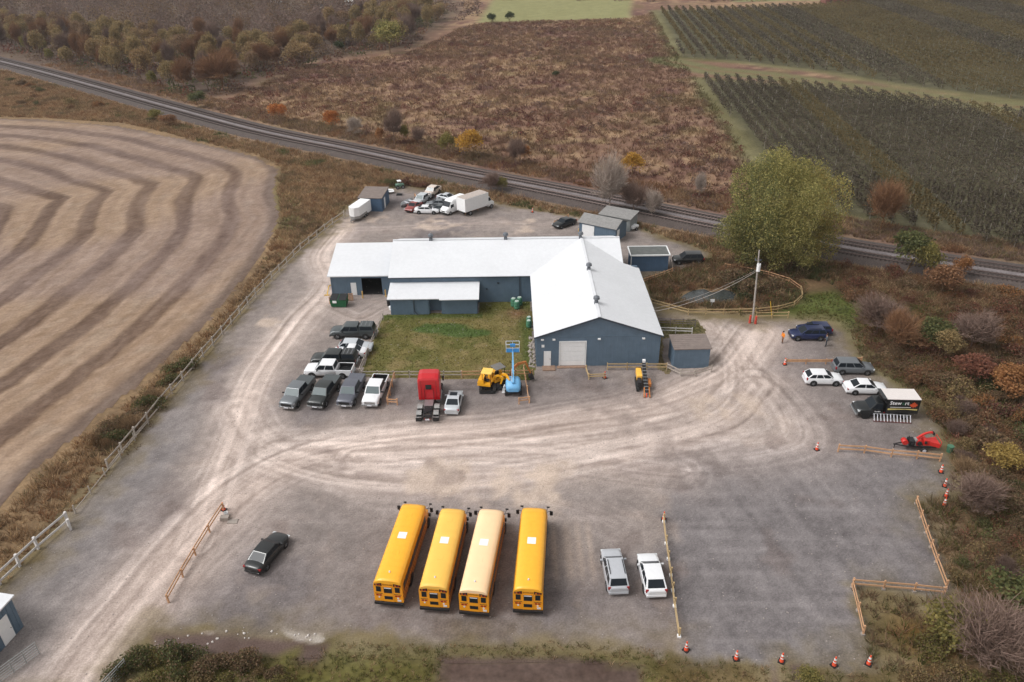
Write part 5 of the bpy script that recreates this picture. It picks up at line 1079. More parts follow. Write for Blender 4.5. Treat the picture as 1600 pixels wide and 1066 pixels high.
def wheels(root, xs, yw, r=.34, w=.23, rim=None, dual=()):
    ty, ri = wheel_me(r, w, rim or m_rim)
    for x in xs:
        for s in (-1, 1):
            for off in ((0, w + .04) if x in dual else (0,)):
                e = empty('wheel', (x, s * (yw - w / 2 - off), r)); e.parent = root; mobj('tyre', ty, e); mobj('rim', ri, e)
def quadpanel(b, P, s0, s1, t0, t1, out=.012, mi=0):
    """panel on the bilinear face P = (bl, br, tr, tl)"""
    P = [Vector(p) for p in P]; n = (P[1] - P[0]).cross(P[3] - P[0]).normalized()
    f = lambda s, t: P[0].lerp(P[1], s).lerp(P[3].lerp(P[2], s), t)
    q = [f(s0, t0), f(s1, t0), f(s1, t1), f(s0, t1)]; b.add([p + n * out for p in q] + [p - n * .02 for p in q], [(0, 1, 2, 3), (7, 6, 5, 4), (0, 4, 5, 1), (1, 5, 6, 2), (2, 6, 7, 3), (3, 7, 4, 0)], mi)
def body_loft(b, st, mi=0):
    """stations (x, halfwidth, zbottom, zbelt)"""
    rings = []
    for x, w, z0, z1 in st:
        zm = z0 + (z1 - z0) * .35
        rings.append([(x, -w * .9, z0), (x, -w * .99, z0 + .1), (x, -w, zm), (x, -w * .985, z1 - .16), (x, -w * .93, z1 - .03), (x, -w * .7, z1 + .015), (x, 0, z1 + .035),
                      (x, w * .7, z1 + .015), (x, w * .93, z1 - .03), (x, w * .985, z1 - .16), (x, w, zm), (x, w * .99, z0 + .1), (x, w * .9, z0)])
    b.loft(rings, mi)
def cabin(root, W, xa, xb, xc, xd, zb, zr, pm_, glass=None, wt=.76, win=(.02, .49, .53, .97), rear=True, front=True, wb=.95, fg=None):
    g = glass or m_glass; w0 = W / 2 * wb; w1 = W / 2 * wt
    B = [(xd, -w0, zb - .06), (xa, -w0, zb - .06), (xa, w0, zb - .06), (xd, w0, zb - .06)]; T = [(xc, -w1, zr - .03), (xb, -w1, zr - .03), (xb, w1, zr - .03), (xc, w1, zr - .03)]
    b = MB(); b.hexa(B, T); b.add([(xc, -w1, zr - .03), (xb, -w1, zr - .03), (xb, w1, zr - .03), (xc, w1, zr - .03), (xc + .12, -w1 * .7, zr), (xb - .12, -w1 * .7, zr), (xb - .12, w1 * .7, zr), (xc + .12, w1 * .7, zr)], [(0, 1, 5, 4), (1, 2, 6, 5), (2, 3, 7, 6), (3, 0, 4, 7), (4, 5, 6, 7)], smooth=True)
    b.build('cabin', pm_, root, bevel=.05)
    if front: b = MB(); quadpanel(b, (B[1], B[2], T[2], T[1]), .06, .94, .1, .95); b.build('windshield', fg or g, root)
    if rear: b = MB(); quadpanel(b, (B[3], B[0], T[0], T[3]), .08, .92, .18, .93); b.build('rear_window', g, root)
    for a, c in zip(win[0::2], win[1::2]):
        b = MB(); quadpanel(b, (B[0], B[1], T[1], T[0]), a, c, .16, .9); b.build('side_window', g, root); b = MB(); quadpanel(b, (B[2], B[3], T[3], T[2]), 1 - c, 1 - a, .16, .9); b.build('side_window', g, root)
def lights(root, xf, xr, W, zf, zr, hh=.16, hw=.34, tw=.3, th=.24, tallt=None):
    for s in (-1, 1):
        b = MB(); b.box(xf - .22, xf + .01, s * (W / 2 - hw / 2 - .06) - hw / 2, s * (W / 2 - hw / 2 - .06) + hw / 2, zf, zf + hh); b.build('headlight', m_head, root, bevel=.02)
        b = MB(); b.box(xr - .012, xr + .16, s * (W / 2 - tw / 2 - .05) - tw / 2, s * (W / 2 - tw / 2 - .05) + tw / 2, zr, zr + (tallt or th)); b.build('taillight', m_tail, root, bevel=.02)
    b = MB(); b.box(xr - .03, xr + .02, -.26, .26, zr - .2, zr - .06); b.build('number_plate', m_plate, root)
def mirrors(root, x, W, z, m, s=.2):
    for k in (-1, 1): b = MB(); b.box(x - .07, x + .05, min(k * (W / 2 - .04), k * (W / 2 + s)), max(k * (W / 2 - .04), k * (W / 2 + s)), z, z + .16); b.build('mirror', m, root, bevel=.02)
def arches(root, xs, W, r):
    for x in xs:
        for s in (-1, 1): b = MB(); b.cyl((x, s * (W / 2 - .1), r + .03), (x, s * (W / 2 + .004), r + .03), r * 1.17, n=18); b.build('wheel_arch', m_black, root)
def place(name, u, v, head, label, cat, z=0.0, group=None):
    x, y = G(u, v, z); return empty(name, (x, y, 0), R_(head), label, cat, group)
def sedan(u, v, head, pm_, label, Lg=4.75, W=1.82, H=1.45, glass=None, name='parked_car', sunroof=False):
    r = place(name, u, v, head, label, 'car', .6); h = Lg / 2; b = MB()
    body_loft(b, [(-h, W * .34, .44, .76), (-h + .04, W * .41, .36, .86), (-h + .16, W * .465, .3, .93), (-h + .5, W * .495, .24, 1.0), (-h + 1.3, W / 2, .22, 1.0), (0, W / 2, .2, .97), (h - 1.35, W / 2, .22, .95), (h - .7, W * .49, .24, .88), (h - .2, W * .455, .3, .76), (h - .05, W * .40, .34, .68), (h, W * .32, .4, .6)])
    b.build('body', pm_, r); cabin(r, W, h - 1.25, h - 2.05, -h + 1.45, -h + .6, 1.0, H, pm_, glass); arches(r, (h - .92, -h + .98), W, .33); wheels(r, (h - .92, -h + .98), W / 2 + .01, .33, .22)
    lights(r, h - .1, -h + .06, W, .6, .7, .13, .36, .36, .18); mirrors(r, h - 1.55, W, .93, pm_); b = MB(); b.box(h - .06, h + .015, -.5, .5, .36, .56); b.build('grille', m_black, r); b = MB(); b.box(-h - .02, -h + .2, -W * .42, W * .42, .28, .46); b.build('rear_bumper', m_black if False else pm_, r, bevel=.03)
    if sunroof: b = MB(); b.box(-h + 2.0, -h + 2.7, -.42, .42, H - .01, H + .012); b.build('sunroof', m_glass, r)
    return r
def suv(u, v, head, pm_, label, Lg=4.65, W=1.85, H=1.68, rails=True, glass=None, slope=.35, rail_m=None, cat='car', name='parked_suv', hood=1.25):
    r = place(name, u, v, head, label, cat, .7); h = Lg / 2; b = MB()
    body_loft(b, [(-h, W * .36, .48, .88), (-h + .04, W * .43, .4, 1.0), (-h + .14, W * .475, .34, 1.06), (-h + .4, W * .495, .28, 1.09), (-h + 1.2, W / 2, .26, 1.08), (h - 1.5, W / 2, .26, 1.04), (h - .7, W * .49, .28, .99), (h - .2, W * .46, .32, .9), (h - .05, W * .41, .38, .8), (h, W * .34, .44, .7)])
    b.build('body', pm_, r); cabin(r, W, h - hood + .1, h - hood - .75, -h + .12 + slope, -h + .08, 1.08, H, pm_, glass, wt=.78, win=(.04, .3, .34, .62, .66, .97)); arches(r, (h - .9, -h + .9), W, .36); wheels(r, (h - .9, -h + .9), W / 2 + .01, .36, .24)
    lights(r, h - .1, -h + .05, W, .7, .78, .15, .34, .22, .3); mirrors(r, h - hood - .35, W, 1.02, pm_)
    b = MB(); b.box(h - .05, h + .02, -.55, .55, .44, .7); b.build('grille', m_black, r); b = MB(); b.box(-h - .03, -h + .2, -W * .44, W * .44, .34, .56); b.build('rear_bumper', m_black if pm_.name in ('paint_grey_suv',) else pm_, r, bevel=.03)
    if rails:
        for s in (-1, 1): b = MB(); b.bar((-h + .9, s * W * .33, H + .04), (h - hood - 1.0, s * W * .33, H + .04), .05, .06); b.bar((-h + .95, s * W * .33, H - .03), (-h + .95, s * W * .33, H + .04), .05); b.bar((h - hood - 1.05, s * W * .33, H - .03), (h - hood - 1.05, s * W * .33, H + .04), .05); b.build('roof_rail', rail_m or m_black, r)
    return r
def pickup(u, v, head, pm_, label, bed='open', Lg=5.8, W=1.98, H=1.88, pm2=None, rim=None, cabm=None, cabl=2.35, load=None):
    """pm2: colour of the bed cover or topper"""
    r = place('pickup_truck', u, v, head, label, 'pickup truck', .8); h = Lg / 2; xr_ = h - 1.55 - cabl; b = MB()
    body_loft(b, [(xr_, W / 2, .4, 1.2), (h - 1.5, W / 2, .4, 1.19), (h - .6, W * .495, .42, 1.16), (h - .1, W * .47, .46, 1.08), (h, W * .44, .5, .95)]); b.build('body', pm_, r)
    cabin(r, W, h - 1.3, h - 2.0, xr_ + .22, xr_ + .02, 1.2, H, cabm or pm_, None, fg=m_glass2, wt=.8, win=(.04, .5, .54, .96)); arches(r, (h - .98, -h + 1.15), W, .4); wheels(r, (h - .98, -h + 1.15), W / 2 + .02, .4, .27, rim)
    b = MB(); b.box(-h + .03, xr_ - .03, -W / 2 + .02, -W / 2 + .12, .5, 1.24); b.box(-h + .03, xr_ - .03, W / 2 - .12, W / 2 - .02, .5, 1.24); b.box(-h + .0, -h + .09, -W / 2 + .125, W / 2 - .125, .52, 1.24); b.box(xr_ - .12, xr_ - .035, -W / 2 + .125, W / 2 - .125, .52, 1.24); b.build('bed_sides', pm_, r, bevel=.02)
    b = MB(); b.box(-h + .1, xr_ - .13, -W / 2 + .13, W / 2 - .13, .62, .7); b.box(-h + .1, xr_ - .13, -W / 2 + .122, -W / 2 + .14, .7, 1.2); b.box(-h + .1, xr_ - .13, W / 2 - .14, W / 2 - .122, .7, 1.2); b.box(-h + .092, -h + .11, -W / 2 + .14, W / 2 - .14, .7, 1.2); b.build('bed_liner', m_black, r)
    if bed == 'cover': b = MB(); b.box(-h + .02, xr_ - .02, -W / 2 + .04, W / 2 - .04, 1.25, 1.31); b.build('bed_cover', pm2 or m_black, r, bevel=.02)
    if bed == 'cap':
        q = xr_ - .03; B = [(-h + .04, -W / 2 + .04, 1.25), (q, -W / 2 + .04, 1.25), (q, W / 2 - .04, 1.25), (-h + .04, W / 2 - .04, 1.25)]; T = [(-h + .24, -W / 2 + .2, H + .02), (q, -W / 2 + .2, H + .02), (q, W / 2 - .2, H + .02), (-h + .24, W / 2 - .2, H + .02)]
        b = MB(); b.hexa(B, T); tp_ = b.build('topper', pm2 or pm_, r, bevel=.03)
        for f in ((B[0], B[1], T[1], T[0]), (B[2], B[3], T[3], T[2]), (B[3], B[0], T[0], T[3])): b = MB(); quadpanel(b, f, .06, .94, .2, .88); b.build('topper_window', m_glass, tp_)
        b = MB()
        for t in (.15, .5, .85): b.bar((-h + .3 + t * (q + h - .4), -W / 2 + .22, H + .06), (-h + .3 + t * (q + h - .4), W / 2 - .22, H + .06), .05, .04)
        b.build('rack_bar', m_chrome, r)
    lights(r, h - .12, -h + .0, W, .78, .82, .22, .3, .14, .1, .36); mirrors(r, h - 1.75, W, 1.18, m_black, .28)
    b = MB(); b.box(h - .08, h + .03, -.6, .6, .66, .96); b.build('grille', m_black if pm_.name != 'paint_white_p' else m_chrome, r); b = MB(); b.box(h - .1, h + .1, -W * .47, W * .47, .42, .62); b.build('front_bumper', m_chrome if bed != 'cap' else pm_, r, bevel=.03); b = MB(); b.box(-h - .14, -h, -W * .45, W * .45, .46, .62); b.build('rear_bumper', m_chrome, r, bevel=.02)
    b = MB(); b.box(h + .1, h + .12, -.26, .26, .46, .6); b.build('number_plate', m_plate, r)
    return r
P_white = paint('white', 226, 226, 228); P_whitep = paint('white_p', 228, 228, 230); P_black = paint('black', 24, 26, 27, 0, .28); P_silver = paint('silver', 190, 192, 197, .2); P_grey = paint('grey', 112, 116, 120, .3)
P_dgrey = paint('dark_grey', 72, 78, 80, .2); P_slate = paint('slate', 92, 94, 104, .2); P_navy = paint('navy', 28, 40, 78, .1); P_red = paint('red', 190, 14, 26); P_dred = paint('faded_red', 138, 56, 50); P_lsilver = paint('light_silver', 196, 200, 204, .2); P_grn = paint('dark_green_black', 34, 38, 38)
# heading: 0 = nose to +x (right), 90 = nose away from the camera, -90 = nose to the camera
sedan(418, 862, 71, P_black, 'black saloon parked alone beside the entrance lane barrier')
suv(960, 890, 92, P_silver, 'silver minivan style car with roof rails right of the buses', 4.75, 1.84, 1.72, cat='car')
suv(1018, 896, 91.5, P_white, 'glossy white crossover parked beside the pale barrier', 4.5, 1.86, 1.62, rails=False, slope=.7)
sedan(709, 627, 86, P_lsilver, 'silver hatchback parked right of the red semi truck', 4.3, 1.78, 1.48, sunroof=True)
pickup(552, 517, 178, P_dgrey, 'dark grey pickup with a windowed bed topper, farthest of the parked row', 'cap', 5.9, pm2=P_dgrey)
suv(556, 541, -4, P_lsilver, 'silver crossover with a black roof between the topper pickups', 4.4, 1.8, 1.55, rails=False, slope=.6, name='parked_suv')
sedan(547, 549, 176, P_white, 'white car mostly hidden behind the dark topper pickup', 4.4, 1.8, 1.5)
pickup(523, 560, 176, P_grn, 'black pickup with a glazed bed topper and red tail lamp', 'cap', 5.7, pm2=P_black)
pickup(515, 577, 176, P_whitep, 'white pickup with an open black bed parked side on', 'open', 5.9)
H_ = [(465, 612, -103, P_grey, P_dgrey, 'grey pickup with bed cover, leftmost of the four facing the lane'), (507, 611, -101, P_grn, P_dgrey, 'black pickup with bed cover, second of the four facing the lane'), (549, 609, -97, P_slate, P_slate, 'slate grey pickup with covered bed, third of the four facing the lane')]
for u, v, hd, p1, p2, lab in H_: pickup(u, v, hd, p1, lab, 'cover', 5.8, pm2=p2)
pickup(587, 609, -96, P_whitep, 'white pickup with an open bed, rightmost of the four facing the lane', 'open', 5.7)
suv(1262, 521, 178, P_navy, 'dark blue crossover beside the person in dark clothes', 4.7, 1.86, 1.65)
suv(1272, 514, 178, P_navy, 'second dark blue car almost hidden behind the blue crossover', 4.4, 1.8, 1.5, rails=False)
suv(1333, 573, -4, P_grey, 'grey crossover parked highest of the cars by the slope', 4.75, 1.86, 1.68, rails=False)
suv(1286, 590, -3, P_white, 'white hatchback crossover left of the white saloon', 4.4, 1.8, 1.55, rails=False, slope=.6)
sedan(1352, 605, -4, P_white, 'white saloon parked just above the black box truck', 4.7, 1.84, 1.45)
sedan(882, 348, -168 + 26, P_black, 'dark saloon parked alone in the back yard behind the warehouse')
suv(1075, 404, 180, P_black, 'dark muddy van half hidden in weeds beside the flat roofed shed', 4.9, 1.9, 1.75, rails=False)
# the clutter of cars in the back corner
sedan(646, 323, 200 + 45, P_dred, 'faded red saloon in the back corner', 4.3, 1.75, 1.42)
sedan(667, 328, -5, P_white, 'white saloon in front of the back corner cars', 4.7, 1.8, 1.42)
pickup(659, 311, -112, P_lsilver, 'old silver pickup in the back corner beside the boat', 'open', 5.0, 1.8, 1.75)
pickup(675, 299, -112, paint('cream', 216, 200, 188), 'cream pickup with dark bed highest in the back corner', 'open', 5.0, 1.85, 1.8)
sedan(684, 318, 176, P_grey, 'grey saloon behind the white saloon in the back corner', 4.6, 1.8, 1.42)
sedan(685, 326, 170, P_dgrey, 'dark greenish saloon squeezed beside the white van', 4.3, 1.75, 1.4)
sedan(699, 309, -30, P_lsilver, 'pale silver saloon behind the white van', 4.4, 1.78, 1.42)
def text(body, size, loc, rot, m, name='lettering', parent=None, depth=.006, bold=.0, sx=1.0):
    c = bpy.data.curves.new(name, 'FONT'); c.body = body; c.size = size; c.extrude = depth; c.offset = bold; c.align_x = 'CENTER'; c.align_y = 'CENTER'; c.resolution_u = 2
    o = bpy.data.objects.new(name, c); COL.objects.link(o); bpy.context.view_layer.update()
    me = bpy.data.meshes.new_from_object(o.evaluated_get(bpy.context.evaluated_depsgraph_get())); bpy.data.objects.remove(o)
    me.materials.clear(); me.materials.append(m); q = mobj(name, me, parent, loc, rot, (sx, 1, 1)); return q
# ---- school buses
m_blk = mat('bus_black', L(26, 26, 28), .5)
def bus(u, v, head, roofm, lab, body=(236, 160, 22), LB=9.9, bumper=None):
    x, y = G(u, v, 0); P_bus = mat('bus_yellow', L(240, 158, 24), .42, var=.03, coat=.3); t = empty('school_bus', (x, y, 0), R_(head), lab, 'school bus', 'yellow school buses parked side by side')
    W = 2.42; hw = W / 2; Hh = 3.05
    sec = [(-hw + .06, .5), (-hw, .75), (-hw, 2.35), (-hw + .05, 2.62)]; rf = [(-hw + .05, 2.62), (-hw + .18, 2.84), (-hw + .45, 2.97), (-.4, 3.04), (.4, 3.04), (hw - .45, 2.97), (hw - .18, 2.84), (hw - .05, 2.62)]
    b = MB(); b.loft([[(xx, yy * k, z) for yy, z in [(-hw + .06, .5), (-hw, .75), (-hw, 2.35), (-hw + .05, 2.62), (hw - .05, 2.62), (hw, 2.35), (hw, .75), (hw - .06, .5)]] for xx, k in ((0, .99), (.06, 1), (LB - .5, 1), (LB, .9))], smooth=False); b.build('body', P_bus, t)
    b = MB(); b.loft([[(xx, yy * k, 2.62 + (z - 2.62) * kz) for yy, z in rf] for xx, k, kz in ((-.02, .985, .86), (.3, 1, 1), (LB - .9, 1, 1), (LB - .3, .98, .9), (LB + .05, .93, .45))]); rf_o = b.build('roof', roofm, t)
    b = MB()
    for k in range(1, 12): xx = k * LB / 12; b.loft([[(xx + d, yy * 1.002, z + .012) for yy, z in rf] for d in (-.02, .02)], closed=False, caps=False)
    b.build('roof_seam', roofm, rf_o)
    for xx in (LB * .33, LB * .82): b = MB(); b.box(xx - .24, xx + .24, -.24, .24, 3.03, 3.055); b.build('roof_hatch', roofm, rf_o, bevel=.02)
    b = MB(); b.cyl((.9, 0, 3.0), (.9, 0, 3.16), .09, .05, 8); b.build('strobe_light', m_plate, rf_o)
    b = MB(); b.box(LB * .55 - .38, LB * .55 + .38, -.36, .36, 3.043, 3.056); b.build('roof_panel', m_white, rf_o)
    # hood and nose
    b = MB(); b.loft([[(xx, -w, .6), (xx, -w, z - .15), (xx, -w * .8, z), (xx, w * .8, z), (xx, w, z - .15), (xx, w, .6)] for xx, w, z in ((LB - .1, 1.1, 1.75), (LB + .9, 1.02, 1.6), (LB + 1.15, .95, 1.35))], smooth=False); b.build('hood', P_bus, t)
    b = MB(); b.box(LB + 1.1, LB + 1.3, -1.15, 1.15, .5, .78); b.build('front_bumper', m_blk, t); b = MB(); quadpanel(b, ((LB, -1.0, 1.75), (LB, 1.0, 1.75), (LB - .02, 1.0, 2.55), (LB - .02, -1.0, 2.55)), 0, 1, 0, 1, .03); b.build('windshield', m_glass, t)
    nwin = 11
    for s in (-1, 1):
        for k in range(nwin):
            x0 = .35 + k * (LB - 1.2) / nwin; b = MB(); b.box(x0, x0 + .66, min(s * (hw - .02), s * (hw + .012)), max(s * (hw - .02), s * (hw + .012)), 1.78, 2.4); wn = b.build('side_window', m_glass, t)
            b = MB(); b.box(x0, x0 + .66, min(s * hw, s * (hw + .02)), max(s * hw, s * (hw + .02)), 2.09, 2.12); b.build('window_bar', m_chrome, wn)
        for z in (1.62, 1.25, .9): b = MB(); b.box(.05, LB - .6, min(s * hw, s * (hw + .02)), max(s * hw, s * (hw + .02)), z, z + .06); b.build('rub_rail', m_blk, t)
    # rear face
    for yy in (-.78, .78):
        b = MB(); b.box(-.02, .02, yy - .2, yy + .2, 1.75, 2.3); b.build('rear_side_window', m_glass, t); b = MB()
        b.add([(-.035, yy * 1.0 - .3, 2.42), (-.035, yy + .3, 2.42), (-.035, yy + .3, 2.72 if yy < 0 else 2.6), (-.035, yy - .3, 2.6 if yy < 0 else 2.72), (.1, yy - .3, 2.42), (.1, yy + .3, 2.42), (.1, yy + .3, 2.72 if yy < 0 else 2.6), (.1, yy - .3, 2.6 if yy < 0 else 2.72)], [(0, 1, 2, 3), (4, 5, 6, 7), (0, 1, 5, 4), (1, 2, 6, 5), (2, 3, 7, 6), (3, 0, 4, 7)]); lb = b.build('warning_light_housing', m_blk, t)
        for dy, mm in ((-.13, m_tail), (.13, mat('amber_lamp', L(196, 96, 30), .4))): b = MB(); b.cyl((-.06, yy + dy, 2.53), (-.03, yy + dy, 2.53), .085, n=10); b.build('lamp', mm, lb)
        b = MB(); b.box(-.02, .0, yy - .22, yy - .02, 1.28, 1.42); b.box(-.02, .0, yy + .04, yy + .24, 1.28, 1.42); b.build('tail_lamp', m_tail, t)
        b = MB(); b.cyl((-.03, yy, 1.12), (0, yy, 1.12), .08, n=10); b.build('reverse_lamp', m_plate, t)
        b = MB(); b.box(-.015, 0, yy - .3, yy + .3, 1.5, 1.54); b.build('rear_rail', m_blk, t)
    dr = MB(); dr.box(-.025, 0, -.42, .42, .62, 2.36); d_ = dr.build('emergency_door', P_bus, t)
    b = MB(); b.box(-.035, -.026, -.34, .34, 1.66, 2.28); b.build('door_window', m_glass, d_); b = MB(); b.box(-.035, -.026, -.34, .34, .95, 1.3); b.build('lower_window', m_glass, d_); b = MB(); b.box(-.05, -.036, -.3, .3, 2.16, 2.25); b.build('handrail_strip', m_plate, d_)
    b = MB(); b.box(-.022, -.005, -.46, .46, 2.44, 2.68); sg = b.build('sign_panel', P_bus, t); text('SCHOOL BUS', .135, (-.03, 0, 2.56), (math.pi / 2, 0, -math.pi / 2), m_blk, 'lettering', sg, .004)
    b = MB(); b.box(-.18, .02, -hw, hw, .42, .68); b.build('rear_bumper', m_blk, t, bevel=.03); b = MB(); b.box(-.03, -.0, -1.02, -.72, .78, .95); b.build('number_plate', m_plate, t)
    for s in (-1, 1):
        b = MB(); b.cyl((LB - .1, s * 1.15, 2.5), (LB + .25, s * 1.5, 2.35), .025, n=6); b.cyl((LB + .25, s * 1.5, 2.35), (LB + .25, s * 1.5, 1.7), .02, n=6); b.build('mirror_arm', m_blk, t)
        b = MB(); b.box(LB + .2, LB + .28, s * 1.52 - .14, s * 1.52 + .14, 1.85, 2.3); b.build('mirror', m_blk, t, bevel=.03)
        b = MB(); b.cyl((LB + 1.0, s * .95, 1.4), (LB + 1.2, s * 1.2, 1.9), .02, n=6); b.cyl((LB + 1.2, s * 1.2, 1.85), (LB + 1.27, s * 1.2, 1.95), .14, n=10); b.build('fender_mirror', m_blk, t)
    b = MB(); b.box(LB - 2.2, LB - 1.2, hw + .02, hw + .06, 1.2, 1.7); b.build('stop_arm', m_tail, t)
    wheels(t, (2.7, LB + .25), hw - .02, .5, .28, m_rimd, dual=(2.7,)); arches(t, (2.7,), W, .5)
    return t
P_bus = mat('bus_yellow', L(240, 158, 24), .42, var=.03, coat=.3)
m_r2 = mat('faded_yellow_roof', L(246, 192, 88), .5, var=.06, vscale=.6); m_r3 = mat('cream_bus_roof', L(250, 212, 166), .5, var=.05, vscale=.6); m_r1 = mat('yellow_roof', L(250, 180, 52), .35, var=.04)
def bus_head(a, c):
    A = G(*a, 3.05); B = G(*c, 3.05); return math.degrees(math.atan2(B[1] - A[1], B[0] - A[0]))
for (l, r_, ft, rm, lab) in [((586, 948), (633, 950), ((610, 914), (652, 790)), m_r1, 'leftmost school bus with a glossy yellow roof'), ((657, 956), (703, 959), ((681, 922), (712, 797)), m_r2, 'second school bus from the left with a dull faded yellow roof'),
                     ((717, 963), (766, 966), ((741, 929), (770, 798)), m_r3, 'third school bus from the left with a pale cream roof'), ((800, 961), (850, 962), ((827, 929), (837, 798)), m_r1, 'rightmost school bus standing straight with a yellow roof')]:
    bus((l[0] + r_[0]) / 2, (l[1] + r_[1]) / 2, bus_head(*ft), rm, lab, LB=math.dist(G(*ft[0], 3.05), G(*ft[1], 3.05)) - .05)
# ---- red semi tractor seen from behind
m_alu = mat('aluminium', L(176, 178, 180), .35, .7); m_frame = mat('chassis_black', L(38, 36, 38), .7); m_fend = mat('fender_grey', L(150, 148, 146), .5, .2)
x, y = G(668, 662); t = empty('semi_truck', (x, y, 0), R_(90), 'bright red sleeper cab semi truck parked nose away between the grass fence and the lane', 'truck')
b = MB(); b.loft([[(xx, -w, .95), (xx, -w, zt - .35), (xx, -w * .9, zt - .08), (xx, -w * .6, zt), (xx, w * .6, zt), (xx, w * .9, zt - .08), (xx, w, zt - .35), (xx, w, .95)] for xx, w, zt in ((3.35, 1.18, 3.55), (3.45, 1.23, 3.75), (4.2, 1.24, 3.95), (5.2, 1.22, 3.9), (5.9, 1.15, 3.4), (6.2, 1.1, 2.6))], smooth=False); b.build('sleeper_cab', P_red, t)
b = MB(); b.loft([[(xx, -w, .7), (xx, -w, zt - .2), (xx, -w * .75, zt), (xx, w * .75, zt), (xx, w, zt - .2), (xx, w, .7)] for xx, w, zt in ((6.1, 1.1, 1.95), (7.2, 1.0, 1.7), (7.7, .85, 1.3))], smooth=False); b.build('hood', P_red, t)
b = MB(); b.box(3.3, 3.34, -.32, .36, 2.35, 2.95); b.build('rear_window', m_black, t)
b = MB()
for k in (-.5, .5): b.box(3.3, 3.345, k - .025, k + .025, 1.1, 2.5)
for k in (-.85, .85): b.box(3.31, 3.345, k - .02, k + .02, 1.0, 3.4)
b.build('panel_seam', mat('dark_red', L(120, 8, 18), .5), t)['kind'] = 'stuff'
b = MB(); b.hexa([(5.75, -1.0, 2.0), (6.15, -.95, 2.0), (6.15, .95, 2.0), (5.75, 1.0, 2.0)], [(5.5, -.95, 2.9), (5.95, -.9, 2.75), (5.95, .9, 2.75), (5.5, .95, 2.9)]); b.build('windshield', m_glass, t)
b = MB(); b.box(.1, 6.2, -.48, -.34, .72, 1.0); b.box(.1, 6.2, .34, .48, .72, 1.0)
for q in (.15, 1.0, 2.2, 3.1): b.box(q, q + .15, -.335, .335, .74, .96)
b.build('chassis', m_frame, t)
b = MB(); b.box(1.95, 3.2, -.5, .5, 1.0, 1.05); b.build('deck_plate', m_alu, t); b = MB(); b.cyl((1.15, 0, 1.03), (1.15, 0, 1.12), .48, n=16); b.box(.5, .75, -.35, -.1, 1.02, 1.08); b.box(.5, .75, .1, .35, 1.02, 1.08); b.build('fifth_wheel', m_black, t)
wheels(t, (.85, 2.1, 6.6), 1.24, .52, .28, m_alu, dual=(.85, 2.1))
for s in (-1, 1):
    for xc in (.85, 2.1): b = MB(); b.loft([[(xc + .62 * math.cos(a), s * 1.24, .52 + .6 * math.sin(a)), (xc + .62 * math.cos(a), s * .66, .52 + .6 * math.sin(a)), (xc + .6 * math.cos(a), s * .66, .5 + .58 * math.sin(a)), (xc + .6 * math.cos(a), s * 1.24, .5 + .58 * math.sin(a))] for a in np.linspace(.7, 2.4, 7)], smooth=False); b.build('fender', m_fend, t)
    b = MB(); b.cyl((3.5, s * 1.02, .85), (5.3, s * 1.02, .85), .3, n=14); b.build('fuel_tank', m_alu, t); b = MB(); b.cyl((3.3, s * 1.15, .9), (3.3, s * 1.15, 3.3), .06, n=8); 
    b = MB(); b.box(5.9, 6.0, s * 1.42 - .1, s * 1.42 + .1, 1.9, 2.5); b.cyl((5.9, s * 1.1, 2.5), (5.95, s * 1.4, 2.45), .02, n=6); b.build('mirror', m_black, t)
    b = MB(); b.box(.0, .08, s * .95 - .32, s * .95 + .32, .28, .8); b.build('mud_flap', m_black, t); b = MB(); b.box(-.02, .06, s * .95 - .34, s * .95 + .34, .82, .88); b.build('mud_flap_bracket', m_alu, t); b = MB(); b.cyl((.0, s * .3, .6), (.04, s * .3, .6), .07, n=8); b.build('tail_lamp', m_tail, t)
b = MB(); b.box(.0, .06, -.25, .25, .42, .58); b.build('number_plate', m_plate, t)

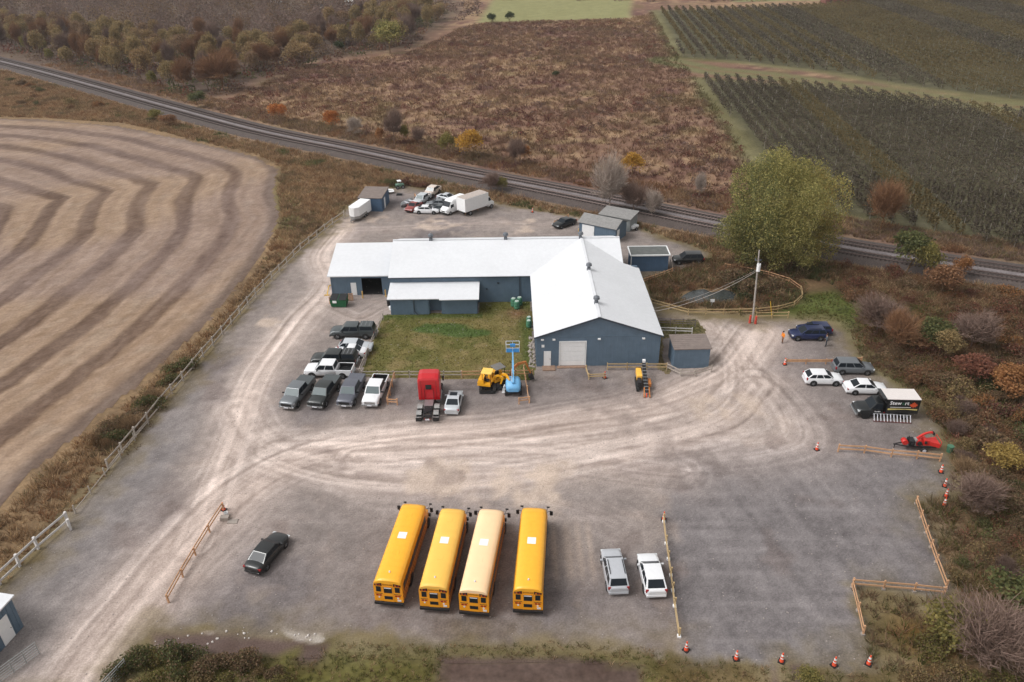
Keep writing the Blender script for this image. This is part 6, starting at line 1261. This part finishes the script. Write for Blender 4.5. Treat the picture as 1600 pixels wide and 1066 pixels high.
# ---- mini excavators
m_cy = mat('excavator_yellow', L(232, 166, 30), .45, var=.06); m_oy = mat('weathered_orange', L(176, 108, 52), .6, var=.15)
def beam(b, pts, ws, wd=.22):
    for (p, q), (w0, w1) in zip(zip(pts[:-1], pts[1:]), zip(ws[:-1], ws[1:])):
        p = Vector(p); q = Vector(q); d = (q - p).normalized(); s = Vector((0, 0, 1)).cross(d); s = s.normalized() if s.length > .01 else Vector((0, 1, 0)); u = d.cross(s)
        b.hexa([p - s * wd / 2 - u * w0 / 2, p + s * wd / 2 - u * w0 / 2, q + s * wd / 2 - u * w1 / 2, q - s * wd / 2 - u * w1 / 2], [p - s * wd / 2 + u * w0 / 2, p + s * wd / 2 + u * w0 / 2, q + s * wd / 2 + u * w1 / 2, q - s * wd / 2 + u * w1 / 2])
def excavator(u, v, head, label, roofm, boomm, boom, stick, scale=1.0, swing=0, curl=-1):
    x, y = G(u, v); t = empty('mini_excavator', (x, y, 0), R_(head), label, 'excavator', 'yellow mini excavators'); t.scale = (scale,) * 3
    for s in (-1, 1):
        P = [(1.0 + .27 * math.cos(a), .27 + .27 * math.sin(a)) for a in np.linspace(math.pi / 2, -math.pi / 2, 7)] + [(-1.0 + .27 * math.cos(a), .27 + .27 * math.sin(a)) for a in np.linspace(-math.pi / 2, -1.5 * math.pi, 7)]
        b = MB(); b.add([(px, s * .85 - .17, pz) for px, pz in P] + [(px, s * .85 + .17, pz) for px, pz in P], [tuple(range(14)), tuple(range(14, 28))[::-1]] + [(k, (k + 1) % 14, 14 + (k + 1) % 14, 14 + k) for k in range(14)]); b.build('track', m_tyre, t)
    b = MB(); b.box(-.7, .7, -.66, .66, .22, .55); b.cyl((0, 0, .5), (0, 0, .7), .5, n=14); b.build('undercarriage', m_frame, t)
    b = MB(); b.hexa([(1.45, -.98, .1), (1.53, -.98, .1), (1.53, .98, .1), (1.45, .98, .1)], [(1.38, -.98, .5), (1.46, -.98, .5), (1.46, .98, .5), (1.38, .98, .5)]); b.bar((.7, -.4, .35), (1.42, -.4, .25), .1); b.bar((.7, .4, .35), (1.42, .4, .25), .1); b.build('dozer_blade', m_black, t)
    h = empty('upper_body', (0, 0, 0), R_(swing)); h.parent = t
    b = MB(); b.hexa([(-1.15, -.8, .7), (.55, -.85, .7), (.55, .85, .7), (-1.15, .8, .7)], [(-1.05, -.75, 1.0), (.5, -.82, 1.0), (.5, .82, 1.0), (-1.05, .75, 1.0)]); b.hexa([(-1.15, -.78, 1.0), (-.25, -.82, 1.0), (-.25, .82, 1.0), (-1.15, .78, 1.0)], [(-1.0, -.68, 1.5), (-.4, -.74, 1.5), (-.4, .74, 1.5), (-1.0, .68, 1.5)]); b.build('engine_cover', m_cy, h)
    b = MB(); b.box(-.25, .2, -.28, .22, 1.05, 1.22); b.box(-.32, -.2, -.28, .22, 1.1, 1.75); b.build('seat', m_black, h)
    b = MB()
    for px, py in ((-.5, -.58), (-.5, .58), (.5, -.55), (.5, .55)): b.bar((px, py, 1.0), (px, py, 2.38), .06)
    b.build('canopy_posts', m_black, h); b = MB(); b.box(-.68, .68, -.7, .7, 2.38, 2.48); b.build('canopy_roof', roofm, h, bevel=.05)
    b = MB(); beam(b, boom, np.linspace(.3, .22, len(boom)), .2); b.build('boom', boomm, h); b = MB(); beam(b, stick, [.26, .18], .17); b.build('stick', boomm, h)
    e = Vector(stick[-1]); b = MB(); b.prism([(e.x - .08, e.z + .1), (e.x + .16, e.z + .05), (e.x + .1 + .1 * curl, e.z - .42), (e.x + .42 * curl, e.z - .36), (e.x + .5 * curl, e.z - .05)], e.y - .3, e.y + .3, axis='y'); b.build('bucket', m_frame, h)
    b = MB(); b.cyl((.55, 0, .95), Vector(boom[1]) * .97 + Vector((0, 0, -.16)), .05, n=8); b.cyl(Vector(boom[1]) + Vector((0, 0, .15)), Vector(stick[0]) + Vector((0, 0, .16)), .045, n=8); b.build('hydraulic_ram', m_alu, h)
    return t
excavator(762, 606, -90, 'yellow mini excavator with a yellow canopy and black blade towards the lane', mat('canopy_yellow', L(244, 200, 98), .5), m_cy, [(.55, 0, 1.0), (.9, 0, 1.75), (1.5, 0, 1.95), (1.95, 0, 1.7)], [(1.95, 0, 1.7), (1.65, 0, .7)], .95, swing=78)
excavator(779, 600, -86, 'yellow mini excavator with a grey canopy and its arm folded towards the lane', mat('canopy_grey', L(112, 108, 104), .7), m_cy, [(.55, 0, 1.0), (1.0, 0, 1.9), (1.7, 0, 2.1), (2.4, 0, 1.7)], [(2.4, 0, 1.7), (2.2, 0, .6)], 1.0, swing=30)
# weathered backhoe attachment arched behind the lift
x, y = G(795, 598); t = empty('backhoe_arm', (x, y, 0), R_(8), 'weathered orange backhoe arm arched up behind the blue lift', 'backhoe arm')
b = MB(); beam(b, [(0, 0, .3), (.5, 0, 1.9), (1.1, 0, 2.5), (2.0, 0, 2.7)], [.34, .3, .26, .22], .22); b.build('boom', m_oy, t); b = MB(); beam(b, [(2.0, 0, 2.75), (2.65, 0, 1.1)], [.26, .18], .18); b.build('stick', m_oy, t)
b = MB(); b.prism([(2.6, 1.1), (2.85, 1.0), (3.1, .35), (2.6, .3), (2.35, .7)], -.3, .3, axis='y'); b.build('bucket', m_frame, t); b = MB(); b.box(-.5, .5, -.6, .6, .1, .5); b.box(-.2, .2, -1.0, -.6, 0, .6); b.box(-.2, .2, .6, 1.0, 0, .6); b.build('frame', m_frame, t)
# ---- blue boom lift
m_bl = mat('lift_blue', L(112, 172, 216), .45, var=.05); m_bd = mat('basket_blue', L(62, 142, 208), .45)
x, y = G(802, 612); t = empty('boom_lift', (x, y, 0), R_(90), 'sky blue boom lift with its basket raised behind it', 'lift')
b = MB(); b.box(-.9, .9, -.75, .75, .35, .7); b.build('chassis', m_frame, t); wheels(t, (-.75, .75), 1.0, .36, .26, m_plate)
b = MB(); b.loft([[(xx, -w, .75), (xx, -w, z - .25), (xx, -w * .7, z), (xx, w * .7, z), (xx, w, z - .25), (xx, w, .75)] for xx, w, z in ((-1.25, .6, 1.2), (-1.05, .82, 1.5), (-.2, .88, 1.75), (.7, .8, 1.7), (1.0, .6, 1.3))]); b.build('turret', m_bl, t)
b = MB(); b.bar((-.9, 0, 1.75), (.4, 0, 1.95), .22, .2); b.bar((.4, 0, 1.95), (1.6, 0, 3.3), .22, .26); b.bar((1.6, 0, 3.3), (2.3, 0, 4.1), .16, .2); b.build('boom', m_bl, t); b = MB(); b.cyl((-.6, .12, 1.7), (1.0, .12, 2.5), .06, n=8); b.build('hydraulic_ram', m_alu, t)
k_ = empty('basket', (2.75, 0, 4.0)); k_.parent = t; b = MB(); b.box(-.42, .42, -.8, .8, 0, .08); b.box(-.42, -.38, -.8, .8, .08, .5); b.build('floor', m_bd, k_)
b = MB()
for z in (.55, 1.05):
    for P0, P1 in (((-.4, -.78), (.4, -.78)), ((.4, -.78), (.4, .78)), ((.4, .78), (-.4, .78)), ((-.4, .78), (-.4, -.78))): b.bar((*P0, z), (*P1, z), .05)
for px in (-.4, .4):
    for py in (-.78, 0, .78): b.bar((px, py, .08), (px, py, 1.05), .045)
b.build('guard_rail', mat('rail_white', L(206, 214, 222), .5), k_); b = MB(); b.box(-.46, -.3, -.3, .3, .75, 1.1); b.build('control_box', m_bd, k_)
# crumpled tarp by the lift wheel
x, y = G(788, 612); b = MB(); b.hexa([(-.3, -.35, 0), (.3, -.3, 0), (.35, .5, 0), (-.2, .45, 0)], [(-.1, -.1, .7), (.1, -.05, .5), (.1, .3, .9), (-.05, .25, .75)]); o = b.build('tarp', m_white, bevel=.05); o.location = (x, y, 0); tag(o, 'crumpled white tarp between the excavator and the blue lift', 'tarp')
# ---- drill rig
x, y = G(1003, 604); t = empty('drill_rig', (x, y, 0), R_(-93), 'yellow and black tracked drill rig in front of the gable fence', 'drill rig')
for s in (-1, 1):
    P = [(1.0 + .28 * math.cos(a), .28 + .28 * math.sin(a)) for a in np.linspace(math.pi / 2, -math.pi / 2, 6)] + [(-1.2 + .28 * math.cos(a), .28 + .28 * math.sin(a)) for a in np.linspace(-math.pi / 2, -1.5 * math.pi, 6)]
    b = MB(); b.add([(px, s * .6 - .15, pz) for px, pz in P] + [(px, s * .6 + .15, pz) for px, pz in P], [tuple(range(12)), tuple(range(12, 24))[::-1]] + [(k, (k + 1) % 12, 12 + (k + 1) % 12, 12 + k) for k in range(12)]); b.build('track', m_tyre, t)
b = MB(); b.box(-2.1, -.2, -.62, .0, .6, 1.35); b.build('engine_box', mat('rig_yellow', L(250, 190, 80), .45), t, bevel=.08); b = MB(); b.box(-2.3, -2.1, -.6, .1, .5, 1.3); b.box(-.2, .9, -.62, -.15, .55, 1.1); b.build('radiator', m_frame, t)
b = MB(); b.bar((2.0, .3, .5), (-2.6, .3, 1.9), .3, .16); b.bar((2.0, .12, .62), (-2.4, .12, 2.0), .07); b.bar((2.0, .48, .62), (-2.4, .48, 2.0), .07); b.build('drill_mast', m_frame, t)
b = MB()
for k in range(9): q = k / 9; b.cyl((1.8 - 4.2 * q, .02, .7 + 1.3 * q), (1.8 - 4.2 * q, .58, .7 + 1.3 * q), .04, n=6)
b.build('pipe_rack', m_alu, t)['kind'] = 'stuff'
b = MB(); b.box(-.3, .9, .6, .95, .5, .95); b.build('side_box', m_oy, t); b = MB(); b.bar((1.6, .05, .9), (2.5, .0, .1), .14); b.bar((1.6, .6, .9), (2.5, .65, .1), .14); b.build('stabiliser', m_oy, t); b = MB(); b.box(-2.5, -2.2, .15, .5, 1.95, 2.3); b.build('drive_head', m_white, t); b = MB(); b.cyl((2.3, .3, 0), (2.3, .3, .5), .07, n=8); b.build('drill_bit', m_cone, t)

# ---- black dump box truck with lettering
m_tb = paint('truck_black', 22, 25, 27); x, y = G(1381, 645, .2); t = empty('box_truck', (x, y, 0), R_(176.5), 'black pickup truck with a tall lettered tipper box and white tarp roof', 'truck')
L_ = 6.7; h = L_ / 2; W = 2.1; b = MB(); body_loft(b, [(h - 2.75, 1.0, .5, 1.25), (h - 1.5, 1.0, .5, 1.25), (h - .5, .97, .52, 1.18), (h, .88, .6, 1.0)]); b.build('body', m_tb, t)
cabin(t, 2.0, h - 1.3, h - 1.95, h - 2.7, h - 2.75, 1.25, 2.0, m_tb, None, wt=.82, win=(.08, .92), rear=False); arches(t, (h - 1.0,), 2.0, .42); wheels(t, (h - 1.0, -h + 1.5), 1.0, .42, .26, None, dual=(-h + 1.5,)); lights(t, h - .1, h - 3.0, 2.0, .85, .8, .2, .3, .1, .1)
b = MB(); b.box(h - .12, h + .14, -.98, .98, .45, .68); b.build('front_bumper', m_chrome, t, bevel=.03); mirrors(t, h - 1.8, 2.0, 1.25, m_black, .25)
b = MB(); b.box(-h, h - 2.8, -.42, .42, .55, .8); b.build('chassis', m_frame, t)
bx0, bx1, bz0, bz1 = -h + .3, h - 2.95, .85, 2.65
bb = MB(); bb.box(bx0, bx1, -W / 2, W / 2, bz0, bz1); 
bx = bb.build('dump_box', m_tb, t)
for k in range(4): b = MB(); xx = bx0 + .05 + k * (bx1 - bx0 - .1) / 3; b.box(xx - .05, xx + .05, W / 2, W / 2 + .05, bz0, bz1); b.box(xx - .05, xx + .05, -W / 2 - .05, -W / 2, bz0, bz1); b.build('stake', m_tb, bx)
b = MB(); b.box(bx0 - .05, bx1 + .1, -W / 2 - .04, W / 2 + .04, bz1 + .003, bz1 + .06); b.build('tarp_roof', mat('tarp_roof', L(214, 206, 202), .6, var=.05), t)
b = MB(); b.hexa([(bx1 + .02, -W / 2, bz1 - .6), (bx1 + .1, -W / 2, bz1 - .6), (bx1 + .1, W / 2, bz1 - .6), (bx1 + .02, W / 2, bz1 - .6)], [(bx1 + .02, -W / 2, bz1 + .05), (bx1 + .5, -W / 2, bz1 + .1), (bx1 + .5, W / 2, bz1 + .1), (bx1 + .02, W / 2, bz1 + .05)]); b.build('cab_guard', m_tb, t)
# side facing the camera is local +y (truck faces away to -x): lettering runs from nose to tail
yS = W / 2 + .052; rot = (math.pi / 2, 0, math.pi)
b = MB(); b.box(bx0 + .1, bx1 - .1, W / 2 + .002, W / 2 + .05, bz0 + .1, bz1 - .08); sg = b.build('sign_board', m_tb, bx)
text('Stew', .62, (bx1 - .85, yS, bz1 - .45), rot, m_white, 'lettering', sg, .004, .012); text('a', .62, (bx1 - 1.68, yS, bz1 - .45), rot, mat('letter_green', L(40, 96, 72), .5), 'lettering', sg, .004, .012); text('rt', .62, (bx1 - 2.06, yS, bz1 - .45), rot, m_white, 'lettering', sg, .004, .012)
lf = [(0, 1), (.18, .6), (.42, .72), (.36, .3), (.8, .42), (.72, .18), (.95, 0), (.5, -.28), (.56, -.5), (.1, -.42), (.05, -.8), (-.05, -.8), (-.1, -.42), (-.56, -.5), (-.5, -.28), (-.95, 0), (-.72, .18), (-.8, .42), (-.36, .3), (-.42, .72), (-.18, .6)]
b = MB(); cxl, czl = bx0 + .65, bz1 - .68; b.add([(cxl, yS + .01, czl)] + [(cxl - p * .48, yS + .01, czl + q * .46) for p, q in lf], [(0, k, k % 21 + 1) for k in range(1, 22)]); b.build('maple_leaf', mat('leaf_orange', L(206, 84, 48), .5), sg)
b = MB(); b.box(bx0 + .9, bx1 - .35, yS, yS + .004, bz1 - 1.0, bz1 - .94); b.build('white_line', m_white, sg)
b = MB(); b.add([(bx1 - .15, yS + .006, bz1 - 1.12), (bx0 + .15, yS + .006, bz1 - 1.16), (bx0 + .15, yS + .006, bz1 - 1.34), (bx0 + 1.5, yS + .006, bz1 - 1.24), (bx1 - .15, yS + .006, bz1 - 1.34)], [(0, 1, 2, 3, 4)]); b.build('yellow_stripe', mat('stripe_yellow', L(206, 190, 120), .5), sg)
text('Stewart', .2, (h - 2.15, .995, 1.0), rot, m_white, 'door_lettering', t, .003, .004)
# ladder on the ground side of the truck
x, y = G(1394, 661); t = empty('ladder', (x, y, 0), R_(-7), 'aluminium ladder lying propped along the black box truck', 'ladder'); q0, q1 = (0.0, .12), (.55, .75)
for (yy, zz) in (q0, q1): b = MB(); b.bar((-2.0, yy, zz), (2.0, yy, zz), .05, .1); b.build('rail', m_alu if zz > .5 else mat('ladder_rail_dark', L(110, 60, 58), .6), t)
for k in range(12): xx = -1.9 + k * 3.8 / 11; b = MB(); b.bar((xx, *q0), (xx, *q1), .09, .05, up=(1, 0, 0)); b.build('rung', m_plate, t)
# ---- red wood chipper
m_cr = mat('chipper_red', L(196, 44, 38), .45, var=.08); x, y = G(1434, 701); t = empty('wood_chipper', (x, y, 0), R_(175), 'bright red towed wood chipper with a curved discharge chute behind the brown barrier', 'wood chipper'); t.scale = (.88,) * 3
wheels(t, (-.3,), 1.0, .38, .24, m_plate)
b = MB(); b.bar((-1.8, -.45, .6), (1.6, -.45, .6), .12); b.bar((-1.8, .45, .6), (1.6, .45, .6), .12); b.bar((1.5, -.45, .6), (2.9, 0, .55), .1); b.bar((1.5, .45, .6), (2.9, 0, .55), .1); b.cyl((2.75, 0, .5), (2.75, 0, 0), .05, n=8); b.build('trailer_frame', m_frame, t)
b = MB(); b.loft([[(1.75 + .35 * math.cos(a), yy, 1.0 + .32 * math.sin(a)) for a in np.linspace(0, 5.6, 10)] for yy in (-.35, .35)]); b.build('tool_box', m_cr, t)
b = MB(); b.box(.7, 1.35, -.5, .5, .68, 1.35); b.build('engine', m_black, t, bevel=.06); b = MB(); b.cyl((1.35, .1, 1.3), (1.45, .15, 1.9), .05, n=8); b.build('exhaust', m_frame, t)
b = MB(); b.cyl((.15, -.42, 1.0), (.15, .35, 1.0), .42, n=16); b.build('drum_housing', m_cr, t); b = MB(); b.box(-.62, -.3, -.5, .45, .75, 1.5); b.build('feed_box', m_cr, t); b = MB(); b.cyl((.15, .36, 1.0), (.15, .46, 1.0), .28, n=14); b.cyl((1.0, .5, 1.0), (1.0, .6, 1.0), .2, n=12); b.cyl((-.45, .46, 1.25), (-.45, .6, 1.25), .16, n=10); b.box(-.3, -.02, -.3, .3, .7, .85); b.build('pulley_guard', m_frame, t); b = MB(); b.box(.62, .7, -.45, .45, .7, 1.3); b.cyl((.5, -.3, 1.35), (.5, .3, 1.35), .12, n=10); b.build('hydraulic_tank', m_fend, t)
b = MB(); b.hexa([(-1.0, -.4, .75), (-.6, -.4, .75), (-.6, .4, .75), (-1.0, .4, .75)], [(-1.0, -.35, 1.35), (-.6, -.35, 1.4), (-.6, .35, 1.4), (-1.0, .35, 1.35)]); b.hexa([(-2.0, -.75, .7), (-1.0, -.42, .8), (-1.0, .42, .8), (-2.0, .75, .7)], [(-2.0, -.76, 1.25), (-1.0, -.43, 1.3), (-1.0, .43, 1.3), (-2.0, .76, 1.25)]); b.build('feed_hopper', m_cr, t)
b = MB(); rg = []
for k in range(8): a = k / 7; cx_ = .25 - 1.5 * a ** 1.3; cz = 1.5 + .95 * math.sin(min(a * 1.7, 1.45)) - (.1 * a); w = .13 - .03 * a; rg.append([(cx_ - w * (1 - a) , -.05 - w, cz - w * a), (cx_ - w * (1 - a), -.05 + w, cz - w * a), (cx_ + w * (1 - a), -.05 + w, cz + w * a), (cx_ + w * (1 - a), -.05 - w, cz + w * a)])
b.loft(rg, smooth=False); b.build('discharge_chute', m_cr, t); b = MB(); b.hexa([(-1.45, -.25, 2.05), (-1.2, -.25, 2.1), (-1.2, .15, 2.1), (-1.45, .15, 2.05)], [(-1.35, -.22, 2.4), (-1.15, -.22, 2.5), (-1.15, .12, 2.5), (-1.35, .12, 2.4)]); b.build('chute_deflector', m_frame, t)
b = MB(); b.bar((-2.05, -.8, 1.6), (-2.05, .8, 1.6), .05); b.bar((-2.05, -.8, .9), (-2.05, -.8, 1.6), .05); b.bar((-2.05, .8, .9), (-2.05, .8, 1.6), .05); b.build('safety_bar', m_cr, t)
# green bin by the hedge
x, y = G(1483, 706); b = MB(); b.cyl((0, 0, 0), (0, 0, .75), .28, .34, 12); o = b.build('green_bin', mat('bin_green', L(70, 112, 88), .6)); o.location = (x, y, 0); tag(o, 'small green bin in the weeds right of the chipper', 'bin')

# ---- white cargo trailer, box truck, van, boat
x, y = G(563, 339); t = empty('cargo_trailer', (x, y, 0), R_(-108), 'white enclosed cargo trailer with a wedge nose by the fence end', 'trailer'); b = MB(); ft = [(-2.6, -1.05), (2.0, -1.05), (2.75, -.35), (2.75, .35), (2.0, 1.05), (-2.6, 1.05)]
b.loft([[(p[0], p[1], z) for p in ft] for z in (.5, 2.55)], smooth=False); b.loft([[(p[0] * .995, p[1] * .97, z) for p in ft] for z in (2.55, 2.62)], smooth=False); b.build('box', m_white, t)
b = MB(); b.loft([[(p[0] * 1.006 if p[0] > 0 else p[0] * .3, p[1] * 1.012, z) for p in ft] for z in (.5, 1.0)], smooth=False); b.build('stone_guard', m_fend, t); b = MB(); b.bar((2.6, -.4, .5), (3.7, 0, .48), .1); b.bar((2.6, .4, .5), (3.7, 0, .48), .1); b.cyl((3.5, 0, .5), (3.5, 0, 0), .04, n=6); b.build('tongue', m_grey, t); wheels(t, (-.8, -.05), 1.1, .33, .22)
x, y = G(741, 331); t = empty('box_truck', (x, y, 0), R_(44), 'white box truck with a long white cargo body beside the orange rail', 'truck')
b = MB(); b.box(-3.2, 2.6, -1.2, 1.2, .95, 3.4); bx = b.build('cargo_box', m_white, t); b = MB(); b.box(-3.15, 2.55, -1.15, 1.15, 3.403, 3.43); b.build('box_roof', mat('dirty_roof', L(178, 166, 158), .8, var=.12), bx)
for k in range(10): b = MB(); xx = -2.9 + k * .6; b.box(xx, xx + .04, -1.225, -1.2, 1.0, 3.35); b.build('side_rib', m_white, bx)
b = MB(); body_loft(b, [(2.7, 1.0, .5, 1.5), (3.6, 1.0, .5, 1.45), (4.3, .9, .55, 1.2)]); b.build('body', m_white, t); cabin(t, 2.0, 3.7, 3.3, 2.85, 2.75, 1.5, 2.3, m_white, win=(.1, .9), rear=False); wheels(t, (3.5, -1.8), 1.05, .42, .28, dual=(-1.8,)); b = MB(); b.box(-3.1, 2.8, -.45, .45, .6, .95); b.build('chassis', m_frame, t)
x, y = G(702, 334); t = empty('cargo_van', (x, y, 0), R_(-112 - 16), 'white high roof cargo van facing the camera left of the box truck', 'van'); lv = 2.9
x2, y2 = G(709, 330); t.location = (x2, y2, 0)
b = MB(); b.loft([[(xx, -w, .4), (xx, -w, z - .35), (xx, -w * .82, z - .04), (xx, 0, z), (xx, w * .82, z - .04), (xx, w, z - .35), (xx, w, .4)] for xx, w, z in ((-lv, .96, 2.45), (-lv + .1, .99, 2.6), (1.0, 1.0, 2.65), (1.5, .98, 2.4), (2.15, .96, 1.45), (2.75, .9, 1.2), (2.9, .8, .9))], smooth=False); b.build('body', m_white, t)
b = MB(); quadpanel(b, ((2.15, -.9, 1.47), (2.15, .9, 1.47), (1.52, .86, 2.36), (1.52, -.86, 2.36)), .05, .95, .05, .95, .03); b.build('windshield', m_glass, t)
for s in (-1, 1): b = MB(); b.box(1.0, 1.85, min(s * .97, s * 1.01), max(s * .97, s * 1.01), 1.35, 1.9); b.build('side_window', m_glass, t); b = MB(); b.box(2.7, 2.9, s * .62 - .16, s * .62 + .16, .85, 1.05); b.build('headlight', m_head, t)
b = MB(); b.box(2.82, 2.95, -.85, .85, .35, .6); b.box(2.86, 2.93, -.4, .4, .68, .88); b.build('front_bumper', m_black, t); wheels(t, (1.95, -1.7), 1.01, .36, .24); mirrors(t, 1.75, 1.9, 1.3, m_black, .25)
x, y = G(638, 320); t = empty('small_boat', (x, y, 0), R_(-125), 'silver aluminium boat lying on the gravel left of the red saloon', 'boat'); b = MB(); rg = []
for xx, w in ((-2.0, .75), (-1, .85), (0, .85), (1.2, .6), (2.1, .06)): rg.append([(xx, -w, .75), (xx, -w * .75, .2), (xx, 0, .08), (xx, w * .75, .2), (xx, w, .75), (xx, w * .88, .75), (xx, w * .65, .28), (xx, 0, .2), (xx, -w * .65, .28), (xx, -w * .88, .75)])
b.loft(rg); b.build('hull', m_alu, t); b = MB(); b.box(-1.0, -.7, -.8, .8, .55, .62); b.box(.2, .5, -.7, .7, .55, .62); b.build('thwart', m_plate, t)
x, y = G(605, 302); t = empty('utility_trailer', (x, y, 0), R_(20), 'small white tilted trailer cover behind the blue shed', 'trailer'); b = MB(); b.hexa([(-1.3, -.8, .4), (1.3, -.8, .4), (1.3, .8, .4), (-1.3, .8, .4)], [(-1.2, -.7, .95), (1.3, -.4, .6), (1.3, .4, .6), (-1.2, .7, .95)]); b.build('cover', m_white, t); wheels(t, (0,), .8, .28, .18)
x, y = G(625, 294); t = empty('compact_tractor', (x, y, 0), R_(200), 'small green and white garden machine at the weedy back edge', 'machine'); b = MB(); b.box(-.8, .8, -.5, .5, .4, .9); b.build('body', mat('machine_green', L(96, 128, 110), .6), t, bevel=.08); b = MB(); b.box(-.3, .5, -.5, .5, 1.5, 1.58); b.bar((-.25, -.45, .9), (-.25, -.45, 1.5), .05); b.bar((.45, .45, .9), (.45, .45, 1.5), .05); b.build('roof', m_white, t); wheels(t, (-.5, .6), .7, .35, .2)
x, y = G(624, 305); b = MB(); b.hexa([(-.6, -.35, 0), (.6, -.35, 0), (.6, .35, 0), (-.6, .35, 0)], [(-.5, -.3, .3), (.5, -.25, .35), (.5, .25, .3), (-.5, .3, .35)]); o = b.build('black_crate', m_black); o.location = (x, y, 0); tag(o, 'black crate on the gravel behind the silver boat', 'crate')
x, y = G(990, 359); t = empty('garden_trailer', (x, y, 0), R_(40), 'small white machine parked right of the lower grey shed', 'machine'); b = MB(); b.box(-.8, .8, -.5, .5, .4, .85); b.build('body', m_white, t, bevel=.06); b = MB(); b.bar((-.8, 0, .6), (-1.5, 0, .4), .08); b.build('tongue', m_frame, t); wheels(t, (0,), .72, .3, .18)
x, y = G(1050, 424); b = MB(); b.hexa([(-.05, -.7, 0), (.05, -.7, 0), (.05, .7, 0), (-.05, .7, 0)], [(-.6, -.7, 1.7), (-.5, -.7, 1.7), (-.5, .7, 1.7), (-.6, .7, 1.7)]); o = b.build('leaning_panel', m_conc); o.location = (x + .3, y + .6, 0); tag(o, 'pale panel leaning on the right end of the flat roofed shed', 'panel')
for k, (u, v, lab) in enumerate([(608, 478, 'black bin at the left end of the lean to'), (611, 484, 'white pail at the left end of the lean to')]):
    x, y = G(u, v); b = MB(); b.cyl((0, 0, 0), (0, 0, .8 - .35 * k), .26, .3, 12); b.cyl((0, 0, .8 - .35 * k), (0, 0, .85 - .35 * k), .31, n=12); o = b.build('waste_bin' if not k else 'pail', m_black if not k else m_white); o.location = (x, y, 0); tag(o, lab, 'bin' if not k else 'pail')

# ---- people
def person(u, v, head, label, skin, top, legs, vest=None, hair=(60, 45, 38), bend=0.0):
    x, y = G(u, v); t = empty('person', (x, y, 0), R_(head), label, 'person')
    J = dict(pel=(0, 0, .95), che=(.03, 0, 1.3), nek=(.05, 0, 1.5), hd=(.07, 0, 1.64), tp=(.07, 0, 1.76), kl=(.05, .11, .5), fl=(0, .12, .07), tl=(.18, .13, .04), kr=(-.03, -.11, .5), fr=(-.1, -.12, .07), tr_=(.08, -.13, .04),
             sl=(.03, .2, 1.42), el=(.02, .27, 1.14), wl=(.17, .25, .92), hl=(.24, .23, .86), sr=(.03, -.2, 1.42), er=(.0, -.27, 1.14), wr=(.15, -.26, .92), hr=(.22, -.25, .86))
    R = dict(pel=.145, che=.15, nek=.06, hd=.1, tp=.07, kl=.062, fl=.05, tl=.04, kr=.062, fr=.05, tr_=.04, sl=.07, el=.048, wl=.035, hl=.035, sr=.07, er=.048, wr=.035, hr=.035)
    E_ = [('pel', 'che'), ('che', 'nek'), ('nek', 'hd'), ('hd', 'tp'), ('pel', 'kl'), ('kl', 'fl'), ('fl', 'tl'), ('pel', 'kr'), ('kr', 'fr'), ('fr', 'tr_'), ('che', 'sl'), ('sl', 'el'), ('el', 'wl'), ('wl', 'hl'), ('che', 'sr'), ('sr', 'er'), ('er', 'wr'), ('wr', 'hr')]
    K = list(J); me = bpy.data.meshes.new('body'); me.from_pydata([J[k] for k in K], [(K.index(a), K.index(c)) for a, c in E_], []); o = bpy.data.objects.new('body', me); COL.objects.link(o)
    md = o.modifiers.new('s', 'SKIN'); 
    for k, sv in zip(K, me.skin_vertices[0].data): sv.radius = (R[k], R[k] * 1.0); sv.use_root = (k == 'pel')
    o.modifiers.new('u', 'SUBSURF').levels = 1; bpy.context.view_layer.update(); m2 = bpy.data.meshes.new_from_object(o.evaluated_get(bpy.context.evaluated_depsgraph_get())); bpy.data.objects.remove(o)
    m2.materials.clear()
    for q in (top, legs, skin, m_black): m2.materials.append(q)
    for f in m2.polygons:
        c = f.center; f.material_index = 2 if (c.z > 1.5 or (c.z < .93 and abs(c.y) > .19)) else (3 if c.z < .1 else (1 if c.z < .97 else 0)); f.use_smooth = True
    bd = mobj('body', m2, t)
    b = MB(); b.loft([[(.055 + r * math.cos(a), r * math.sin(a), z) for a in np.linspace(0, 5.5, 10)] for z, r in ((1.66, .115), (1.73, .112), (1.79, .075), (1.815, .02))]); b.build('hair', mat('hair', L(*hair), .9), t)
    for s in (-1, 1): b = MB(); b.box(.155, .172, s * .035 - .012, s * .035 + .012, 1.66, 1.675); b.build('eye', m_black, t)
    b = MB(); b.box(.16, .19, -.012, .012, 1.61, 1.65); b.build('nose', skin, t)
    return t
sk = mat('skin', L(190, 146, 122), .6)
person(1222, 536, 200, 'person in a fluorescent orange jacket standing left of the blue cars', sk, mat('hivis_orange', L(255, 150, 40), .7), mat('hivis_trousers', L(120, 84, 60), .8))
person(1290, 541, 170, 'person in dark grey clothes standing behind the tail of the blue crossover', sk, mat('grey_jacket', L(86, 92, 98), .8), mat('dark_jeans', L(52, 58, 66), .8))

# ---- air: faint autumn haze over the whole site
hz = MB(); hz.box(-1000, 1000, 10, 1600, -1.2, 60); ho = hz.build('haze', []) if False else None
hm = bpy.data.materials.new('haze'); hm.use_nodes = True; n_ = hm.node_tree.nodes; n_.remove(n_['Principled BSDF']); pv = n_.new('ShaderNodeVolumePrincipled'); pv.inputs['Density'].default_value = 0.00013; pv.inputs['Color'].default_value = (.92, .93, .96, 1); pv.inputs['Anisotropy'].default_value = 0.2
hm.node_tree.links.new(pv.outputs[0], n_['Material Output'].inputs['Volume'])
b = MB(); b.box(-1000, 1000, -60, 1600, -1.2, 60); ho = b.build('haze', hm); ho['kind'] = 'stuff'
